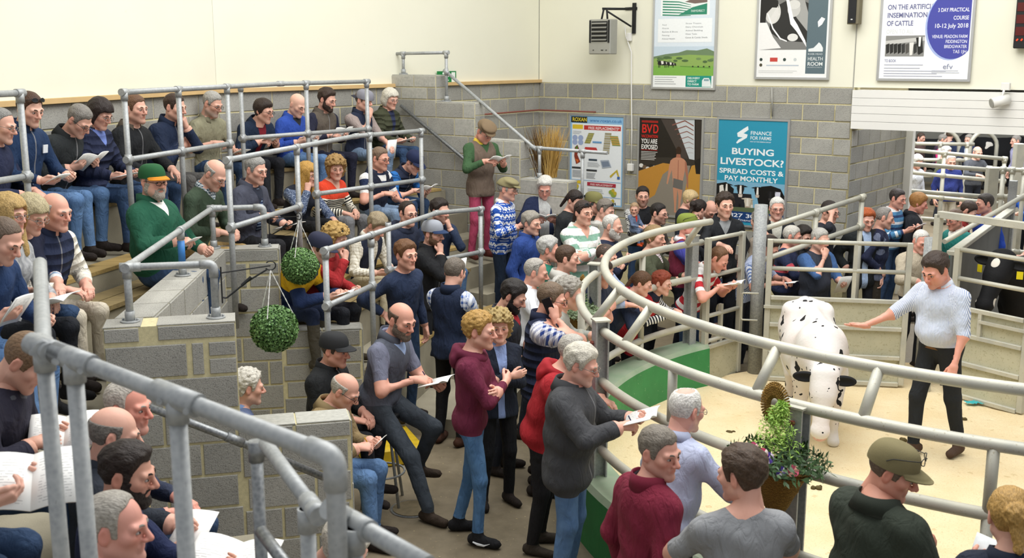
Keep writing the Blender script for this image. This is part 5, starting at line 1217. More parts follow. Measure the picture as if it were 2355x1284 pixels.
for r in range(4):
    for k in range(3): mk('digit_window', *obox(U3*(.0+k*.16)+Z3*(.26-r*.14)+N3*.052, U3, N3, Z3, .055, .003, .05), m_simple('led_window', '#5a1410', .4) if r+k == 0 else bpy.data.materials['led_window'], lb)
for k in range(3): tube('led_digit', [U3*(-.035+k*.05)-Z3*.27+N3*.056, U3*(-.02+k*.05)-Z3*.25+N3*.056], .008, redled, lb, 6)
# ---------------------------------------------------------------- the figure
def arm_preset(p, s, head, sit):
    dz = 0 if sit else .05
    P = {
     'lap': ((s*.09, .33, .13), (-s*.5, .8, -.25), (0, .2, 1), 'relax', (s*.6, -.3, -.7)),
     'knee': ((s*.15, .40, .10), (-s*.2, .8, -.4), (0, .4, 1), 'relax', (s*.7, -.2, -.7)),
     'book': ((s*.14, .29, .20+dz), (-s*.55, .8, .12), (s*.75, -.1, -.6), 'hold', (s*.6, -.4, -.8)),
     'low': ((s*.14, .36, .12+dz), (-s*.45, .85, -.1), (s*.75, -.1, -.6), 'hold', (s*.6, -.4, -.8)),
     'write': ((s*.10, .28, .24+dz), (-s*.45, .85, -.2), (s*.5, .1, .85), 'pen', (s*.8, -.3, -.6)),
     'fold': ((-s*.05, .225+.02*s, .25+.025*s), (-s*.95, .02, .1), (0, 1, .2), 'relax', (s*.8, .0, -.7)),
     'down': ((s*.25, .05, -.09), (-s*.05, .15, -1), (s, .1, 0), 'relax', (s*.4, -.8, 0)),
     'pocket': ((s*.21, .07, .02), (-s*.2, .4, -.9), (s, 0, .2), None, (s*.6, -.9, 0)),
     'hip': ((s*.20, -.03, .10), (-s*.6, .4, -.5), (s*.5, -.6, .4), 'relax', (s*1, -.7, .1)),
     'back': ((s*.05, -.17, .06), (-s*.8, .0, -.4), (0, -1, 0), 'relax', (s*.7, -.7, -.3)),
     'rail': ((s*.15, .40, .22), (-s*.55, .8, -.1), (0, 0, 1), 'relax', (s*.8, -.2, -.6)),
     'point': ((s*.34, .50, .34), (s*.35, .9, .05), (-s*.2, -.1, -.9), 'open', (s*.4, -.2, -.9)),
     'side': ((s*.30, .10, -.05), (-s*.1, .3, -1), (s*.4, .9, .2), 'relax', (s*.6, -.7, -.1)),
     'out': ((s*.32, .30, .24), (-s*.1, .9, .35), (s*.8, .1, .3), 'relax', (s*.5, -.3, -.9)),
    }
    H = {
     'chin': ((s*.035, .125, -.165), (-s*.12, -.12, 1), (s*.3, .9, .2), 'fist', (s*.5, .25, -1)),
     'mouth': ((s*.05, .15, -.145), (-s*.35, -.25, .9), (s*.3, .9, .2), 'fist', (s*.6, .2, -1)),
     'cheek': ((s*.085, .085, -.15), (-s*.1, -.2, 1), (s*.8, .4, .1), 'relax', (s*.6, .3, -1)),
     'phone': ((s*.125, .055, -.135), (-s*.05, -.10, 1), (s*.9, .25, 0), 'hold', (s*.5, .5, -1)),
     'scratch': ((s*.12, .11, .02), (-s*.45, -.35, .8), (s*.5, .7, .4), 'relax', (s*.9, .4, -.5)),
    }
    if p in H:
        w, d, b, hp, pole = H[p]; return np.array(w)+head, np.array(d, float), np.array(b, float), hp, np.array(pole, float), True
    w, d, b, hp, pole = P[p]; return np.array(w), np.array(d, float), np.array(b, float), hp, np.array(pole, float), False
def build_body(sp, lod, seed):
    fem = sp.get('fem', 0); fat = sp.get('fat', 0.0); bulk = sp.get('bulk', .010); S = sp.get('S', 1.0)
    ts = sp.get('ts', 1.0); mode = sp.get('pose', 'stand'); sit = mode != 'stand'
    seat = sp.get('seat', .45); lean = sp.get('lean', 8 if sit else 2); side = sp.get('side', 0)
    hy, hp = sp.get('hy', 0), sp.get('hp', 8)
    pel = V(0, 0, (seat+.09) if sit else .94)
    Ss = unit(V(math.sin(math.radians(side)), math.sin(math.radians(lean)), math.cos(math.radians(lean))))
    Xs = unit(np.cross(V(0, 1, 0), Ss)); Xs = unit(V(1, 0, -Ss[0]/max(.2, Ss[2]))) if False else unit(V(1, 0, 0)-Ss*Ss[0]); Fs = np.cross(Ss, Xs)
    tw = sp.get('twist', 0)
    if tw:
        a = math.radians(tw); Xt = Xs*math.cos(a)+Fs*math.sin(a); Ft = Fs*math.cos(a)-Xs*math.sin(a)
    else: Xt, Ft = Xs, Fs
    R0 = np.array([Xs, Fs, Ss]); R1 = np.array([Xt, Ft, Ss])
    T = lambda x, f, s, top=True: pel+(Xt if top else Xs)*x+(Ft if top else Fs)*f+Ss*s*ts
    nb = T(0, -.005, .50)
    nd = unit(unit(V(Ss[0]*.6, math.sin(math.radians(lean*.55+12)), math.cos(math.radians(lean*.55+12)))))
    head = nb+nd*.158+V(0, .012+.0012*max(0, hp), -.0009*max(0, hp))
    HR = rotz(hy)@rotx(-hp)@roty(sp.get('ht', 0))
    sw = .148 if fem else .168
    hw = .085
    if sit:
        kf = sp.get('kf', .44); spread = sp.get('spread', .11); ks = sp.get('ks', (0, 0))
        kz = sp.get('kz', seat+.075)
    J = {}
    for i, s in enumerate((-1, 1)):
        hip = pel+V(s*hw, .01, -.03)
        if mode == 'sit':
            knee = V(s*spread+ks[0], kf, kz); ank = V(s*(spread+.01)+ks[0], kf+ks[1]-.02+(.05 if s > 0 else -.03), .085)
        elif mode == 'perch':
            knee = V(s*.14, .34 if s > 0 else .38, .47+(.14 if s < 0 else 0)); ank = V(s*.18, .50 if s > 0 else .22, .085+(.0 if s > 0 else .18))
        else:
            st = sp.get('step', .0)*s; knee = V(s*.105, .03+st*.6, .50); ank = V(s*.115, -.03+st, .085)
        J[s] = (hip, knee, ank)
    l1, l2 = .285*(.94 if fem else 1), .255*(.94 if fem else 1)
    A = {}
    for s, pk in ((-1, sp.get('aL', 'lap' if sit else 'down')), (1, sp.get('aR', 'lap' if sit else 'down'))):
        sh = T(s*sw, -.005, .412)
        w, d, b, hpose, pole, absol = arm_preset(pk, s, V(0, 0, 0), sit)
        if absol: w = head+HR@w; d = HR@d; b = HR@b
        else:
            fw = pel+V(*w); fw = fw+V(0, math.sin(math.radians(max(0, lean-8)))*.22, 0)+V(0, 0, (ts-1)*.3)
            off = sp.get('off'+('L' if s < 0 else 'R'))
            if off is not None: fw = fw+V(*off)
            w = fw
        dv = w-sh; D = np.linalg.norm(dv)
        if D > .985*(l1+l2): w = sh+dv/D*.985*(l1+l2); D = .985*(l1+l2)
        if D < .16: w = sh+unit(dv)*.16; D = .16
        u = unit(w-sh); aa = (l1*l1-l2*l2+D*D)/(2*D); hh = math.sqrt(max(0, l1*l1-aa*aa))
        pv = unit(pole-u*float(pole@u)); el = sh+u*aa+pv*hh
        A[s] = (sh, el, w, unit(d), b, hpose)
    allp = [pel, head]+[p for s in (-1, 1) for p in J[s]]+[p for s in (-1, 1) for p in A[s][:3]]
    lo = np.min(allp, 0)-.2; hi = np.max(allp, 0)+.22; lo[2] = -.01; hi[2] = head[2]+.02
    hgrid = sp.get('cell', [.0155, .0208, .0255][lod])
    g = Grid(lo, hi, hgrid)
    gl = Grid(lo, hi, hgrid)
    # legs
    lw = sp.get('legw', 1.0); fr = lambda s_, off: unit(V(s_*.18, 1, 0))
    legp = []; footp = []
    for s in (-1, 1):
        hip, knee, ank = J[s]
        legp += [(hip, knee, .084*lw+fat*.1, .061*lw), (knee, ank+V(0, 0, .03), .060*lw, .047*lw)]
        td = unit(V(s*.22, 1, 0)); fz = ank[2]-.085
        footp += [(V(ank[0], ank[1], fz+.045)-td*.045, V(ank[0], ank[1], fz+.038)+td*.155, .043, .036), (ank+V(0, 0, .03), V(ank[0], ank[1], fz+.05), .042, .045)]
    for a, b, r1, r2 in legp: gl.cone(a, b, r1, r2, .03)
    hp_ = .162*(1.04 if fem else 1)+fat*.35
    gl.ell(pel+V(0, -.015, 0), (hp_, .125+fat*.4, .115), None, .05)
    for a, b, r1, r2 in footp: gl.cone(a, b, r1, r2, .012)
    # torso
    tors = [(T(0, 0, .17, False), (.150+fat+bulk, .108+fat*1.2+bulk, .16*ts), R0), (T(0, .005, .335), ((.150 if fem else .170)+fat*.6+bulk, .118+fat*.5+bulk, .165*ts), R1)]
    hem = sp.get('hem', -.02)
    if hem < 0 and not sit: tors.append((pel+V(0, -.012, 0)+Ss*-.01, (hp_+.002+bulk*.6, .124+fat*.4+bulk*.6, .125), R0))
    if sit: tors.append((pel+V(0, -.005, .035), (hp_+.006+bulk, .125+fat*.8+bulk, .085), R0))
    if hem < -.1: tors.append((pel+Ss*-.12, (hp_+.012+bulk, .128+fat*.4+bulk, .13), R0))
    if fat > .02: tors.append((T(0, .05, .12, False), (.12+fat, .09+fat*1.5, .13), R0))
    if fem:
        for s in (-1, 1): tors.append((T(s*.07, .085, .315), (.062, .055, .062), R1))
    for c, r, R in tors: g.ell(c, r, R, .06)
    tc = [(T(0, -.01, .405), T(s*sw*.96, -.005, .410), .088+bulk, .060+bulk*.8) for s in (-1, 1)]+[(T(0, -.014, .475), T(s*.12, -.008, .432), .052, .044+bulk) for s in (-1, 1)]
    for c in tc: g.cone(*c, .045)
    neck = (nb-nd*.03, head+HR@V(0, -.03, -.07), (.050 if fem else .058)+fat*.15, (.046 if fem else .055)+fat*.12)
    g.cone(*neck, .03)
    slv = sp.get('sleeve', .50)
    armp = []
    for s in (-1, 1):
        sh, el, w, *_ = A[s]
        ur = .052+bulk+fat*.25; er = .043+bulk*.9
        if fem: ur -= .006; er -= .004
        armp += [(sh, el, ur, er)]
        g.cone(sh, el, ur, er, .04)
        bare = [(el, w, .037, .026)]
        fore = (el, w, er, .034+bulk*.6)
        armp += [fore]
        if slv >= .48:
            def fn(X, Y, Z, el=el, w=w, fore=fore):
                u = unit(w-el); return np.maximum(d_cone(X, Y, Z, *map(lambda q: np.asarray(q, float), fore[:2]), fore[2], fore[3]), (X-w[0])*u[0]+(Y-w[1])*u[1]+(Z-w[2])*u[2]+.012)
            g.put(np.minimum(el, w)-.07, np.maximum(el, w)+.07, fn, .02)
        else:
            if slv > .3:
                t = (slv-l1)/l2; m = el+(w-el)*t; g.cone(el, m, er, er*.92, .015)
        g.cone(el, w, .037 if not fem else .033, .026, .012)
    # jacket hem: cut the upper garment along a plane so that it ends in an edge
    sl = tuple(slice(0, n) for n in g.n); X, Y, Z = g.co(sl)
    if not sit:
        srel = (X-pel[0])*Ss[0]+(Y-pel[1])*Ss[1]+(Z-pel[2])*Ss[2]
        sideg = np.sqrt((X-pel[0])**2+(Y-pel[1])**2) < .215+fat
        cut = hem*1.0-srel
        arm_d = np.full(g.n, 1., np.float32)
        for a, b, r1, r2 in armp: arm_d = np.minimum(arm_d, d_cone(X, Y, Z, np.asarray(a), np.asarray(b), r1, r2))
        g.f = np.where(arm_d > .012, np.maximum(g.f, cut), g.f)
    amp = sp.get('amp', .0055)
    g.f += amp*fold_noise(X, Y, Z*.75, seed)
    gl.f += .0036*fold_noise(X*1.3, Y*1.3, Z*.4, seed+3)
    g.f = smin(g.f, gl.f, .008)
    g.f = np.maximum(g.f, -(Z-.0))
    v, q = surfnet(g)
    # zones
    x, y, z = v.T
    dT = np.full(len(v), 9.); dA = dT.copy(); dL = dT.copy(); dF = dT.copy()
    for c, r, R in tors: dT = np.minimum(dT, d_ell(x, y, z, c, np.asarray(r), R))
    for c in tc: dT = np.minimum(dT, d_cone(x, y, z, np.asarray(c[0]), np.asarray(c[1]), c[2], c[3]))
    for c in armp: dA = np.minimum(dA, d_cone(x, y, z, np.asarray(c[0]), np.asarray(c[1]), c[2], c[3]))
    for c in legp: dL = np.minimum(dL, d_cone(x, y, z, np.asarray(c[0]), np.asarray(c[1]), c[2], c[3]))
    dL = np.minimum(dL, d_ell(x, y, z, pel+V(0, -.015, 0), V(hp_, .125+fat*.4, .115)))
    for c in footp: dF = np.minimum(dF, d_cone(x, y, z, np.asarray(c[0]), np.asarray(c[1]), c[2], c[3]))
    dN = d_cone(x, y, z, np.asarray(neck[0]), np.asarray(neck[1]), neck[2], neck[3])
    rel = v-pel; sx = rel@Xt; sf = rel@Ft; ss = (rel@Ss)/ts
    AL = np.full(len(v), 0.); best = np.full(len(v), 9.); pcx = sx.copy(); pcz = ss.copy()
    for s in (-1, 1):
        sh, el, w, *_ = A[s]
        for (a, b, base, L) in ((sh, el, 0, l1), (el, w, l1, l2)):
            ab = b-a; LL = np.linalg.norm(ab); t = np.clip(((v-a)@ab)/(LL*LL), 0, 1.25 if base else 1); d = np.linalg.norm(v-(a+t[:, None]*ab), axis=1)
            m = d < best; best[m] = d[m]; AL[m] = base+t[m]*L
            pr = (v-a)@unit(np.cross(ab, V(.3, .9, .2)))
            pcx[m & (dA < dT) & (dA < dL)] = pr[m & (dA < dT) & (dA < dL)]
    isA = (dA < dT) & (dA < dL)
    pcz[isA] = (.43-AL)[isA]
    vn = sp.get('vneck', .02); scol = .495
    nfront = np.clip(sf/.06, -1, 1)
    nax = v-nb; nr_ = np.linalg.norm(nax-np.outer(nax@nd, nd), axis=1); sk_t = np.minimum(ss-(scol-.022-.016*nfront), (.080 if not fem else .078)+fat*.25-nr_)
    if vn > .02: sk_t = np.maximum(sk_t, np.where(sf > .02, np.minimum(.055*(ss-(scol-vn))/vn-np.abs(sx), .05), -.05))
    skin = np.where(isA, AL-slv, sk_t)
    skin = np.where((dL < dA-.004) & (dL < dT), -.05, skin)
    boot = sp.get('boot', 0)
    ank_z = min(J[-1][2][2], J[1][2][2])
    bott = np.where(isA, -.05, np.minimum(np.maximum(hem-ss if not sit else -9, dT-dL), .05))
    if not sit: bott = np.where(isA, -.05, np.where(ss < hem-.12, .05, hem-ss+0*ss))
    shoe = np.where(isA | (dT < dL-.02), -.05, np.minimum(dL-dF, .05))
    if boot:
        bz = np.full(len(v), -.05)
        for s in (-1, 1):
            hip, knee, ank = J[s]; ab = ank-knee; t = ((v-knee)@ab)/(ab@ab); d = np.linalg.norm(v-(knee+np.clip(t, 0, 1)[:, None]*ab), axis=1)
            bz = np.where((d < .12), np.maximum(bz, (t-(1-boot))*.4), bz)
        shoe = np.where(isA | (dT < dL), -.05, np.maximum(shoe, bz))
    vest = np.minimum(dA-dT-.006, .05)
    vest = np.where(ss < hem-.02, -.05, vest)
    ins = sp.get('instyle')
    inner = np.full(len(v), -.05)
    if ins:
        if ins[0] == 'v': inner = np.where(sf > .0, np.minimum(.075*(ss-(scol-ins[1]))/ins[1]-np.abs(sx), .05), -.05)
        else: inner = np.where(sf > .0, ins[1]*.6+.025*np.clip((ss-.3)/.2, 0, 1)-np.abs(sx), -.05)
        inner = np.where(isA | (ss < hem), -.05, inner)
    zone = np.stack([skin, bott, shoe], 1); zone2 = np.stack([vest, inner, np.where((dT < dA) & (sf > .02), 1., 0.)], 1)
    feat = np.zeros((len(v), 3)); pc = np.stack([pcx, sf, pcz], 1)
    VV, QQ, Z1, Z2, FT, PC = [v], [q], [zone], [zone2], [feat], [pc]; n = len(v)
    def app(vv, qq, ft=None, flip=False):
        nonlocal n
        VV.append(vv); QQ.append((qq[:, ::-1] if flip else qq)+n); m = len(vv); n += m
        Z1.append(np.tile([.05, -.05, -.05], (m, 1))); Z2.append(np.full((m, 3), -.05)); FT.append(np.zeros((m, 3)) if ft is None else ft); PC.append(vv)
    hv, hq, hfe, hti, hsh = head_tpl(sp.get('hk', 'f' if fem else 'm'), lod)
    hs = sp.get('hs', 1.02 if fem else 1.06)
    app((hv*hs)@HR.T+head, hq, np.stack([hfe, hti, hsh], 1))
    hands = {}
    for s in (-1, 1):
        sh, el, w, d, b, hpose = A[s]
        if hpose is None: continue
        hpose = sp.get('hL' if s < 0 else 'hR', hpose)
        fa = unit(w-el); d = unit(d*.75+fa*.45) if hpose != 'open' else d
        zb = unit(b-d*float(b@d)); xb = np.cross(d, zb)
        M = np.stack([xb, d, zb], 1)
        tv, tq = hand_tpl(hpose, lod); tv = tv*(.86 if fem else .94)
        if s < 0: tv = tv*V(-1, 1, 1)
        app(tv@M.T+w, tq, None, s < 0); hands[s] = (w, M)
    return dict(v=np.concatenate(VV)*S, q=np.concatenate(QQ), zone=np.concatenate(Z1), zone2=np.concatenate(Z2), feat=np.concatenate(FT), pc=np.concatenate(PC),
                head=head*S, HR=HR, hs=hs*S, nb=nb*S, nd=nd, Ss=Ss, Xt=Xt, Ft=Ft, T=T, hands=hands, S=S, A=A, pel=pel*S)

# ---------------------------------------------------------------- wearables (template meshes, shared between copies)
_TPL = {}
def tpl(key, fn):
    if key not in _TPL: _TPL[key] = fn()
    return _TPL[key]
def tube_np(pts, r, n=6, closed=False):
    P = np.asarray(pts, float); m = len(P); vs = []; qs = []
    up0 = V(.13, .31, .94)
    for i in range(m):
        a = P[(i-1) % m] if (closed or i > 0) else P[i]; b = P[(i+1) % m] if (closed or i < m-1) else P[i]
        t = unit(b-a); u = unit(np.cross(t, up0)); w = np.cross(t, u)
        rr = r[i] if hasattr(r, '__len__') else r
        for j in range(n):
            an = 2*math.pi*j/n; vs.append(P[i]+(u*math.cos(an)+w*math.sin(an))*rr)
    for i in range(m if closed else m-1):
        for j in range(n): qs.append((i*n+j, i*n+(j+1) % n, ((i+1) % m)*n+(j+1) % n, ((i+1) % m)*n+j))
    return np.array(vs), np.array(qs)
def join_np(*parts):
    vs, qs, n = [], [], 0
    for v, q in parts: vs.append(v); qs.append(q+n); n += len(v)
    return np.concatenate(vs), np.concatenate(qs)
def glasses_np():
    parts = []
    for s in (-1, 1):
        ring = [(s*(.032+.021*math.cos(a)), .1165-.010*abs(math.cos(a))*(1 if math.cos(a) > 0 else 0)-.0, .001+.0145*math.sin(a)) for a in np.linspace(0, 2*math.pi, 13)[:-1]]
        parts.append(tube_np(ring, .0020, 5, True))
        parts.append(tube_np([(s*.053, .108, .006), (s*.071, .075, .010), (s*.081, .01, .012), (s*.082, -.015, .002)], .0019, 5))
    parts.append(tube_np([(-.011, .1175, .004), (0, .122, .006), (.011, .1175, .004)], .0018, 5))
    return join_np(*parts)
def sunglasses_np():
    parts = [glasses_np()]
    for s in (-1, 1):
        c = V(s*.032, .1165, .001); vs = [c]+[c+V(.021*math.cos(a), -.008*abs(math.cos(a)) if math.cos(a)*s > 0 else 0, .0145*math.sin(a)) for a in np.linspace(0, 2*math.pi, 13)[:-1]]
        parts.append((np.array(vs), np.array([(0, 1+j, 1+(j+1) % 12, 1+(j+1) % 12) for j in range(12)])))
    return join_np(*parts)
def cap_np(peak=True, n=24):
    vs, qs = [], []
    rings = 8
    for i in range(rings+1):
        t = i/rings; zz = .046+.090*math.sin(t*math.pi/2); rr = math.cos(t*math.pi/2)**.55 if t < 1 else .0
        for j in range(n):
            a = 2*math.pi*j/n; vs.append((.0935*rr*math.cos(a), -.010+.1135*rr*math.sin(a), zz))
    for i in range(rings):
        for j in range(n): qs.append((i*n+j, i*n+(j+1) % n, (i+1)*n+(j+1) % n, (i+1)*n+j))
    # band
    b0 = len(vs)
    for j in range(n): a = 2*math.pi*j/n; vs.append((.0925*math.cos(a), -.010+.1125*math.sin(a), .030))
    for j in range(n): qs.append((b0+j, b0+(j+1) % n, (j+1) % n, j))
    crown = (np.array(vs), np.array(qs))
    P = []; Q = []; m = 13; k = 5
    for sgn in (0, 1):
        for i in range(k):
            t = i/(k-1)
            for j in range(m):
                a = math.radians(20+140*j/(m-1)); x = .086*math.cos(a)*(1+.02*t); y = -.010+.107*math.sin(a)+t*.075*math.sin(a)**.7
                P.append((x, y, .046-.020*t*t-.30*x*x*4*(.35+.3*t)-sgn*.004))
    for sgn in (0, 1):
        for i in range(k-1):
            for j in range(m-1):
                o = sgn*k*m; q = (o+i*m+j, o+i*m+j+1, o+(i+1)*m+j+1, o+(i+1)*m+j); Q.append(q if sgn else q[::-1])
    for j in range(m-1): o = (k-1)*m; Q.append((o+j, o+j+1, o+k*m+j+1, o+k*m+j))
    return crown, (np.array(P), np.array(Q))
def flatcap_np():
    g = Grid((-.13, -.14, .0), (.13, .17, .17), .0065)
    sl = tuple(slice(0, n) for n in g.n); X, Y, Z = g.co(sl)
    d = d_ell(X, Y, Z, V(0, -.012, .052), V(.093, .114, .09)); d = smin(d, d_ell(X, Y, Z, V(0, .045, .098), V(.097, .088, .036), rotx(14)), .03)
    d = smin(d, d_ell(X, Y, Z, V(0, .102, .056), V(.07, .056, .010), rotx(18)), .012)
    d = np.maximum(d, (.044-.12*np.clip(Y, -.2, .05))-Z); d = np.maximum(d, -np.maximum(cranium(X, Y, Z)-.001, Z-.1))
    g.f[:] = d; return surfnet(g)
def band_np(pts_lo, pts_hi, th=.004):
    """open or closed strip with thickness between two polylines"""
    n = len(pts_lo); c = np.mean(np.concatenate([pts_lo, pts_hi]), 0); vs = []; qs = []
    lo = np.asarray(pts_lo, float); hi = np.asarray(pts_hi, float)
    o = lambda P: P+np.array([unit((p-c)*V(1, 1, 0)) for p in P])*th
    vs = np.concatenate([lo, hi, o(hi), o(lo)])
    for i in range(n-1):
        for k in range(4): a, b = k*n, ((k+1) % 4)*n; qs.append((a+i, a+i+1, b+i+1, b+i))
    for i, fl in ((0, 0), (n-1, 1)):
        q = (i, n+i, 2*n+i, 3*n+i); qs.append(q if fl == 0 else q[::-1])
    return vs, np.array(qs)
def collar_np(kind):
    """neck-base frame: z up the neck, y forward"""
    if kind == 'shirt':
        an = np.radians(np.linspace(108, 432, 19)); lo, hi, fo = [], [], []
        for a in an:
            f = max(0, math.sin(a)); k = abs(((math.degrees(a)-90) % 360)-180)/162.
            lo.append((.066*math.cos(a), .070*math.sin(a)-.004, .005-.018*f)); hi.append((.062*math.cos(a), .064*math.sin(a)-.004, .046-.030*f))
            fo.append(((.083+.006*k)*math.cos(a), (.083+.022*k*f)*math.sin(a)-.004, .004-.050*k*k))
        return join_np(band_np(lo, hi, .003), band_np(fo, hi, .003))
    if kind == 'stand':
        an = np.radians(np.linspace(102, 438, 21)); lo, hi = [], []
        for a in an:
            f = max(0, math.sin(a)); lo.append((.083*math.cos(a), .084*math.sin(a)-.006, -.02-.02*f)); hi.append((.072*math.cos(a), .074*math.sin(a)-.006, .056-.028*f))
        return band_np(lo, hi, .007)
    if kind == 'coat':
        an = np.radians(np.linspace(125, 415, 19)); lo, hi, fo = [], [], []
        for a in an:
            f = max(0, math.sin(a)); k = abs(((math.degrees(a)-90) % 360)-180)/145.
            hi.append((.076*math.cos(a), .076*math.sin(a)-.008, .050-.034*f)); fo.append(((.108+.012*k)*math.cos(a), (.100+.030*f)*math.sin(a)-.010, -.012-.085*k*k))
        return band_np(fo, hi, .007)
    if kind == 'polo':
        an = np.radians(np.linspace(110, 430, 17)); hi, fo = [], []
        for a in an:
            f = max(0, math.sin(a)); k = abs(((math.degrees(a)-90) % 360)-180)/160.
            hi.append((.064*math.cos(a), .066*math.sin(a)-.004, .036-.032*f)); fo.append(((.090+.006*k)*math.cos(a), (.088+.016*f)*math.sin(a)-.006, -.006-.040*k*k))
        return band_np(fo, hi, .004)
    if kind == 'hood':
        g = Grid((-.16, -.17, -.13), (.16, .13, .09), .0085)
        sl = tuple(slice(0, n) for n in g.n); X, Y, Z = g.co(sl)
        tor = lambda c, R, r, tz: np.sqrt((np.sqrt((X-c[0])**2+((Y-c[1])*1.0)**2)-R)**2+(Z-c[2]-tz*(Y-c[1]))**2)-r
        d = tor((0, -.015, -.006), .088, .030, -.25); d = smin(d, d_ell(X, Y, Z, V(0, -.105, -.045), V(.10, .045, .075)), .03)
        d = d+lobes(X, Y, Z, 45, .004, 4); g.f[:] = d; return surfnet(g)
    if kind == 'scarf':
        g = Grid((-.14, -.13, -.13), (.14, .15, .10), .0085)
        sl = tuple(slice(0, n) for n in g.n); X, Y, Z = g.co(sl)
        tor = lambda c, R, r, tz: np.sqrt((np.sqrt((X-c[0])**2+((Y-c[1])*1.0)**2)-R)**2+(Z-c[2]-tz*(Y-c[1]))**2)-r
        d = smin(tor((0, 0, .0), .078, .030, -.2), tor((0, .004, .028), .070, .024, -.1), .01)+lobes(X, Y, Z, 60, .005, 2); g.f[:] = d; return surfnet(g)
def mat3(M3, loc, s=1.0):
    M = Matrix(((M3[0][0]*s, M3[0][1]*s, M3[0][2]*s, loc[0]), (M3[1][0]*s, M3[1][1]*s, M3[1][2]*s, loc[1]), (M3[2][0]*s, M3[2][1]*s, M3[2][2]*s, loc[2]), (0, 0, 0, 1)))
    return M
def child(name, me, mat, parent, M, label=None):
    o = bpy.data.objects.new(name, me); SC.objects.link(o)
    o.parent = parent; o.matrix_local = M
    if mat is not None:
        if not me.materials: me.materials.append(None)
        o.material_slots[0].link = 'OBJECT'; o.material_slots[0].material = mat
    if label: o['label'] = label
    return o
_PN = [0]
PEOPLE = {}
def person(key, px, py, label, **sp):
    """px,py: centre of the head in the photograph, used once to find where the person stands or sits.
    where: ('z', floor) head height fixed by the floor; ('row', offset, facet) on a terrace row; ('Y', depth)."""
    _PN[0] += 1; seed = _PN[0]*.731
    where = sp['at']; yaw = sp.get('yaw', -30)
    Rz = rotz(yaw-90)
    sit = sp.get('pose', 'stand') != 'stand'
    def place(b):
        hl = Rz@b['head']
        if where[0] == 'z': P = at_z(px, py, where[1]+hl[2])
        elif where[0] == 'row': P = row_hit(px, py, where[1], where[2])
        else: P = at_Y(px, py, where[1])
        return np.array(P), hl
    # coarse head estimate without meshing: nominal
    nom = {'stand': 1.63, 'sit': sp.get('seat', .45)+.76, 'perch': sp.get('seat', .45)+.76}[sp.get('pose', 'stand')]*sp.get('S', 1.0)
    b0 = {'head': V(0, .05, nom)}; P, hl = place(b0); pxm = proj(*P)[2]
    lod = 0 if pxm > 380 else (1 if pxm > 225 else 2)
    lod = sp.get('lod', lod)
    if where[0] == 'row':
        fl = where[3]-.43; sp['seat'] = .43
        need = P[2]-fl; lean = sp.get('lean', 8)
        fixed = .43+.09+.158*math.cos(math.radians(lean*.55+12)); ts = (need-fixed)/(.50*math.cos(math.radians(lean)))
        sp['ts'] = min(1.16, max(.82, ts))
    if where[0] == 'Y' and sp.get('floor') is not None and not sit:
        pass
    if sp.get('beard') == 'stubble': sp['stub'] = .85
    b = build_body(sp, lod, seed)
    P, hl = place(b)
    base = P-hl
    me = np_mesh('person', b['v'], b['q'])
    for k in ('zone', 'zone2', 'feat', 'pc'): add_attr(me, k, b[k])
    me.materials.append(person_mat(sp, seed))
    o = bpy.data.objects.new('person', me); SC.objects.link(o)
    o.location = base; o.rotation_euler = (0, 0, math.radians(yaw-90))
    o['label'] = label.replace('|', ' '); o['category'] = 'person'
    short = label.split('|')[0]
    HM = lambda loc=(0, 0, 0), R=np.eye(3), s=1.0: mat3(b['HR']@R, b['head']+b['HR']@(np.array(loc)*b['hs']), b['hs']*s)
    hc = sp.get('hc', '#4a3524')
    hst = sp.get('hair', 'short')
    capped = sp.get('cap') or sp.get('flat')
    if hst:
        if capped and hst in ('short', 'thick', 'quiff'): hst = 'buzz' if hst != 'thick' else 'short'
        me2 = tpl(('hair', hst, lod), lambda: np_mesh('hair', *hair_tpl(hst, lod)))
        child('hair', me2, hair_mat(hc), o, HM())
    if sp.get('beard') and sp['beard'] != 'stubble':
        st = sp['beard']; me2 = tpl(('beard', st, lod), lambda: np_mesh('beard', *beard_tpl(st, lod)))
        child('beard', me2, hair_mat(sp.get('bc', hc)), o, HM())
    if sp.get('gl'):
        kind = sp['gl']
        if kind in ('up', 'sun'):
            me2 = tpl('sunglasses', lambda: np_mesh('sunglasses', *sunglasses_np())); child('sunglasses', me2, cloth_mat('#14161a', .25), o, HM((0, -.02, .045), rotx(28), 1.04))
        elif kind == 'upclear':
            me2 = tpl('spectacles', lambda: np_mesh('spectacles', *glasses_np())); child('spectacles', me2, cloth_mat('#1a1a1c', .35), o, HM((0, -.012, .062), rotx(30), 1.08))
        elif kind == 'capup':
            me2 = tpl('spectacles', lambda: np_mesh('spectacles', *glasses_np())); child('spectacles', me2, cloth_mat('#1a1a1c', .35), o, HM((0, -.026, .070), rotx(20), 1.13))
        else:
            me2 = tpl('spectacles', lambda: np_mesh('spectacles', *glasses_np())); child('spectacles', me2, cloth_mat({'1': '#26221f', 'thin': '#8a8178', 'blk': '#111114'}[kind], .35), o, HM())
    if sp.get('cap'):
        c1, c2 = sp['cap'][:2]; rot = sp['cap'][2] if len(sp['cap']) > 2 else 0
        cr = tpl('capcrown', lambda: np_mesh('cap', *cap_np()[0])); pk = tpl('cappeak', lambda: np_mesh('peak', *cap_np()[1]))
        cm = child('cap', cr, cloth_mat(c1), o, HM((0, 0, 0), rotz(rot)@rotx(4)))
        p2 = child('peak', pk, cloth_mat(c2), cm, Matrix())
    if sp.get('flat'):
        me2 = tpl('flatcap', lambda: np_mesh('flat_cap', *flatcap_np())); child('flat_cap', me2, cloth_mat(sp['flat']), o, HM())
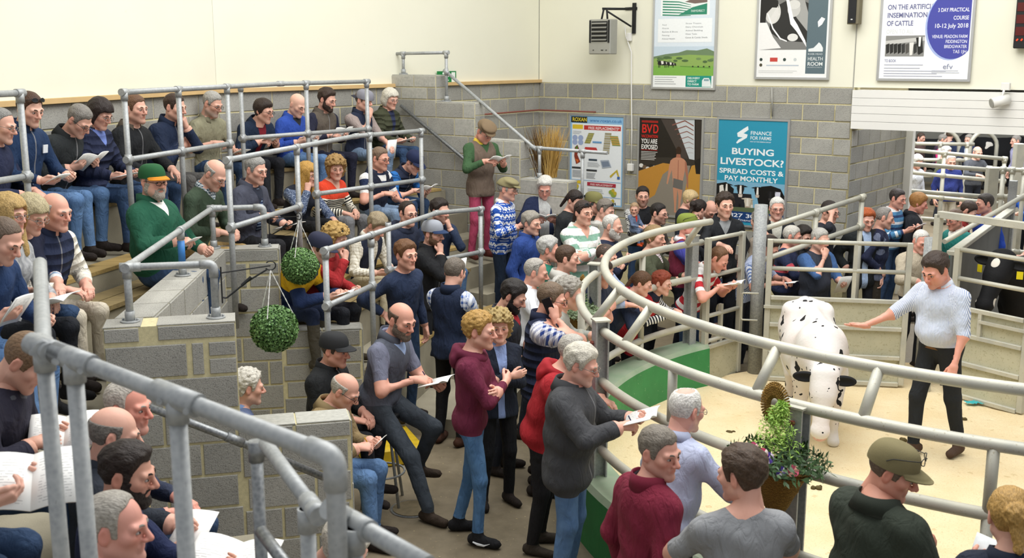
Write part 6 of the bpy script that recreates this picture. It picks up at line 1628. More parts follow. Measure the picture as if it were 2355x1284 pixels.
    NM = mat3(np.stack([b['Xt'], unit(b['Ft']), b['Ss']], 1), b['nb']+b['Ss']*-.006+b['nd']*.0, b['S']*(1.10 if not sp.get('fem') else 1.0)*(1+sp.get('fat', 0)*1.5))
    for ck in ('col', 'col2'):
        if sp.get(ck):
            kind, cc = sp[ck]
            nm = {'shirt': 'shirt_collar', 'stand': 'collar', 'coat': 'coat_collar', 'polo': 'polo_collar', 'hood': 'hood', 'scarf': 'scarf'}[kind]
            me2 = tpl(('col', kind), lambda: np_mesh(nm, *collar_np(kind))); child(nm, me2, cloth_mat(cc), o, NM)
    T = b['T']; S = b['S']
    if sp.get('tie'):
        pts = [T(0, .13+sp.get('fat', 0)*.4+.012*math.sin(t*3), .47-t*.36) for t in np.linspace(0, 1, 7)]; pts[0] = T(0, .085, .482); pts[1] = T(0, .115, .44)
        vv, qq = [], []
        for i, p in enumerate(pts):
            w = .018+.020*i/6
            for sg in (-1, 1): vv.append((p+b['Xt']*w*sg)*S)
            for sg in (1, -1): vv.append((p+b['Xt']*w*sg-b['Ft']*.012)*S)
        for i in range(6):
            for k in range(4): qq.append((i*4+k, i*4+(k+1) % 4, (i+1)*4+(k+1) % 4, (i+1)*4+k))
        qq.append((24, 25, 26, 27)); child('tie', np_mesh('tie', np.array(vv), np.array(qq)), cloth_mat(sp['tie']), o, Matrix())
    if sp.get('belt'):
        n = 28; rx, ry = .160+sp.get('fat', 0)*.35, .124+sp.get('fat', 0)*.4
        lo = [(rx*math.cos(a), ry*math.sin(a)-.015, .0) for a in np.linspace(0, 2*math.pi, n)]; hi = [(p[0], p[1], .042) for p in lo]
        child('belt', np_mesh('belt', *band_np(lo, hi, .006)), cloth_mat(sp['belt'], .5), o, mat3(np.eye(3), b['pel']+V(0, 0, sp.get('hem', 0)-.045), S))
    PEOPLE[key] = dict(o=o, b=b, base=base, yaw=yaw, short=short, lod=lod, pxm=pxm, P=P)
    bk = sp.get('book')
    if bk: held_booklet(key, bk)
    return o
def to_world(key, p):
    r = PEOPLE[key]; return rotz(r['yaw']-90)@np.asarray(p)+r['base']
def held_booklet(key, kind):
    """kind: (type, cover colour, scale, hand)"""
    r = PEOPLE[key]; b = r['b']; S = b['S']
    ty = kind[0]; sc = kind[1] if len(kind) > 1 else 1.0; hand = kind[2] if len(kind) > 2 else -1
    w, M = b['hands'].get(hand, list(b['hands'].values())[0])
    grip = (w+M[:, 1]*.095-M[:, 2]*.022)*S
    other = b['hands'].get(-hand)
    if ty == 'open' and other is not None: mid = (grip*.62+(other[0]+other[1][:, 1]*.09)*S*.38); grip = mid+V(0, .01, 0)
    tilt = kind[3] if len(kind) > 3 else 35
    roll = kind[4] if len(kind) > 4 else 0
    R = rotz(r['yaw']-90+roll)@rotx(tilt)
    make_booklet(rotz(r['yaw']-90)@grip+r['base'], R, ty, sc, f"{'open' if ty == 'open' else 'white'} {'sale catalogue' if ty == 'open' else ('sale sheet' if ty == 'sheet' else 'folded catalogue')} held by {r['short']}")
_BK = {}
def make_booklet(loc, R, ty, sc, label):
    root = bpy.data.objects.new('catalogue' if ty != 'sheet' else 'paper_sheet', None); SC.objects.link(root); root.empty_display_size = .05
    root.matrix_world = mat3(R, loc, sc)
    root['label'] = label; root['category'] = 'catalogue' if ty != 'sheet' else 'paper'; root['group'] = 'sale papers held by the crowd'
    def slab(key, w, h, th, ang, sg):
        def fn():
            n = 6; top, bot = [], []
            for i in range(n+1):
                t = i/n; x = sg*w*t; zc = w*(math.sin(ang)*t*.9+.10*math.sin(math.pi*t)*(1 if ang else .4))
                for yy in (-h/2, h/2): top.append((x, yy, zc+th)); bot.append((x, yy, zc))
            vs = np.array(top+bot); o = 2*(n+1); q = []
            for i in range(n):
                a = i*2; q.append((a, a+2, a+3, a+1)); q.append((o+a, o+a+1, o+a+3, o+a+2)); q.append((a, o+a, o+a+2, a+2)); q.append((a+1, a+3, o+a+3, o+a+1))
            q.append((0, 1, o+1, o)); q.append((2*n, o+2*n, o+2*n+1, 2*n+1))
            q = np.array(q); 
            return np_mesh('page', vs, q if sg > 0 else q[:, ::-1], False)
        return tpl(('bk', key), fn)
    if ty == 'open':
        for sg in (-1, 1):
            child('page_block', slab(('o', sg), .148, .21, .005, .22, sg), PAPER(), root, Matrix())
    elif ty == 'sheet':
        child('sheet', slab(('s',), .21, .297, .0015, .0, 1), PAPER(), root, Matrix.Translation((-.105, 0, 0)))
        child('sheet', slab(('s',), .21, .297, .0015, .0, 1), PAPER(), root, Matrix.Translation((-.10, .004, -.004)))
    else:
        child('page_block', slab(('c',), .148, .21, .007, .0, 1), PAPER(), root, Matrix.Translation((-.074, 0, 0)))
        child('cover', slab(('cv',), .150, .212, .001, .0, 1), COVER(), root, Matrix.Translation((-.075, 0, .0075)))
    return root
# ---------------------------------------------------------------- the crowd
J1 = ('denim', '#3f5f8c', '#7598c2'); J2 = ('denim', '#22344f', '#3d5679'); J3 = ('denim', '#5b7391', '#93a9c4')
NAVY, DK, GR = '#1f2d47', '#1b1d22', '#53565c'
def R1(f): return dict(pose='sit', at=('row', .38, f, 2.27), yaw=-36 if f == 'A' else -20)
def R2(f): return dict(pose='sit', at=('row', 1.30, f, 1.70), yaw=-36 if f == 'A' else -22)
def R3(f): return dict(pose='sit', at=('row', 2.22, f, 1.12), yaw=-36 if f == 'A' else -20)
def P(key, x, y, label, base, **kw): d = dict(skin='#d8a28c'); d.update(base); d.update(kw); return person(key, x, y, label, **d)
def S(z=0.): return dict(pose='stand', at=('z', z))
def SY(y): return dict(pose='stand', at=('Y', y))
# top row
P('T1', 2, 290, 'grey-haired man in dark navy jumper|cropped at the left edge of the top row', R1('B'), yaw=-5, top='#252b45', leg='#3a3027', hair='thin', hc='#8c8a86', gl='thin', aL='lap', aR='lap', hp=14)
P('T2', 68, 252, 'young man in navy softshell with white badge|sitting in the top row', R1('B'), top='#1d3354', leg=J1, hair='short', hc='#4a3122', gl='sun', aL='low', aR='low', hp=18, hy=-8, col=('stand', '#1d3354'), book=('closed', .9, 1, 25), skin='#dfae98')
P('T3', 182, 278, 'grey-haired man in charcoal coat|bent over his catalogue in the top row', R1('B'), top='#2c3032', leg=J1, hair='short', hc='#85807a', gl='1', lean=24, aL='book', aR='book', hp=38, col=('coat', '#25282a'), book=('open', 1.05, -1, 38), bulk=.022)
P('T4', 230, 262, 'dark-haired woman in navy padded coat|reading in the top row', R1('B'), fem=1, top='#232a44', puffer=1, leg=J2, hair='bob', hc='#2c211e', gl='thin', aL='low', aR='low', hp=26, col=('coat', '#232a44'), inner='#6f83c4', instyle=('v', .12), book=('sheet', .8, 1, 12), stub=0, bulk=.02)
P('T5', 312, 252, 'young man in black jacket with fur collar|sitting behind the top rail', R1('B'), top='#1e2023', leg=J2, hair='short', hc='#6b4c36', aL='knee', aR='knee', hp=4, hy=-6, col=('coat', '#5a5046'), bulk=.02)
P('T6', 402, 248, 'man in navy jacket with hand on chin|behind a rail post in the top row', R1('B'), top='#1f2b44', leg='#5c5a58', hair='short', hc='#3c2a20', aL='chin', aR='fold', lean=16, hp=10, col=('stand', '#1f2b44'), bulk=.02)
P('T7', 488, 240, 'grey-haired man in khaki polo shirt|sitting in the top row with papers', R1('A'), top='#8f8c74', leg=J2, hair='short', hc='#a7a49e', gl='blk', beard='stubble', bc='#6b625c', sleeve=.20, aL='low', aR='write', hp=22, hy=12, col=('polo', '#8f8c74'), book=('sheet', .8, -1, 20), bulk=.004)
P('T8', 606, 256, 'dark-haired man in navy coat and red jumper|leaning forward to write', R1('A'), top='#1b2a40', inner='#7d1f2c', instyle=('open', .05), leg='#23252b', hair='mid', hc='#33261f', gl='1', lean=28, aL='book', aR='write', hp=14, hy=14, col=('coat', '#1b2a40'), book=('open', .9, -1, 30), bulk=.02)
P('T9', 684, 242, 'bald man in bright blue jacket|reading a catalogue in the top row', R1('A'), top='#2f4fa8', leg=J1, hair=None, aL='book', aR='book', hp=28, inner='#2a2c33', instyle=('v', .10), col=('coat', '#2f4fa8'), book=('open', 1.0, -1, 42), stub=.1, skin='#e2b39d')
P('T10', 752, 230, 'bearded man in brown gilet and navy sleeves|reading in the top row', R1('A'), top='#26283a', vest='#5d554c', leg='#26283a', hair='thick', hc='#3a2a20', beard='trim', aL='book', aR='write', hp=18, hy=10, col=('coat', '#5d554c'), book=('open', .95, -1, 50))
P('T11', 836, 232, 'man in backwards grey cap and navy gilet|with hand over his mouth', R1('A'), top='#a2948f', vest='#232b40', leg=J3, hair='short', hc='#6b5c50', cap=('#8b8b95', '#3a3a46', 180), sleeve=.30, aL='knee', aR='mouth', hp=10, hy=10, col=('stand', '#232b40'), book=('sheet', .8, -1, 80))
P('T12', 898, 228, 'white-haired woman in olive padded jacket|at the end of the top row', R1('A'), fem=1, top='#3f4230', puffer=1, leg=J2, hair='bob', hc='#d9d3c4', gl='thin', aL='low', aR='low', hp=14, hy=-10, inner='#2c3350', instyle=('open', .035), col=('coat', '#3f4230'), book=('sheet', .8, 1, 15), stub=0, bulk=.02)
# second row, right of the well
P('R1', 352, 418, 'bearded man in green fleece and green and orange cap|slumped in the second row', R2('B'), top='#1f5540', leg=J2, fat=.055, hair='ring', hc='#8d857c', beard='full', bc='#a59d92', cap=('#245a35', '#d98a28'), gl='blk', aL='low', aR='write', hp=4, hy=-14, lean=-4, inner='#e6e4de', instyle=('v', .11), col=('stand', '#1f5540'), book=('sheet', .6, 1, 30), bulk=.022, hk='h')
P('R2', 494, 402, 'balding man in dark green jumper and check collar|looking down in the second row', R2('B'), top='#3b4a3a', leg='#a58a5a', hair='ring', hc='#a9a6a0', gl='thin', aL='lap', aR='lap', hp=36, lean=16, inner=('check', '#e6ecf0', '#23475c', .02, .5), instyle=('v', .07), col=('shirt', ('check', '#dfe8ec', '#23475c', .02, .5)), stub=.1)
P('R3', 588, 392, 'grey-haired man in slate suit jacket and striped tie|in the second row', R2('B'), top='#474a58', leg='#26262a', hair='short', hc='#9a9894', aL='low', aR='write', hp=12, hy=-8, inner='#2e3342', instyle=('v', .26), tie=('stripe', '#23365c', '#9db4cf', .03, .35), col=('coat', '#474a58'), book=('sheet', .9, -1, 15), bulk=.02)
P('R4', 706, 402, 'woman with long blonde hair in navy gilet|resting her chin in the second row', R2('A'), fem=1, top=('speck', '#41506e', '#98a4ba'), vest='#20242f', leg='#1a1b1e', boot=.55, shoe='#4d3b2c', hair='long', hc='#bd9148', aL='knee', aR='cheek', lean=20, hp=10, hy=10, stub=0, bulk=.018)
P('R5', 772, 388, 'woman with curly hair in orange and striped jumper|clasping her hands', R2('A'), fem=1, top=('lower', '#e0482c', '#efe9d6', '#26262a', .30, .030), leg='#7c7d80', hair='bigcurl', hc='#a3814e', vneck=.10, aL='lap', aR='lap', lean=12, hp=8, hy=-30, stub=0)
P('R6', 874, 366, 'man in navy and white rugby shirt and gilet|sitting in the second row', R2('A'), top=('stripe', '#23304f', '#e8e8e6', .20, .35), vest='#1d2233', leg=J3, hair='short', hc='#7c6654', gl='1', sleeve=.20, aL='low', aR='write', hp=8, hy=4, col=('coat', '#2a3044'), inner=('stripe', '#23304f', '#e8e8e6', .20, .35), instyle=('v', .2), book=('sheet', .7, -1, 20), fat=.02, skin='#d9977f')
P('R7', 952, 374, 'man in navy cap and bright blue sleeves|leaning over his catalogue', R2('A'), top='#2b6ab0', vest='#222a3f', leg=J2, hair='short', hc='#5c4c42', cap=('#20294a', '#20294a'), gl='blk', lean=34, aL='book', aR='write', offL=(.02, .10, -.05), offR=(.0, .10, -.05), sleeve=.36, hp=34, col=('stand', '#222a3f'), puffer=1, book=('open', .9, -1, 30))
# third row
P('Q1', 735, 572, 'youth in navy cap and yellow and navy jacket|crouched forward in the third row', R3('B'), top=('chestband', '#22335a', '#e3b524', .33, .075), leg='#1f2a44', hair='short', hc='#5c4634', cap=('#2a2d42', '#2a2d42'), lean=38, aL='low', aR='low', offL=(.05, .16, -.02), offR=(.0, .16, 0), boot=.8, shoe='#4c473c', hp=20, book=('open', .85, -1, 20), bulk=.025)
P('Q2', 772, 550, 'woman with curly blonde hair in red coat|covering her mouth in the third row', R3('B'), fem=1, top='#a52a2e', leg='#23252c', boot=.75, shoe='#4a4236', hair='bigcurl', hc='#b59355', gl='sun', lean=24, aL='low', aR='mouth', hp=12, col=('hood', '#a52a2e'), book=('sheet', .7, -1, 25), stub=0, bulk=.02)
P('Q3', 866, 520, 'man in cream check shirt and navy gilet|looking down in the third row', R3('A'), top=('check', '#eee9da', '#a89e84', .035, .25), vest='#23293a', leg='#c9bd9f', hair='thick', hc='#9c8d72', lean=18, aL='lap', aR='low', hp=38, inner=('check', '#eee9da', '#a89e84', .035, .25), instyle=('open', .05), col=('shirt', '#eee9da'))
P('Q4', 938, 492, 'dark-haired man in glasses and navy hooded top|in the third row', R3('A'), top='#242b3e', leg=J2, hair='recede', hc='#2f231c', gl='blk', aL='lap', aR='lap', hp=6, hy=-12, col=('hood', '#242b3e'))
P('Q5', 1012, 486, 'dark-haired man in navy jumper with hand at mouth|at the end of the third row', R3('A'), yaw=-60, top='#26324a', leg=J1, hair='thick', hc='#2a211c', beard='stubble', aL='chin', aR='lap', hp=6, hy=20)
# left section, second row
P('L4', 128, 488, 'balding man in navy padded gilet and cream sleeves|beside the entrance well', R2('B'), top='#e5e0d2', vest='#232c46', puffer=1, leg='#cdc4b2', hair='ring', hc='#b9b5ae', aL='lap', aR='lap', hp=10, yaw=-24, col=('stand', '#232c46'), lean=14, bulk=.018, skin='#dd9e88', stub=.1)
P('L3', 72, 494, 'woman with fair bob and striped pastel sleeves|sitting with clasped hands at left', R2('B'), fem=1, top=('stripe3', '#eceae8', '#d59ab4', '#8fa6c4', .14), vest='#252a40', leg=J2, hair='bob', hc='#b9ac88', gl='thin', aL='lap', aR='lap', hp=24, yaw=-24, lean=18, sleeve=.40, stub=0)
P('L2', 22, 494, 'woman with long blonde hair in grey cable jumper|at the left edge', R2('B'), fem=1, at=('row', 1.42, 'B', 1.70), top=('cable', '#8d8f92', '#babbbd'), leg='#22252c', boot=.7, shoe='#17171a', hair='long', hc='#bd9d64', gl='thin', aL='lap', aR='low', hp=6, yaw=-20, col=('scarf', '#a5a6a8'), book=('open', 1.1, 1, 15), stub=0)
P('L1', 8, 552, 'bald man in navy shirt reading a catalogue|cut off by the left edge', R2('B'), at=('row', 1.85, 'B', 1.55), top='#21375c', leg=J1, hair='crop', hc='#6b5a4c', aL='low', aR='book', hp=30, yaw=-16, lean=18, book=('closed', 1.1, 1, 50), skin='#dca58e')
# men by the aisle rail and on the lower floor
P('S4', 1115, 303, 'man in flat cap and brown quilted gilet with pink trousers|writing on the aisle steps', S(1.10), yaw=-55, top='#3c5a3a', vest='#6f6054', leg='#b54a68', shoe='#5a2a24', hair='short', hc='#8c867c', flat='#7d6a52', aL='book', aR='write', hp=34, inner='#3c5a3a', instyle=('v', .12), col=('shirt', '#e0c348'), gl='thin', hem=-.16, book=('open', .9, -1, 28), skin='#d08a74', fat=.02, hk='h')
P('S5', 1166, 437, 'man in flat cap and blue and white patterned jumper|standing on the aisle steps', S(.42), yaw=-25, top=('fair', '#2450a8', '#e9edf4'), leg='#1d2a3c', hair='short', hc='#a8a49c', flat='#8f8763', gl='thin', aL='pocket', aR='book', hp=6, hy=6, col=('shirt', '#f0f0ee'), hem=-.10, fat=.025, skin='#cf927a')
P('S6', 1254, 432, 'white-haired man in navy and red jacket|writing below the stair wall', S(.40), yaw=-95, top='#222c4a', inner='#b3b5b4', instyle=('open', .10), leg='#3c3c40', hair='thick', hc='#d9d6cf', gl='thin', aL='book', aR='write', hp=26, col=('coat', '#c4313a'), col2=('shirt', '#b8bab9'), fat=.05, bulk=.03, hk='h', hem=-.12, book=('open', .85, -1, 25), skin='#d98f7c')
P('S7', 1222, 515, 'grey-haired man in royal blue fleece|standing below the patterned jumper man', S(.10), yaw=-30, top='#2b4688', leg='#2c3038', hair='thick', hc='#9a948a', aL='down', aR='down', hp=6, hy=-6, col=('shirt', '#eceae6'), col2=('stand', '#2b4688'), bulk=.024, hem=-.12)
P('S8', 1322, 462, 'dark-haired woman half hidden behind the striped hooded woman', S(.30), fem=1, yaw=-40, top='#2a2c2e', leg=DK, hair='pony', hc='#2a1f1b', gl='sun', hp=24, stub=0)
P('S9', 1342, 490, 'woman in green and white striped hooded top|with folded arms', S(.30), fem=1, S=1.03, yaw=-60, top=('stripe', '#eef0ec', '#86b09c', .125, .46), leg='#2b3a4c', hair='pony', hc='#33231d', gl='sun', aL='fold', aR='fold', hp=4, hy=6, col=('hood', '#e9efe8'), vneck=.10, stub=0, bulk=.022, hem=-.12, skin='#d7a088')
P('S10', 1366, 468, 'man in khaki cap half hidden behind the striped hooded woman', S(.2), yaw=-30, top='#33362f', hair='short', hc='#6a5a48', cap=('#7d7a4c', '#7d7a4c'), hp=8)
P('S11', 1392, 484, 'grey-haired man with sunglasses pushed up on his head|near the ear tag poster', S(.15), yaw=-30, top='#c9c8c2', hair='short', hc='#7d756c', gl='sun', hp=16)
P('S12', 1408, 522, 'white-bearded man in navy shirt with red shoulder stripe', S(.12), yaw=-25, top='#232a40', hair='recede', hc='#cfccc6', beard='full', bc='#c9c5be', hp=10, aL='fold', aR='fold', fat=.03)
P('S13', 1478, 452, 'dark-haired man in black gilet holding a baby', S(.05), yaw=-80, top=('check', '#f0f0ee', '#3a3a40', .028, .45), vest='#1c1d21', leg=J2, hair='short', hc='#2a211d', beard='stubble', aL='fold', aR='fold', hp=4, hy=-10, S=1.02)
P('S14', 1515, 492, 'dark-haired man in black glasses and brown jacket|beside the man with a baby', S(.0), yaw=-35, top='#4b443f', hair='short', hc='#241d1a', gl='blk', beard='stubble', hp=6, aL='fold', aR='fold')
P('S15', 1587, 460, 'fair-haired woman in navy coat|in front of the dark vaccination poster', S(0), fem=1, yaw=-20, top='#252b38', hair='mid', hc='#d8bd8c', gl='1', hp=22, stub=0)
P('S16', 1608, 482, 'dark-haired person bending behind the camouflage cap', S(0), fem=1, yaw=30, top='#2b2d33', hair='bun', hc='#2a1f1a', hp=20, stub=0)
P('S17', 1634, 484, 'bald man in white collar looking down|left of the turquoise poster', S(0), yaw=-70, top='#2c3245', hair=None, hp=34, inner='#efeeea', instyle=('v', .14), col=('shirt', '#efeeea'), stub=.6, hc='#4a3a30', S=.98, skin='#d49a84')
P('S18', 1667, 473, 'smiling young man with curly dark hair in black jacket|behind the narrow gate', S(.28), yaw=-85, top='#1f2125', inner='#8d9092', instyle=('v', .16), hair='curly', hc='#35271e', aL='pocket', aR='rail', offR=(-.02, .06, .06), hp=4, hy=4, col=('coat', '#1f2125'), hem=-.12, S=1.03, skin='#dba68f')
P('S19', 1746, 510, 'person with curly grey hair seen from behind|beside the round gate post', S(0), fem=1, yaw=130, top='#8a7f72', hair='curly', hc='#7d7770', hp=8, stub=0)
P('S20', 1787, 480, 'white-haired man in glasses, pale shirt and dark jacket|right of the turquoise poster', S(.1), yaw=-95, top='#23262b', inner='#c9c9bd', instyle=('open', .075), hair='short', hc='#dcdad4', gl='1', hp=4, col=('shirt', '#c9c9bd'), aL='down', aR='down', S=1.02, fat=.02, skin='#dd9f8a')
P('S21', 1583, 520, 'man in camouflage cap and maroon gilet|leaning on the ring fence', S(.1), yaw=-15, top='#3c3f8f', vest='#6d2439', hair='ring', hc='#7a6a5c', cap=('#7d8a3c', '#6f7c34'), gl='capup', aL='fold', aR='rail', hp=2, hy=-6, col=('polo', '#e3e3e8'), fat=.05, hk='h', skin='#d98672')
P('S22', 1506, 548, 'fair-haired man in olive jumper and check shirt|behind the ring fence', S(0), yaw=-25, top='#454a38', leg=DK, hair='mid', hc='#8f7650', aL='rail', aR='rail', hp=4, hy=-8, inner=('check', '#eeeaea', '#7a4a5c', .02, .4), instyle=('v', .13), tie='#a5607a', bulk=.025, fat=.02)
P('S23', 1262, 575, 'silver-haired man in teal jumper|turned towards the ring', S(0), yaw=-5, top='#23715f', hair='thick', hc='#b9b8b4', hp=4, aL='down', aR='down', hem=-.1, skin='#d98f78', bulk=.02)
P('S24', 1304, 596, 'brown-haired young man in grey jacket|beside the hanging plant basket', S(0), yaw=-8, top='#b9b7b2', hair='short', hc='#4f3a2b', hp=4, aL='pocket', aR='pocket', col=('coat', '#cfcdc6'), inner='#33363c', instyle=('v', .1), bulk=.02, hem=-.12)
P('S25', 1232, 628, 'balding man with spectacles on his head in white shirt', S(0), yaw=-8, top='#e8eaf0', hair='recede', hc='#a9a49c', gl='upclear', hp=12, aL='down', aR='rail', col=('shirt', '#eceef4'), bulk=.006, skin='#d99b86')
P('S26', 1180, 682, 'young bearded man with cropped dark hair|looking down behind the curly-haired woman', S(0), yaw=-20, top='#33363d', inner='#a82a34', instyle=('v', .12), hair='thick', hc='#201a18', beard='trim', hp=26, aL='pocket', aR='pocket', col=('coat', '#33363d'), bulk=.02, skin='#cf987f', hem=-.12)
P('S27', 1268, 690, 'man on a mobile phone in navy padded gilet and check shirt', S(0), yaw=-4, top=('check', '#eef0f6', '#31498f', .045, .5), vest='#1f2740', puffer=1, leg='#20222a', hair='short', hc='#6f5c4a', gl='blk', aL='pocket', aR='phone', sleeve=.24, hp=12, hy=-6, col=('stand', '#1f2740'), bulk=.024, S=1.03, hem=-.14, fat=.02, skin='#dc9c86')
P('S28', 1308, 676, 'grey-haired person in pale grey sweater|leaning on the ring rail behind the phone user', SY(9.0), yaw=-5, lean=16, top='#a9aca6', hair='curly', hc='#9a958c', aL='rail', aR='rail', hp=14)
P('S29', 1148, 752, 'woman with curly fair hair in navy jacket|looking towards the camera', S(0), fem=1, S=.94, yaw=-70, top='#1e2534', inner='#8fa5d6', instyle=('open', .05), leg='#17181c', hair='bigcurl', hc='#a9925e', aL='fold', aR='fold', hp=4, hy=-14, col=('shirt', '#8fa5d6'), stub=0, hem=-.12)
P('S30', 1103, 762, 'blond young man in maroon hooded top, jeans and black trainers|with folded arms', S(0), yaw=-12, top='#6d2740', leg=('denim', '#2f5580', '#6a94c0'), legw=.90, shoe='#1d1d20', hair='curly', hc='#b28b4a', aL='fold', aR='fold', hp=4, hy=-4, col=('hood', '#6d2740'), step=.10, hem=-.09, S=1.01, skin='#dfa48e')
P('S31', 1318, 812, 'balding man in red sweatshirt and black trousers|bending to the ring rail', S(0), yaw=-14, lean=18, top='#a3232b', leg='#1c1b1d', shoe='#3a332c', hair='recede', hc='#b4afa6', gl='blk', aL='rail', aR='rail', hp=12, col=('hood', '#a3232b'), bulk=.026, hem=-.10, S=.97, fat=.02)
P('S32', 1336, 840, 'white-haired man in charcoal fleece and jeans|writing on the ring rail', S(0), yaw=-20, top='#46474a', leg=J1, legw=1.1, hair='thick', hc='#cfc9ba', gl='thin', aL='book', aR='write', offL=(.0, .12, .02), offR=(.0, .10, .0), hp=16, col=('coat', '#3f4043'), bulk=.03, fat=.03, hem=-.22, book=('open', 1.05, -1, 20), skin='#d99a86')
P('S3', 1046, 628, 'man in navy gilet and blue check sleeves|seen from behind', S(0), yaw=60, top=('check', '#e8edf6', '#3b5b9e', .05, .45), vest='#1d2840', leg='#17181d', shoe='#4a2f24', hair='short', hc='#6f665c', aL='fold', aR='fold', hp=16, col=('stand', '#1d2840'), bulk=.02, hem=-.12, S=1.02)
P('S1', 934, 588, 'laughing man in navy crew neck jumper|with his hand on his hip', S(.18), yaw=-40, top='#28344e', leg=J2, hair='thick', hc='#6d4a2e', aL='down', aR='hip', hp=2, hy=-6, bulk=.012, S=1.0, lean=6, skin='#dfa088', side=4)
P('S2', 996, 538, 'bearded man in grey and navy cap and black jacket|holding a white clipboard', S(.18), yaw=-25, top='#1d1e21', leg=DK, hair='short', hc='#6a4f3a', beard='trim', cap=('#9b9fa8', '#283a5c'), aL='book', aR='chin', hp=6, hy=-4, col=('stand', '#1d1e21'), bulk=.024, hem=-.12, book=('closed', 1.1, -1, 80), S=1.0)
# behind the ring rail and gates
P('S33', 1394, 592, 'bald man in slate gilet and pale blue shirt|behind the curve of the ring fence', S(0), yaw=-30, top='#a9b9da', vest='#565c68', hair='crop', hc='#4b3c32', hp=14, aL='rail', aR='rail', skin='#d99a84')
P('S34', 1384, 628, 'man in navy T-shirt with a wristwatch|leaning on the inner ring rail', SY(10.15), yaw=-30, lean=12, top='#232c40', hair='short', hc='#3c2e26', sleeve=.22, aL='fold', aR='fold', hp=20, skin='#d08a74', fat=.03, S=.98)
P('S35', 1476, 652, 'woman with brown ponytail in navy jacket|writing on the ring rail', SY(10.85), fem=1, yaw=-15, lean=32, top='#222c42', leg=DK, hair='pony', hc='#5c3f28', aL='book', aR='write', hp=20, col=('scarf', '#c9405c'), book=('sheet', .7, -1, 10), stub=0, S=.95)
P('S36', 1522, 652, 'woman with short red hair, red gilet and striped sleeves|leaning on the ring fence', SY(11.2), fem=1, yaw=-30, lean=34, top=('stripe', '#f0efec', '#22252e', .032, .5), vest='#b3262e', leg='#1d1f26', hair='curly', hc='#8a3a22', aL='rail', aR='rail', hp=12, col=('scarf', '#26283a'), stub=0, S=.94, hem=-.2)
P('S37', 1652, 596, 'balding man in red and white striped polo shirt|writing over the narrow gate', SY(11.75), yaw=-35, lean=26, top=('stripe', '#c5303a', '#f0eeec', .115, .40), leg=J2, hair='recede', hc='#6b4a30', sleeve=.20, aL='book', aR='write', offL=(.02, .10, .0), offR=(.02, .08, 0), hp=36, col=('polo', '#f0eeec'), book=('open', .9, -1, 15), bulk=.006, skin='#d98d76')
P('S38', 1690, 612, 'person in navy jacket hidden behind the striped polo man', SY(12.9), yaw=-60, top='#262f45', hair='short', hc='#4a3a30', hp=10, S=.97)
P('S39', 1768, 572, 'dark-haired man in pale blue striped shirt|leaning on the wide ring gate', SY(12.35), yaw=-35, lean=24, top=('vstripe', '#dfe6f4', '#5f7cb8', .016, .45), hair='thick', hc='#33261f', sleeve=.24, aL='rail', aR='rail', hp=28, book=('sheet', .6, -1, 10), bulk=.006, skin='#cf8d76')
P('S40', 1822, 545, 'white-haired man in navy sweater with a red and white band', SY(12.95), yaw=-25, top=('chestband', '#262e4c', '#c8505c', .26, .035), hair='short', hc='#c9c5bc', gl='thin', aL='rail', aR='rail', hp=8, fat=.03, S=.97, skin='#d88a74')
P('S41', 1848, 545, 'dark-haired person hidden behind the white-haired man in navy', SY(13.6), yaw=-60, top='#2a2b30', hair='thick', hc='#241c18', hp=16)
P('S42', 1886, 552, 'grey-haired man in slate gilet and denim shirt|pinching his nose', SY(12.45), yaw=-70, top='#47699c', vest='#363b47', hair='short', hc='#b9b6b0', gl='1', aL='low', aR='mouth', sleeve=.30, hp=8, hy=12, book=('sheet', .8, -1, 60), fat=.03, S=.98)
P('S43', 1908, 488, 'dark-haired man in glasses and dark top|scratching his head', S(.1), yaw=-40, top='#2a2c35', hair='short', hc='#2a211e', gl='blk', aL='down', aR='scratch', hp=10, hy=-10, sleeve=.36)
P('S44', 1993, 506, 'ginger-haired young man in dark wax jacket|behind the wide gate', S(0), yaw=-85, top='#24282a', inner='#a9bfdf', instyle=('open', .06), leg='#23252b', hair='thick', hc='#b3592a', aL='down', aR='pocket', hp=14, col=('coat', '#33302c'), col2=('shirt', '#a9bfdf'), bulk=.026, hem=-.22, skin='#e2ab98')
P('S45', 2034, 502, 'grey-haired man in navy diamond pattern jumper|beside the ginger young man', S(0), yaw=-20, top=('argyle', '#262c46', '#6f7890'), leg='#3b362e', hair='recede', hc='#8f8b86', hp=12, aL='pocket', aR='pocket', fat=.02, hem=-.12)
P('S46', 2064, 458, 'dark-haired man in blue and white striped jumper|holding a booklet near the doorway', S(.1), yaw=-45, top=('stripe3', '#4f86b0', '#e8eef2', '#2c3f66', .16), leg=J2, hair='short', hc='#3a3330', aL='book', aR='book', hp=10, hy=-6, col=('polo', '#eef0f0'), book=('closed', .9, -1, 35), fat=.02, skin='#cf8d78')
P('S47', 2112, 468, 'sandy-haired man in dark overcoat and tie|standing in the doorway', S(0), yaw=-15, top='#23262c', inner='#dcd6d0', instyle=('v', .22), tie='#6a2438', hair='mid', hc='#a5763e', hp=16, aL='down', aR='down', col=('coat', '#23262c'), bulk=.024, hem=-.25, S=1.02, skin='#d98c78')
P('S48', 2118, 556, 'white-haired man in beige jacket|behind the round gate post', SY(12.25), yaw=-80, top='#b3a894', hair='thin', hc='#e0ddd6', hp=18, aL='rail', aR='rail', bulk=.024, S=.96, skin='#dc9482')
P('S49', 2196, 506, 'brown-haired man in teal jacket|by the square steel frame', S(0), yaw=200, top='#23766f', inner='#e8e6e0', instyle=('v', .12), hair='short', hc='#5a4230', hp=14, gl='blk', aL='down', aR='down', col=('shirt', '#e8e6e0'), bulk=.02, skin='#cf8068', S=.97)
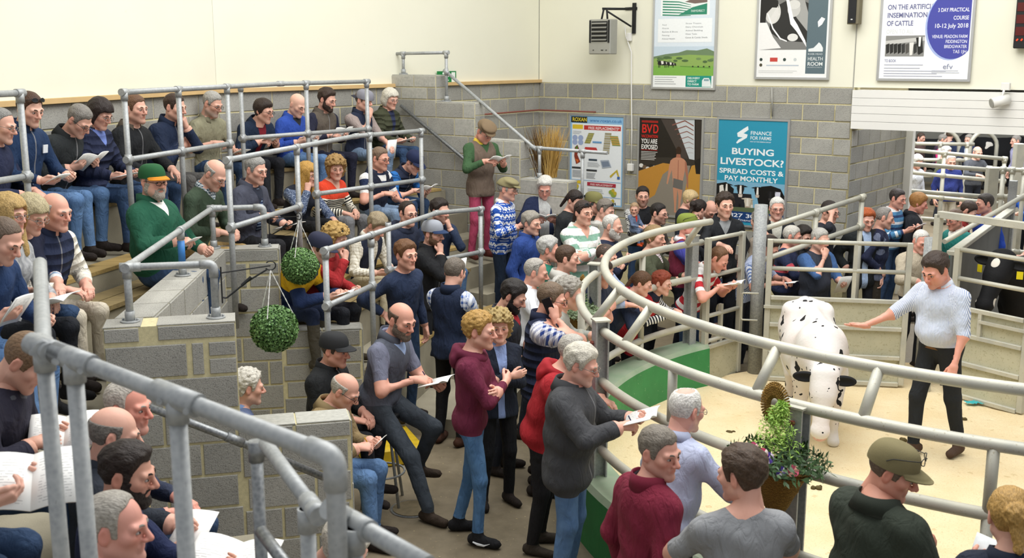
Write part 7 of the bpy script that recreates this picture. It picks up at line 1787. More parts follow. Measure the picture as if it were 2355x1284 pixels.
P('S50', 2226, 486, 'dark-haired man bending his head by the teal jacket', S(0), yaw=-35, top='#a33a34', hair='short', hc='#3c2d24', hp=34, aL='down', aR='down', S=1.0)
P('S51', 2264, 470, 'dark-haired man in bright blue jacket|beside the thick pen post', S(0), yaw=185, top='#2b4fb8', hair='short', hc='#3a332e', hp=6, aL='down', aR='down', bulk=.026, fat=.02, S=1.03, skin='#c98a76')
P('S53', 2396, 520, 'person in maroon top leaning over the rail|at the right edge', SY(12.2), yaw=185, lean=20, top='#7a2c36', sleeve=.2, aL='rail', aR='rail', hair='short', hc='#4a3a30', hp=20)
# ring man
P('RM', 2152, 622, 'stockman in blue striped shirt and dark jeans|standing in the ring with an arm out', S(.04), yaw=215, top=('vstripe', '#e2e7f0', '#8d9bc0', .011, .42), leg='#23262a', shoe='#4f3c30', legw=1.05, hair='thick', hc='#3a2c24', aR='point', aL='side', offR=(.12, -.06, -.24), offL=(.02, .14, -.10), sleeve=.30, hp=26, hy=-4, lean=8, belt='#7a5430', col=('shirt', '#dfe5f0'), fat=.04, bulk=.014, hem=.02, S=1.09, step=.14, skin='#d98c76', hk='h')
# lower left foreground
P('F10', 923, 738, 'bald bearded man in grey gilet and dark jeans|perched on a stool with a notebook', dict(pose='perch', at=('z', 0.)), seat=.74, yaw=-25, top='#6f7284', vest='#565a66', leg=('denim', '#2c3238', '#4a525c'), shoe='#3c3128', legw=1.05, hair='ring', hc='#5c4a3c', beard='trim', bc='#6f6257', sleeve=.22, aL='low', aR='write', offL=(.06, .06, .02), offR=(.0, .06, -.02), hp=16, hy=-16, inner='#9fb4da', instyle=('v', .09), col=('stand', '#565a66'), col2=('shirt', '#a9bce0'), book=('open', .9, -1, 18), S=1.06, lean=14, fat=.02, skin='#d08f78')
P('F9', 770, 806, 'man in black cap and black jacket|sitting by the low block wall', dict(pose='sit', at=('z', .15)), seat=.45, yaw=-20, top='#1e2022', leg=DK, hair='short', hc='#4a3c32', cap=('#2b2c2e', '#2b2c2e'), aL='lap', aR='lap', hp=8, col=('stand', '#1e2022'), bulk=.024, skin='#d2917a')
P('F8', 792, 900, 'balding man in tan jacket and jeans|writing beside the low block wall', dict(pose='sit', at=('z', 0.)), seat=.47, yaw=-14, top='#8d7a58', leg=J1, legw=1.1, hair='ring', hc='#b5b0a6', gl='blk', aL='book', aR='write', offL=(.03, .08, -.02), offR=(.0, .06, -.02), hp=30, lean=16, col=('coat', '#8d7a58'), book=('sheet', .5, -1, 45), bulk=.026, fat=.02, skin='#dca08a')
P('F11', 570, 892, 'white curly-haired man sitting inside the entrance well', dict(pose='sit', at=('z', 0.)), seat=.45, yaw=25, top='#5d6a8c', hair='curly', hc='#d3cec2', hp=8, aL='book', aR='lap', col=('shirt', '#7f9ac8'), book=('sheet', .75, -1, 60))
P('F12', 792, 1258, 'white-haired person in navy top|cut off by the bottom edge', dict(pose='sit', at=('z', .18)), seat=.43, yaw=-20, top='#222a40', hair='mid', hc='#ddd6c6', hp=34, aL='book', aR='lap', book=('open', .9, -1, 20))
Dr = lambda: dict(pose='sit', at=('z', .71), seat=.43, yaw=8)
P('F4', 294, 938, 'white-haired ruddy man|sitting farthest along the foreground bench', Dr(), top='#2c3348', leg=J2, hair='recede', hc='#c9c3b8', hp=4, hy=-16, aL='lap', aR='lap', skin='#dd8874', fat=.02, yaw=2)
P('F3', 262, 1002, 'bald man with cropped grey sides in navy jacket|on the foreground bench', Dr(), top='#2a2f38', leg=J2, hair='ring', hc='#7d7770', hp=12, hy=10, aL='low', aR='low', col=('stand', '#2a2f38'), bulk=.024, book=('sheet', .8, -1, 25, 70), skin='#dca690')
P('F2', 292, 1092, 'dark-haired bearded man in navy jumper|writing on the foreground bench', Dr(), top='#20294a', leg='#3f4044', hair='quiff', hc='#2c221d', beard='trim', hp=10, hy=-8, aL='book', aR='write', offL=(.04, .16, -.02), offR=(.02, .16, -.02), book=('open', 1.3, -1, 22, 70), skin='#c98f76', bulk=.018)
P('F1', 268, 1215, 'grey-haired man in navy top|nearest the camera on the foreground bench', Dr(), top='#28304c', leg=J2, hair='recede', hc='#a8a298', hp=4, hy=-6, aL='lap', aR='lap', yaw=4, skin='#d88f80', fat=.02)
P('F5', 60, 832, 'young man in dark hooded jacket bent over papers|behind the front handrail', dict(pose='sit', at=('z', 1.10)), seat=.43, yaw=0, top='#2b2a38', leg=J2, hair='buzz', hc='#7d6248', hp=40, lean=18, aL='book', aR='write', col=('hood', '#55585f'), book=('open', 1.0, -1, 30, 105), bulk=.024, skin='#d29a80')
P('F6', -185, 905, 'person holding white sale papers|mostly outside the left edge', dict(pose='sit', at=('z', 1.20)), seat=.43, yaw=-6, top='#33283a', leg=J2, hair='short', hc='#6b5a48', hp=30, aL='book', aR='book', offL=(0, .18, .06), offR=(0, .18, .06), book=('open', 1.15, -1, 38, 112))
# right foreground
P('F13', 1516, 1042, 'grey-haired man in maroon fleece|glancing back over his shoulder', S(0), yaw=25, top='#7a2238', leg=DK, hair='short', hc='#7f776c', hp=6, hy=-72, aL='down', aR='down', col=('stand', '#7a2238'), col2=('shirt', '#3d3c46'), bulk=.022, hem=-.2, S=1.0, skin='#cf8f7c')
P('F14', 1578, 945, 'white-haired man in pale lilac shirt|leaning on the ring rail with his back turned', S(0), yaw=42, top='#b9c0da', leg='#2b2c33', hair='crown', hc='#e6e3dc', gl='thin', hp=10, hy=-8, aL='rail', aR='rail', lean=10, bulk=.012, hem=-.02, col=('shirt', '#bcc4de'), fat=.03, S=.99, skin='#de9d8c')
P('F15', 1706, 1095, 'young man in grey T-shirt|with his back to the camera', S(0), yaw=95, top='#8f9194', leg=DK, hair='thick', hc='#4b3a2c', hp=8, hy=40, aL='rail', aR='rail', sleeve=.24, bulk=.012, hem=-.1, S=1.02, skin='#d99c86', fat=.02)
P('F16', 2052, 1085, 'man in tweed peaked cap and dark green waxed jacket|holding a rolled paper', S(0), yaw=30, top='#31382f', leg='#2b2a26', hair='short', hc='#6b5c4c', cap=('#7d7452', '#7d7452'), gl='capup', hp=20, hy=-56, aL='rail', aR='out', book=('closed', .9, 1, 70), col=('coat', '#2a3028'), bulk=.034, hem=-.2, S=1.03, skin='#cf8468', fat=.03, amp=.008)
P('F17', 2322, 1190, 'woman with blonde hair in a bun and navy fleece|at the lower right corner', S(0), fem=1, yaw=78, top='#1e2536', hair='bun', hc='#b38d4e', hp=10, aL='rail', aR='rail', col=('coat', '#1e2536'), bulk=.02, stub=0, S=1.02)
# beyond the doorway
P('D1', 2110, 372, 'white-haired woman in pale top|behind the pen rails at the left of the doorway', S(0), fem=1, yaw=-70, top='#c9ccd2', hair='bob', hc='#d8d4cc', hp=16, stub=0)
P('D2', 2168, 322, 'grey-haired woman in pink sleeves and dark gilet|in the far pens', S(0), fem=1, yaw=-20, top='#d6337c', vest='#3a2a3c', hair='short', hc='#8a8680', hp=16, stub=0)
P('D3', 2228, 322, 'man in navy jacket and pale blue shirt|in the far pens', S(0), yaw=215, top='#22304c', inner='#b9c8ea', instyle=('open', .08), hair='short', hc='#9a948c', hp=10, col=('coat', '#22304c'), aL='low', aR='fold', book=('closed', .9, -1, 30))
P('D4', 2248, 352, 'bald man in dark grey fleece|leaning on a far pen rail', S(0), yaw=-80, top='#4b4e54', hair='ring', hc='#9a9690', hp=10, aL='rail', aR='rail', fat=.02)
P('D5', 2187, 372, 'white-haired man in navy blue sweater|standing in the pens beyond the doorway', S(0), yaw=-95, top='#2b3778', leg='#b9b2a4', hair='thin', hc='#dcd8d0', hp=14, aL='down', aR='down', hem=-.12, fat=.03)
P('D6', 2176, 352, 'grey-haired man in khaki jacket|behind the man in the navy sweater', S(0), yaw=-40, top='#5c5f4c', hair='thick', hc='#cfcbc4', hp=12, S=.98)
P('D7', 2336, 325, 'grey-haired man in lilac shirt|at the right of the far pens', S(0), yaw=185, top='#a9a9cc', hair='short', hc='#8c8782', hp=8, aL='down', aR='down', S=1.02)
P('D8', 2364, 428, 'person in bright blue top|at the right edge of the doorway', S(0), yaw=200, top='#2f62c0', hair='short', hc='#4a3a30', hp=8, aL='rail', aR='rail', S=.97)
P('D9', 2118, 318, 'person in brown top|at the far left of the pens', S(0), yaw=-60, top='#5c4a48', hair='short', hc='#4a3a30', hp=10, S=.98)
P('D10', 2184, 312, 'person in dark blue jacket|partly behind the pink-sleeved woman', S(0), yaw=60, top='#2c3654', hair='short', hc='#5c4a3c', hp=10, S=1.0)
if DEBUG:
    for k, r in PEOPLE.items(): print('DBG', k, [round(float(x), 2) for x in r['base']], 'pxm', round(r['pxm']), 'lod', r['lod'])
# ---------------------------------------------------------------- cattle
def cow_mesh(head='down', h=.018):
    g = Grid((-.55, -1.25, -.02), (.55, 1.75, 1.75), h)
    for c, r in (((0, -.02, .95), (.37, .72, .36)), ((0, -.62, 1.04), (.34, .36, .34)), ((0, .48, .98), (.25, .40, .38)), ((0, .1, .86), (.31, .55, .33))): g.ell(c, r, None, .12)
    for s in (-1, 1):
        g.ell((s*.20, -.62, 1.27), (.09, .16, .08), None, .10); g.ell((s*.13, -.93, 1.16), (.07, .09, .08), None, .09)
        g.ell((s*.17, .50, 1.05), (.10, .20, .26), None, .08)
    g.cone((0, -.9, 1.30), (0, .62, 1.30), .07, .07, .14)
    if head == 'down': nk = [(0, .62, 1.10), (.02, .98, .92)]; poll, nose = V(.04, 1.10, .94), V(.10, 1.36, .40)
    elif head == 'half': nk = [(0, .62, 1.14), (.02, .98, 1.30)]; poll, nose = V(.03, 1.12, 1.42), V(.06, 1.42, .94)
    else: nk = [(0, .62, 1.14), (.02, 1.02, 1.34)]; poll, nose = V(.03, 1.14, 1.40), V(.08, 1.56, 1.10)
    g.cone(nk[0], nk[1], .23, .15, .12); g.cone(nk[0]-V(0, 0, .1), nk[1]-V(0, 0, .06), .18, .12, .1)
    d = nose-poll; L = np.linalg.norm(d); d = d/L; sidev = unit(np.cross(d, V(0, .5, 1)))
    g.cone(poll+sidev*.035, poll+sidev*.03+d*.20, .120, .112, .06); g.cone(poll-sidev*.035, poll-sidev*.03+d*.20, .120, .112, .06); g.cone(poll+d*.16, nose, .110, .082, .06)
    g.cone(nose-d*.02+sidev*.03, nose-d*.02-sidev*.03, .072, .072, .03)
    for s in (-1, 1): g.ell(poll+d*.17+sidev*s*.095, (.035, .035, .035), None, .03)
    for s, y, ph in ((-1, .50, .05), (1, .50, -.05), (-1, -.68, -.06), (1, -.68, .06)):
        f = y > 0; x = s*.19
        g.cone((x, y, .78), (x*.95, y+ph+(.02 if f else .10), .50), .115 if f else .14, .072, .08)
        g.cone((x*.95, y+ph+(.02 if f else .10), .50), (x*.9, y+ph*1.5+(.0 if f else -.02), .12), .062, .048, .03)
        g.cone((x*.9, y+ph*1.5+(.0 if f else -.02), .12), (x*.9, y+ph*1.5+(.04 if f else .02), .05), .055, .068, .02)
    g.cone((0, -1.0, 1.22), (0, -1.08, .60), .035, .025, .03); g.ell((0, -1.09, .50), (.05, .05, .11), None, .02)
    g.ell((0, -.40, .62), (.14, .20, .14), None, .06)
    g.f = np.maximum(g.f, -g.co(tuple(slice(0, n) for n in g.n))[2]); v, q = surfnet(g)
    return v, q, poll, nose, d, sidev
def cow_mat(black=False):
    N = NT('cow_hide'); tc = N.n('ShaderNodeTexCoord').outputs['Object']; mp = N.n('ShaderNodeMapping'); mp.inputs['Scale'].default_value = (1, .75, 1); N.l(tc, mp.inputs[0])
    if black:
        nz = N.noise(1.7, 2, tc); c = N.mix(N.math('GREATER_THAN', nz, .66), hexc('#141416'), hexc('#dfd9cf'))
    else:
        n1 = N.noise(11.5, 1.5, mp.outputs[0]); n2 = N.noise(1.6, 2, tc); s = N.n('ShaderNodeSeparateXYZ'); N.l(tc, s.inputs[0])
        side = N.math('MULTIPLY', N.math('ABSOLUTE', s.outputs[0]), .22); thr = N.math('SUBTRACT', .665, N.math('ADD', side, N.math('MULTIPLY', N.math('SUBTRACT', n2, .5), .25)))
        blush = N.mix(N.math('MULTIPLY_ADD', N.noise(3.2, 3, tc), 1.2, -.45, True), hexc('#dcd8d4'), hexc('#d6bcb0'))
        c = N.mix(N.math('GREATER_THAN', n1, thr), blush, hexc('#1c1c1f'))
    N.bump(N.noise(45, 3, tc), .25, .01); return N.out(c, .75, 0, .25)
def make_cow(loc, yaw, scale, head, label, black):
    v, q, poll, nose, d, sd = cow_mesh(head)
    me = np_mesh('cow', v*scale, q); me.materials.append(cow_mat(black)); o = bpy.data.objects.new('cow', me); SC.objects.link(o); o.location = loc; o.rotation_euler = (0, 0, math.radians(yaw-90)); tag(o, label, 'cow')
    blk = cloth_mat('#1a1a1c', .8); pink = cloth_mat('#d9a79c' if not black else '#2b292a', .5)
    for s in (-1, 1):
        g = Grid((-.18, -.10, -.10), (.18, .10, .10), .008); g.ell((0, 0, 0), (.13, .035, .062), None, .01); g.ell((0, .028, 0), (.10, .022, .04), None, .01, 's'); ev, eq = surfnet(g)
        R = np.stack([unit(sd*s*1.0-V(0, .25, .12)), unit(d*.6+V(0, .6, .3)), V(0, 0, 1)], 1); child('ear', np_mesh('ear', ev, eq), blk, o, mat3(R, (poll+sd*s*.20+d*.03)*scale, scale))
        eye = poll+d*.15+sd*s*.112+V(0, .02, .02); g = Grid((-.04,)*3, (.04,)*3, .006); g.ell((0, 0, 0), (.024, .024, .024), None, .01); child('eye', np_mesh('eye', *surfnet(g)), cloth_mat('#0c0b0b', .15), o, mat3(np.eye(3), eye*scale, scale))
    g = Grid((-.12,)*3, (.12,)*3, .007); g.ell((0, 0, 0), (.078, .070, .050), None, .01)
    for s in (-1, 1): g.ell((s*.036, .062, .012), (.014, .02, .010), None, .01, 's')
    R = np.stack([sd, d, np.cross(sd, d)], 1); child('muzzle', np_mesh('muzzle', *surfnet(g)), pink, o, mat3(R, (nose+d*.022)*scale, scale))
    if black:
        tg = boxvf((-.028, -.003, -.036), (.028, .003, .036)); t = mk('ear_tag', *tg, cloth_mat('#e6d223', .4), o, label='yellow plastic ear tag'); t.matrix_local = mat3(np.eye(3)@rotz(20), (poll+sd*-.23+d*.09-V(0, 0, .05))*scale, 1.15)
        t = mk('ear_tag', *tg, cloth_mat('#e6d223', .4), o, label='yellow plastic ear tag'); t.matrix_local = mat3(np.eye(3)@rotz(-20), (poll+sd*.23+d*.09-V(0, 0, .05))*scale, 1.15)
        g = Grid((-.1,)*3, (.1,)*3, .007); g.ell((0, 0, 0), (.05, .075, .02), None, .01); child('blaze', np_mesh('blaze', *surfnet(g)), cloth_mat('#e2dccf', .8), o, mat3(R, (poll+d*.10+np.cross(sd, d)*.118)*scale, scale))
    return o
make_cow((2.88, 10.24, .03), 263, .83, 'down', 'white heifer with small black spots lowering its head in the ring', False)
make_cow((6.14, 12.5, 0), 222, .98, 'half', 'black and white cow with yellow ear tags behind the right gate', True)
# cattle in the far pens
for i, (x, y, Y, yw) in enumerate(((2128, 322, 30, 180), (2300, 325, 30.4, 200))):
    p = at_Y(x, y, Y); v, q, *_ = cow_mesh('up', .03); me = np_mesh('cow', v, q); me.materials.append(cow_mat(True)); o = bpy.data.objects.new('cow', me); SC.objects.link(o); o.location = (p[0], p[1], 0); o.rotation_euler = (0, 0, math.radians(yw-90)); tag(o, ['black and white cow behind the hoops at the left of the far pens', 'black and white cow behind the hoops at the right of the far pens'][i], 'cow')
# ---------------------------------------------------------------- hanging clipped balls with brackets
leafm = {}
def leaf_mat(a, b):
    if (a, b) not in leafm:
        N = NT('leaf'); oi = N.attr('tone').outputs['Fac']; leafm[(a, b)] = N.out(N.mix(oi, hexc(a), hexc(b)), .45, 0, .4)
    return leafm[(a, b)]
def leaves_mesh(pts, nrm, L, W_, rnd, name='foliage'):
    n = len(pts); V_ = []; Q_ = []; tone = []
    for i in range(n):
        p, nn = np.asarray(pts[i]), unit(nrm[i]); a = unit(np.cross(nn, rnd.normal(size=3))); b = np.cross(nn, a); a = unit(a+nn*rnd.uniform(.1, .9)); l = L*rnd.uniform(.7, 1.3); w = W_*rnd.uniform(.7, 1.2)
        V_ += [p, p+a*l*.5+b*w*.5+nn*.002, p+a*l, p+a*l*.5-b*w*.5+nn*.002]; Q_.append((4*i, 4*i+1, 4*i+2, 4*i+3)); t = rnd.uniform(0, 1); tone += [t]*4
    me = np_mesh(name, np.array(V_), np.array(Q_), False); add_attr(me, 'tone', np.array(tone)); return me
def topiary(c, r, hook, label, seed):
    rnd = np.random.RandomState(seed); root = empty('topiary_ball', tuple(c), label, 'plant'); n = 4200
    i = np.arange(n)+.5; ph = np.arccos(1-2*i/n); th = math.pi*(1+5**.5)*i; D = np.stack([np.cos(th)*np.sin(ph), np.sin(th)*np.sin(ph), np.cos(ph)], 1)
    me = leaves_mesh(D*(r-.012)*(1+rnd.uniform(-.04, .04, (n, 1))), D, .020, .016, rnd); f = obj('foliage', me, leaf_mat('#2c5222', '#7fa862'), root, kind='stuff')
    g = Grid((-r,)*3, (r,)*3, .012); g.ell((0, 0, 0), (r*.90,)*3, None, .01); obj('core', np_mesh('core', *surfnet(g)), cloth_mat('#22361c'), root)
    h = np.asarray(hook)-np.asarray(c)
    for k in range(3):
        a = 2*math.pi*k/3+.4; e = np.array((math.cos(a)*r*.8, math.sin(a)*r*.8, r*.6)); m = 15
        for j in range(m):
            p0, p1 = h+(e-h)*j/m, h+(e-h)*(j+1)/m; tube('chain_link', [p0, p1], .0028 if j % 2 else .0040, M['white'], root, 5)
def bracket(base, tip, label, low=.16):
    root = empty('hanging_bracket', tuple(base), label, 'bracket'); b = np.zeros(3); t = np.asarray(tip)-np.asarray(base)
    tube('back_bar', [b+np.array((0, 0, .04)), b-np.array((0, 0, low+.04))], .005, M['black'], root, 6); tube('arm', [b, t*np.array((1, 1, 0))+np.array((0, 0, t[2]+.02))], .005, M['black'], root, 6)
    tube('brace', [b-np.array((0, 0, low)), b-np.array((0, 0, low))+t*.08-np.array((0, 0, .01)), t*np.array((.5, .5, 0))-np.array((0, 0, low*.45)), t*np.array((.92, .92, 0))], .006, M['black'], root, 6, bend=.05)
    m = t*np.array((.5, .5, 0))-np.array((0, 0, low*.45)); tube('twist', [m-t*.10+np.array((0, 0, -.02)), m+t*.10+np.array((0, 0, .03))], .011, M['black'], root, 6)
    tt = t*np.array((1, 1, 0))+np.array((0, 0, t[2]+.02)); u = unit2(t*np.array((1, 1, 0))); tube('hook', [tt+u*.035*math.cos(a)+np.array((0, 0, .03*math.sin(a)-.0)) for a in np.linspace(2.4, -2.6, 12)], .0045, M['black'], root, 6)
    return np.asarray(base)+tt+np.array((0, 0, -.03))
b2 = up(pe+uW*.045, WZ+.30); t2 = np.array(at_Y(622, 618, b2[1]+.12)); c2 = np.array(at_Y(631, 756, b2[1]+.12)); hk = bracket(b2, t2, 'black twisted iron hanging bracket on the near well rail'); topiary(c2, .158, hk, 'clipped green leaf ball hanging in front of the near block wall', 3)
b1 = up(pg+uF*.045, WZ+.26); t1 = np.array(at_Y(687, 503, b1[1]-.28)); c1 = np.array(at_Y(690, 612, b1[1]-.28)); hk = bracket(b1, t1, 'black iron hanging bracket on the far well rail', .14); topiary(c1, .162, hk, 'clipped green leaf ball hanging beside the youth in yellow', 4)
# ---------------------------------------------------------------- flower baskets
def wicker_mat():
    if 'wick' not in leafm:
        N = NT('wicker'); tc = N.n('ShaderNodeTexCoord').outputs['Object']; w = N.n('ShaderNodeTexWave'); w.inputs['Scale'].default_value = 38; w.inputs['Distortion'].default_value = 5; w.inputs['Detail Scale'].default_value = 3; N.l(tc, w.inputs[0]); w.bands_direction = 'Z'
        N.bump(w.outputs['Fac'], .8, .01); leafm['wick'] = N.out(N.mix(w.outputs['Fac'], hexc('#5c4118'), hexc('#b48c44')), .8, 0, .2)
    return leafm['wick']
def petal_flower(root, c, nrm, r, cols, rnd):
    nn = unit(nrm); a = unit(np.cross(nn, V(.1, .2, .97))); b = np.cross(nn, a); rt = empty('x')
    bpy.data.objects.remove(rt); fl = bpy.data.objects.new('pansy', None); SC.objects.link(fl); fl.parent = root; fl.location = c; fl.empty_display_size = .02
    for k in range(5):
        an = 2*math.pi*k/5+rnd.uniform(-.1, .1); d = a*math.cos(an)+b*math.sin(an); e = np.cross(nn, d); vv = [nn*.004]
        for t in np.linspace(-1, 1, 6): vv.append(d*r*(.95-.28*t*t)+e*r*.52*t+nn*(.004+.008*(1-t*t)-.004*k*.3))
        mk('petal', vv, [(0, i+1, i+2) for i in range(5)], cloth_mat(cols[k % len(cols)], .6), fl)
    vv = [d_*r*.16+nn*.016 for d_ in (a, b, -a, -b)]; mk('flower_eye', vv+[nn*.020], [(0, 1, 4), (1, 2, 4), (2, 3, 4), (3, 0, 4)], cloth_mat('#c9a52a', .6), fl)
def basket(c, out, r, h, label, seed, flowers=True, light='#b7d96a', dark='#4a6b3c', hoop=True):
    """c: centre of the basket mouth; out: horizontal direction away from the post"""
    rnd = np.random.RandomState(seed); root = empty('flower_basket', tuple(c), label, 'flower basket'); out = unit(out); side = np.cross(out, V(0, 0, 1)); n = 22; rows = 9; vs, qs = [], []
    for i in range(rows+1):
        t = i/rows; rr = r*(1-t)**.85+.006
        for j in range(n):
            a = 2*math.pi*j/n; rj = rr*(1+.03*math.sin(j*5+i*3)); vs.append(side*rj*math.cos(a)+out*rj*.75*math.sin(a)+V(0, 0, -h*t+.006*math.sin(j*3+i)))
    for i in range(rows):
        for j in range(n): qs.append((i*n+j, i*n+(j+1) % n, (i+1)*n+(j+1) % n, (i+1)*n+j))
    obj('cone', np_mesh('cone', np.array(vs), np.array(qs)), wicker_mat(), root)
    for k in range(3): tube('rim_twig', [side*(r+.006)*math.cos(a)+out*(r+.006)*.75*math.sin(a)+V(0, 0, -.012*k+.006*math.sin(3*a+k)) for a in np.linspace(0, 2*math.pi, 25)], .006, wicker_mat(), root, 6)
    if hoop:
        for k in range(44):
            a = 2*math.pi*k/44; e = side*math.cos(a)*.72+V(0, 0, 1)*math.sin(a); p0 = V(0, 0, r*1.75)-out*r*.45+side*r*.45; tube('hoop_twig', [p0+e*.040, p0+e*.060+out*.016, p0+e*(r*.58)+out*.012, p0+e*(r*.70)-out*.004], .0062, wicker_mat(), root, 5)
    P_, N_ = [], []
    for i in range(1100):
        a = rnd.uniform(0, 2*math.pi); q = rnd.uniform(0, 1)**.5*r*1.6; z = rnd.uniform(.0, r*.75)*(1-.4*q/r/1.35); p = side*q*math.cos(a)+out*q*.8*math.sin(a)+V(0, 0, z); P_.append(p); N_.append(unit(p*V(1, 1, .6)+V(0, 0, .12)+rnd.normal(size=3)*.02))
    obj('foliage', leaves_mesh(P_, N_, .048, .016, rnd), leaf_mat('#31482c' if flowers else '#6a7c58', dark), root, kind='stuff', label='dark green leafy filling')
    P_, N_ = [], []
    for i in range(1500):
        t = rnd.uniform(0, 1); cx = side*.02*math.sin(4*t)+V(0, 0, r*.45+t*r*1.55); wv = r*.80*(1-t)**.8+.01; d = rnd.normal(size=3); d = unit(d*V(1, 1, .5)); P_.append(cx+d*wv*rnd.uniform(.2, 1)); N_.append(unit(d+V(0, 0, .9)))
    obj('fern', leaves_mesh(P_, N_, .030, .008, rnd), leaf_mat('#7fae3c', light), root, kind='stuff', label='bright feathery fern')
    if flowers:
        for k, (x, z, cols) in enumerate(((-.55, .42, ('#6b52b8', '#f0e8f0')), (-.15, .30, ('#e0507a', '#f2a8b4')), (.05, .45, ('#d84a70', '#f4e6e0')), (.20, .38, ('#5b46a8', '#e8dcf0')), (-.45, .12, ('#e9e4ee', '#6a4fc0')), (.55, .12, ('#5a48b0', '#efe9f4')), (.85, .20, ('#d8607a', '#f0b0a0')), (-.85, .25, ('#d85a7c', '#e8a0b0')), (-.30, .50, ('#d05078', '#f0c0c8')))):
            petal_flower(root, side*-x*r*1.1+out*r*(.9-.3*abs(x))+V(0, 0, z*r*1.4), out+V(0, 0, .45)+side*-x*.5, .036, cols, rnd)
p2 = rp_(aP2, RR+.10, 1.28); o2 = V(*(unit2((p2-np.append(RC, 1.28))[:2])), 0); basket(p2+o2*.12+V(0, 0, .02), o2, .185, .33, 'wicker cone of pansies and bright fern tied to the ring post', 5)
p3 = rp_(166, RR+.06, 1.30); o3 = V(-.96, -.2, 0); basket(p3+V(*o3)*.02, o3, .14, .24, 'wicker basket with pale fern on the far side of the ring fence', 6, False, '#cfe0b0', '#8a9c7c')
# dried reeds on the stepped wall
rr_ = empty('reed_bundle', tuple(up(swp(1243, 404)+np.array((uA[0]*.18, uA[1]*.18, 0)), 2.07)), 'bundle of dried golden and dark reeds standing behind the stair handrail', 'dried reeds')
rnd = np.random.RandomState(11)
for nm, cols, n, x0 in (('golden_reeds', ('#a5803c', '#d3b06a'), 190, .04), ('dark_reeds', ('#4a3420', '#8a6a3a'), 120, -.10)):
    vs, qs, tone = [], [], []
    for i in range(n):
        a, s = rnd.uniform(0, 6.28), rnd.uniform(0, .075); b = V(x0*uA[1]*0+x0*nA[0]+s*math.cos(a), x0*nA[1]+s*math.sin(a), 0); L = rnd.uniform(.42, .66); tip = b+V(nA[0]*rnd.normal(0, .11)+nA[0]*x0*.6, nA[1]*rnd.normal(0, .11)+nA[1]*x0*.6, L); w = V(nA[0], nA[1], 0)*.004; mid = (b+tip)/2+V(0, 0, .02); k = len(vs); vs += [b-w, b+w, mid+w, mid-w, tip+w*.3, tip-w*.3]; qs += [(k, k+1, k+2, k+3), (k+3, k+2, k+4, k+5)]; t = rnd.uniform(); tone += [t]*6
    me = np_mesh(nm, np.array(vs), np.array(qs), False); add_attr(me, 'tone', np.array(tone)); obj(nm, me, leaf_mat(*cols), rr_, kind='stuff')
# ---------------------------------------------------------------- small things
q = PEOPLE['F10']; sb_ = to_world('F10', V(0, .0, 0)); st = empty('bar_stool', (sb_[0], sb_[1], 0), 'chrome stool with a round footring under the bald bearded man', 'stool')
tube('seat', [(0, 0, .735), (0, 0, .775)], .165, M['black'], st, 24)
for a in (45, 135, 225, 315): ca, sa = math.cos(math.radians(a)), math.sin(math.radians(a)); tube('leg', [(ca*.10, sa*.10, .735), (ca*.21, sa*.21, .0)], .012, M['galv'], st, 10)
tube('footring', [(.185*math.cos(t), .185*math.sin(t), .27) for t in np.linspace(0, 2*math.pi, 33)], .009, M['galv'], st, 8)
for k, zs in (('F8', .47), ('F9', .60), ('F11', .45)):
    b_ = to_world(k, V(0, -.03, 0)); z0 = PEOPLE[k]['base'][2]; bn = empty('short_bench', (b_[0], b_[1], 0), {'F8': 'short timber bench under the man in the tan jacket', 'F9': 'short timber bench under the man in the black cap', 'F11': 'short timber bench inside the entrance well'}[k], 'bench'); bn.rotation_euler = (0, 0, math.radians(PEOPLE[k]['yaw']-90))
    mk('plank', *boxvf((-.28, -.17, zs-.045), (.28, .16, zs-.005)), M['plank'], bn)
    for sx in (-.22, .22): mk('leg', *boxvf((sx-.03, -.14, 0), (sx+.03, .13, zs-.045)), M['plank'], bn)
mc = at_z(948, 1172, 0); mh = empty('manhole_cover', (mc[0], mc[1], 0), 'round metal drain cover set in the concrete floor', 'drain cover'); tube('frame', [(0, 0, 0), (0, 0, .008)], .175, M['darkgalv'], mh, 32); tube('lid', [(0, 0, .008), (0, 0, .014)], .155, m_simple('dusty_lid', '#8a7d62', .8, .1, 20, .3), mh, 32)
ka, kb = np.array(at_z(852, 1098, .0)), np.array(at_z(912, 1062, .0)); kd = unit2((kb-ka)); kn = np.array((kd[1], -kd[0], 0)); mk('yellow_kerb', *obox((ka+kb)/2+np.array((0, .35, .08)), np.array((.9, .35, 0))/np.linalg.norm((.9, .35)), np.array((-.35, .9, 0))/np.linalg.norm((.9, .35)), (0, 0, 1), .26, .30, .08, .015), M['yellow'], None, 'concrete step with worn yellow paint beside the stool', 'kerb')
def crumple():
    c = at_z(2243, 930, .045); vs, qs = [], []; n = 12
    for i in range(n):
        for j in range(7): x, y = (i/(n-1)-.5)*.20, (j/6-.5)*.09; vs.append((c[0]+x+.01*math.sin(j*2), c[1]+y+.012*math.sin(i*1.3), c[2]+.018*abs(math.sin(i*1.9+j))*(1-abs(x)*5)+.012))
    for i in range(n-1):
        for j in range(6): qs.append((i*7+j, (i+1)*7+j, (i+1)*7+j+1, i*7+j+1))
    mk('cloth_rag', vs, qs, cloth_mat('#3fb0b4', .7), None, 'crumpled turquoise rag lying on the sawdust', 'rag', smooth=True)
crumple()
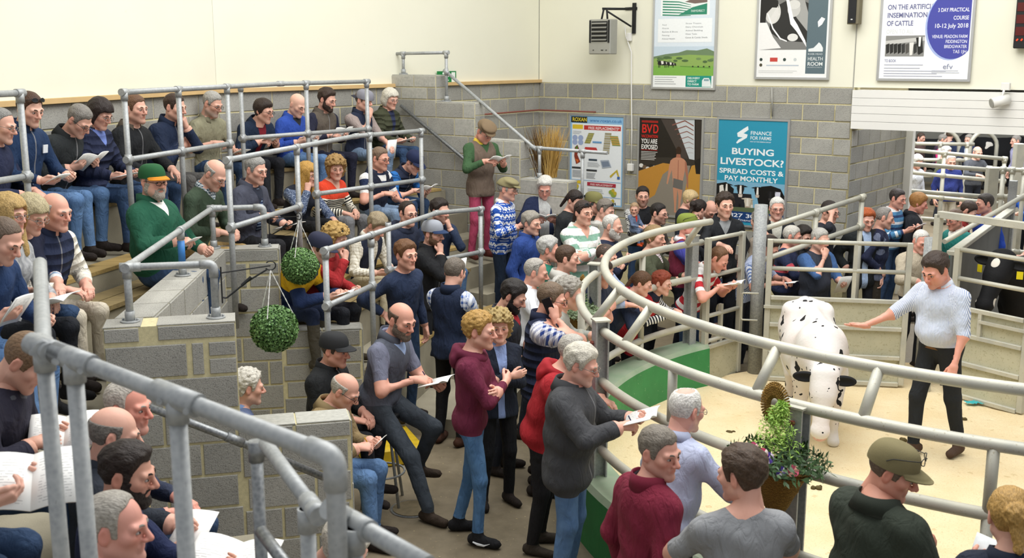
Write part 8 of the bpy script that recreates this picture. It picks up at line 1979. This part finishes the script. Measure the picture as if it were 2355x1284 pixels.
for i, (x, y) in enumerate(((2210, 962), (2000, 965), (1680, 992), (1880, 1120), (2165, 1155), (2080, 1010))):
    c = at_z(x, y, .045); g = Grid((-.1,)*3, (.1, .1, .06), .012); rr2 = np.random.RandomState(i)
    for k in range(5): g.ell((rr2.uniform(-.04, .04), rr2.uniform(-.03, .03), -.01), (rr2.uniform(.015, .03), rr2.uniform(.012, .02), .02), None, .012)
    o = obj('dung_clump', np_mesh('dung_clump', *surfnet(g)), cloth_mat('#5c5030', .9), None, ['dark dung clump right of the stockman', 'dark dung clump between heifer and stockman', 'dark dung clump beside the white-haired man at the rail', 'dark dung clump below the flower basket', 'dark dung clump near the tweed cap', 'dark dung clump by the stockman boots'][i], 'dung'); o.location = c
# baby in the arms of the man in the black gilet
P('BABY', 1459, 482, 'baby in blue-grey dungarees with a red bib|carried by the man in the black gilet', dict(pose='sit', at=('Y', 14.75)), S=.42, hs=1.75, ts=1.0, seat=.4, yaw=-50, kf=.30, top='#6f7f9c', leg='#6f7f9c', hair='buzz', hc='#b99a78', aL='lap', aR='lap', hp=6, hy=-50, stub=0, inner='#d8402e', instyle=('v', .3), shoe='#e05a2e', lod=2, lean=-6)
# phone at the ear and pens in the writing hands
w, Mh = PEOPLE['S27']['b']['hands'][1]; S_ = PEOPLE['S27']['b']['S']
pc_ = (w+Mh[:, 1]*.085-Mh[:, 2]*.030)*S_; ph = mk('mobile_phone', *obox((0, 0, 0), (1, 0, 0), (0, 1, 0), (0, 0, 1), .036, .072, .005, .003), cloth_mat('#131418', .25), None, 'black mobile phone held to the ear of the man in the padded gilet', 'phone')
bq = PEOPLE['S27']['b']; ph.matrix_world = mat3(rotz(PEOPLE['S27']['yaw']-90)@bq['HR']@rotx(35)@np.array([[0, 0, 1], [1, 0, 0], [0, 1, 0.]])@rotx(0), to_world('S27', bq['head']+bq['HR']@V(.112, .002, -.03)), 1.0)
for k, r in PEOPLE.items():
    b = r['b']; hpz = b['A'][1][5]
    if hpz == 'pen' and 1 in b['hands'] and r['lod'] < 2:
        w, Mh = b['hands'][1]; p = to_world(k, (w+Mh[:, 1]*.10-Mh[:, 2]*.035-Mh[:, 0]*.03)*b['S']); d = rotz(r['yaw']-90)@unit(Mh[:, 0]*-.2-Mh[:, 1]*.5+Mh[:, 2]*.85)
        tube('pen', [p-d*.05, p+d*.09], .0042, cloth_mat('#23345c' if k != 'F8' else '#e0b020', .4), None, 6, label='pen in the writing hand of '+r['short'], cat='pen')
# marks on clothing
r = PEOPLE['S30']; bb = r['b']
for s in (1, -1):
    an = None
fz = [(-.055, .050), (-.02, .030), (.03, .024), (.075, .048), (.03, .036), (-.02, .042)]
st_ = .10
vs = [(.115+.063, -.03+st_+.03+y, z) for y, z in fz]
mk('swoosh', [np.array(v)*bb['S'] for v in vs]+[np.array((v[0]-.02, v[1], v[2]))*bb['S'] for v in vs], [tuple(range(6)), (6, 7, 8, 9, 10, 11)]+[(i, 6+i, 6+(i+1) % 6, (i+1) % 6) for i in range(6)], cloth_mat('#eef0f2', .5), r['o'], label='white curved stripe on the shoe')
def chest_patch(key, x, s, w, h, col, name, f=.15):
    r = PEOPLE[key]; b = r['b']; c = b['T'](x, f, s)*b['S']; X_, F_, S2 = b['Xt'], b['Ft'], b['Ss']; mk(name, *obox(c, X_, F_, S2, w/2, .004, h/2), cloth_mat(col, .6), r['o'])
chest_patch('T2', -.09, .36, .05, .065, '#e8ecf0', 'badge', .138)
chest_patch('S21', -.08, .33, .07, .035, '#c9a85c', 'embroidery', .165)
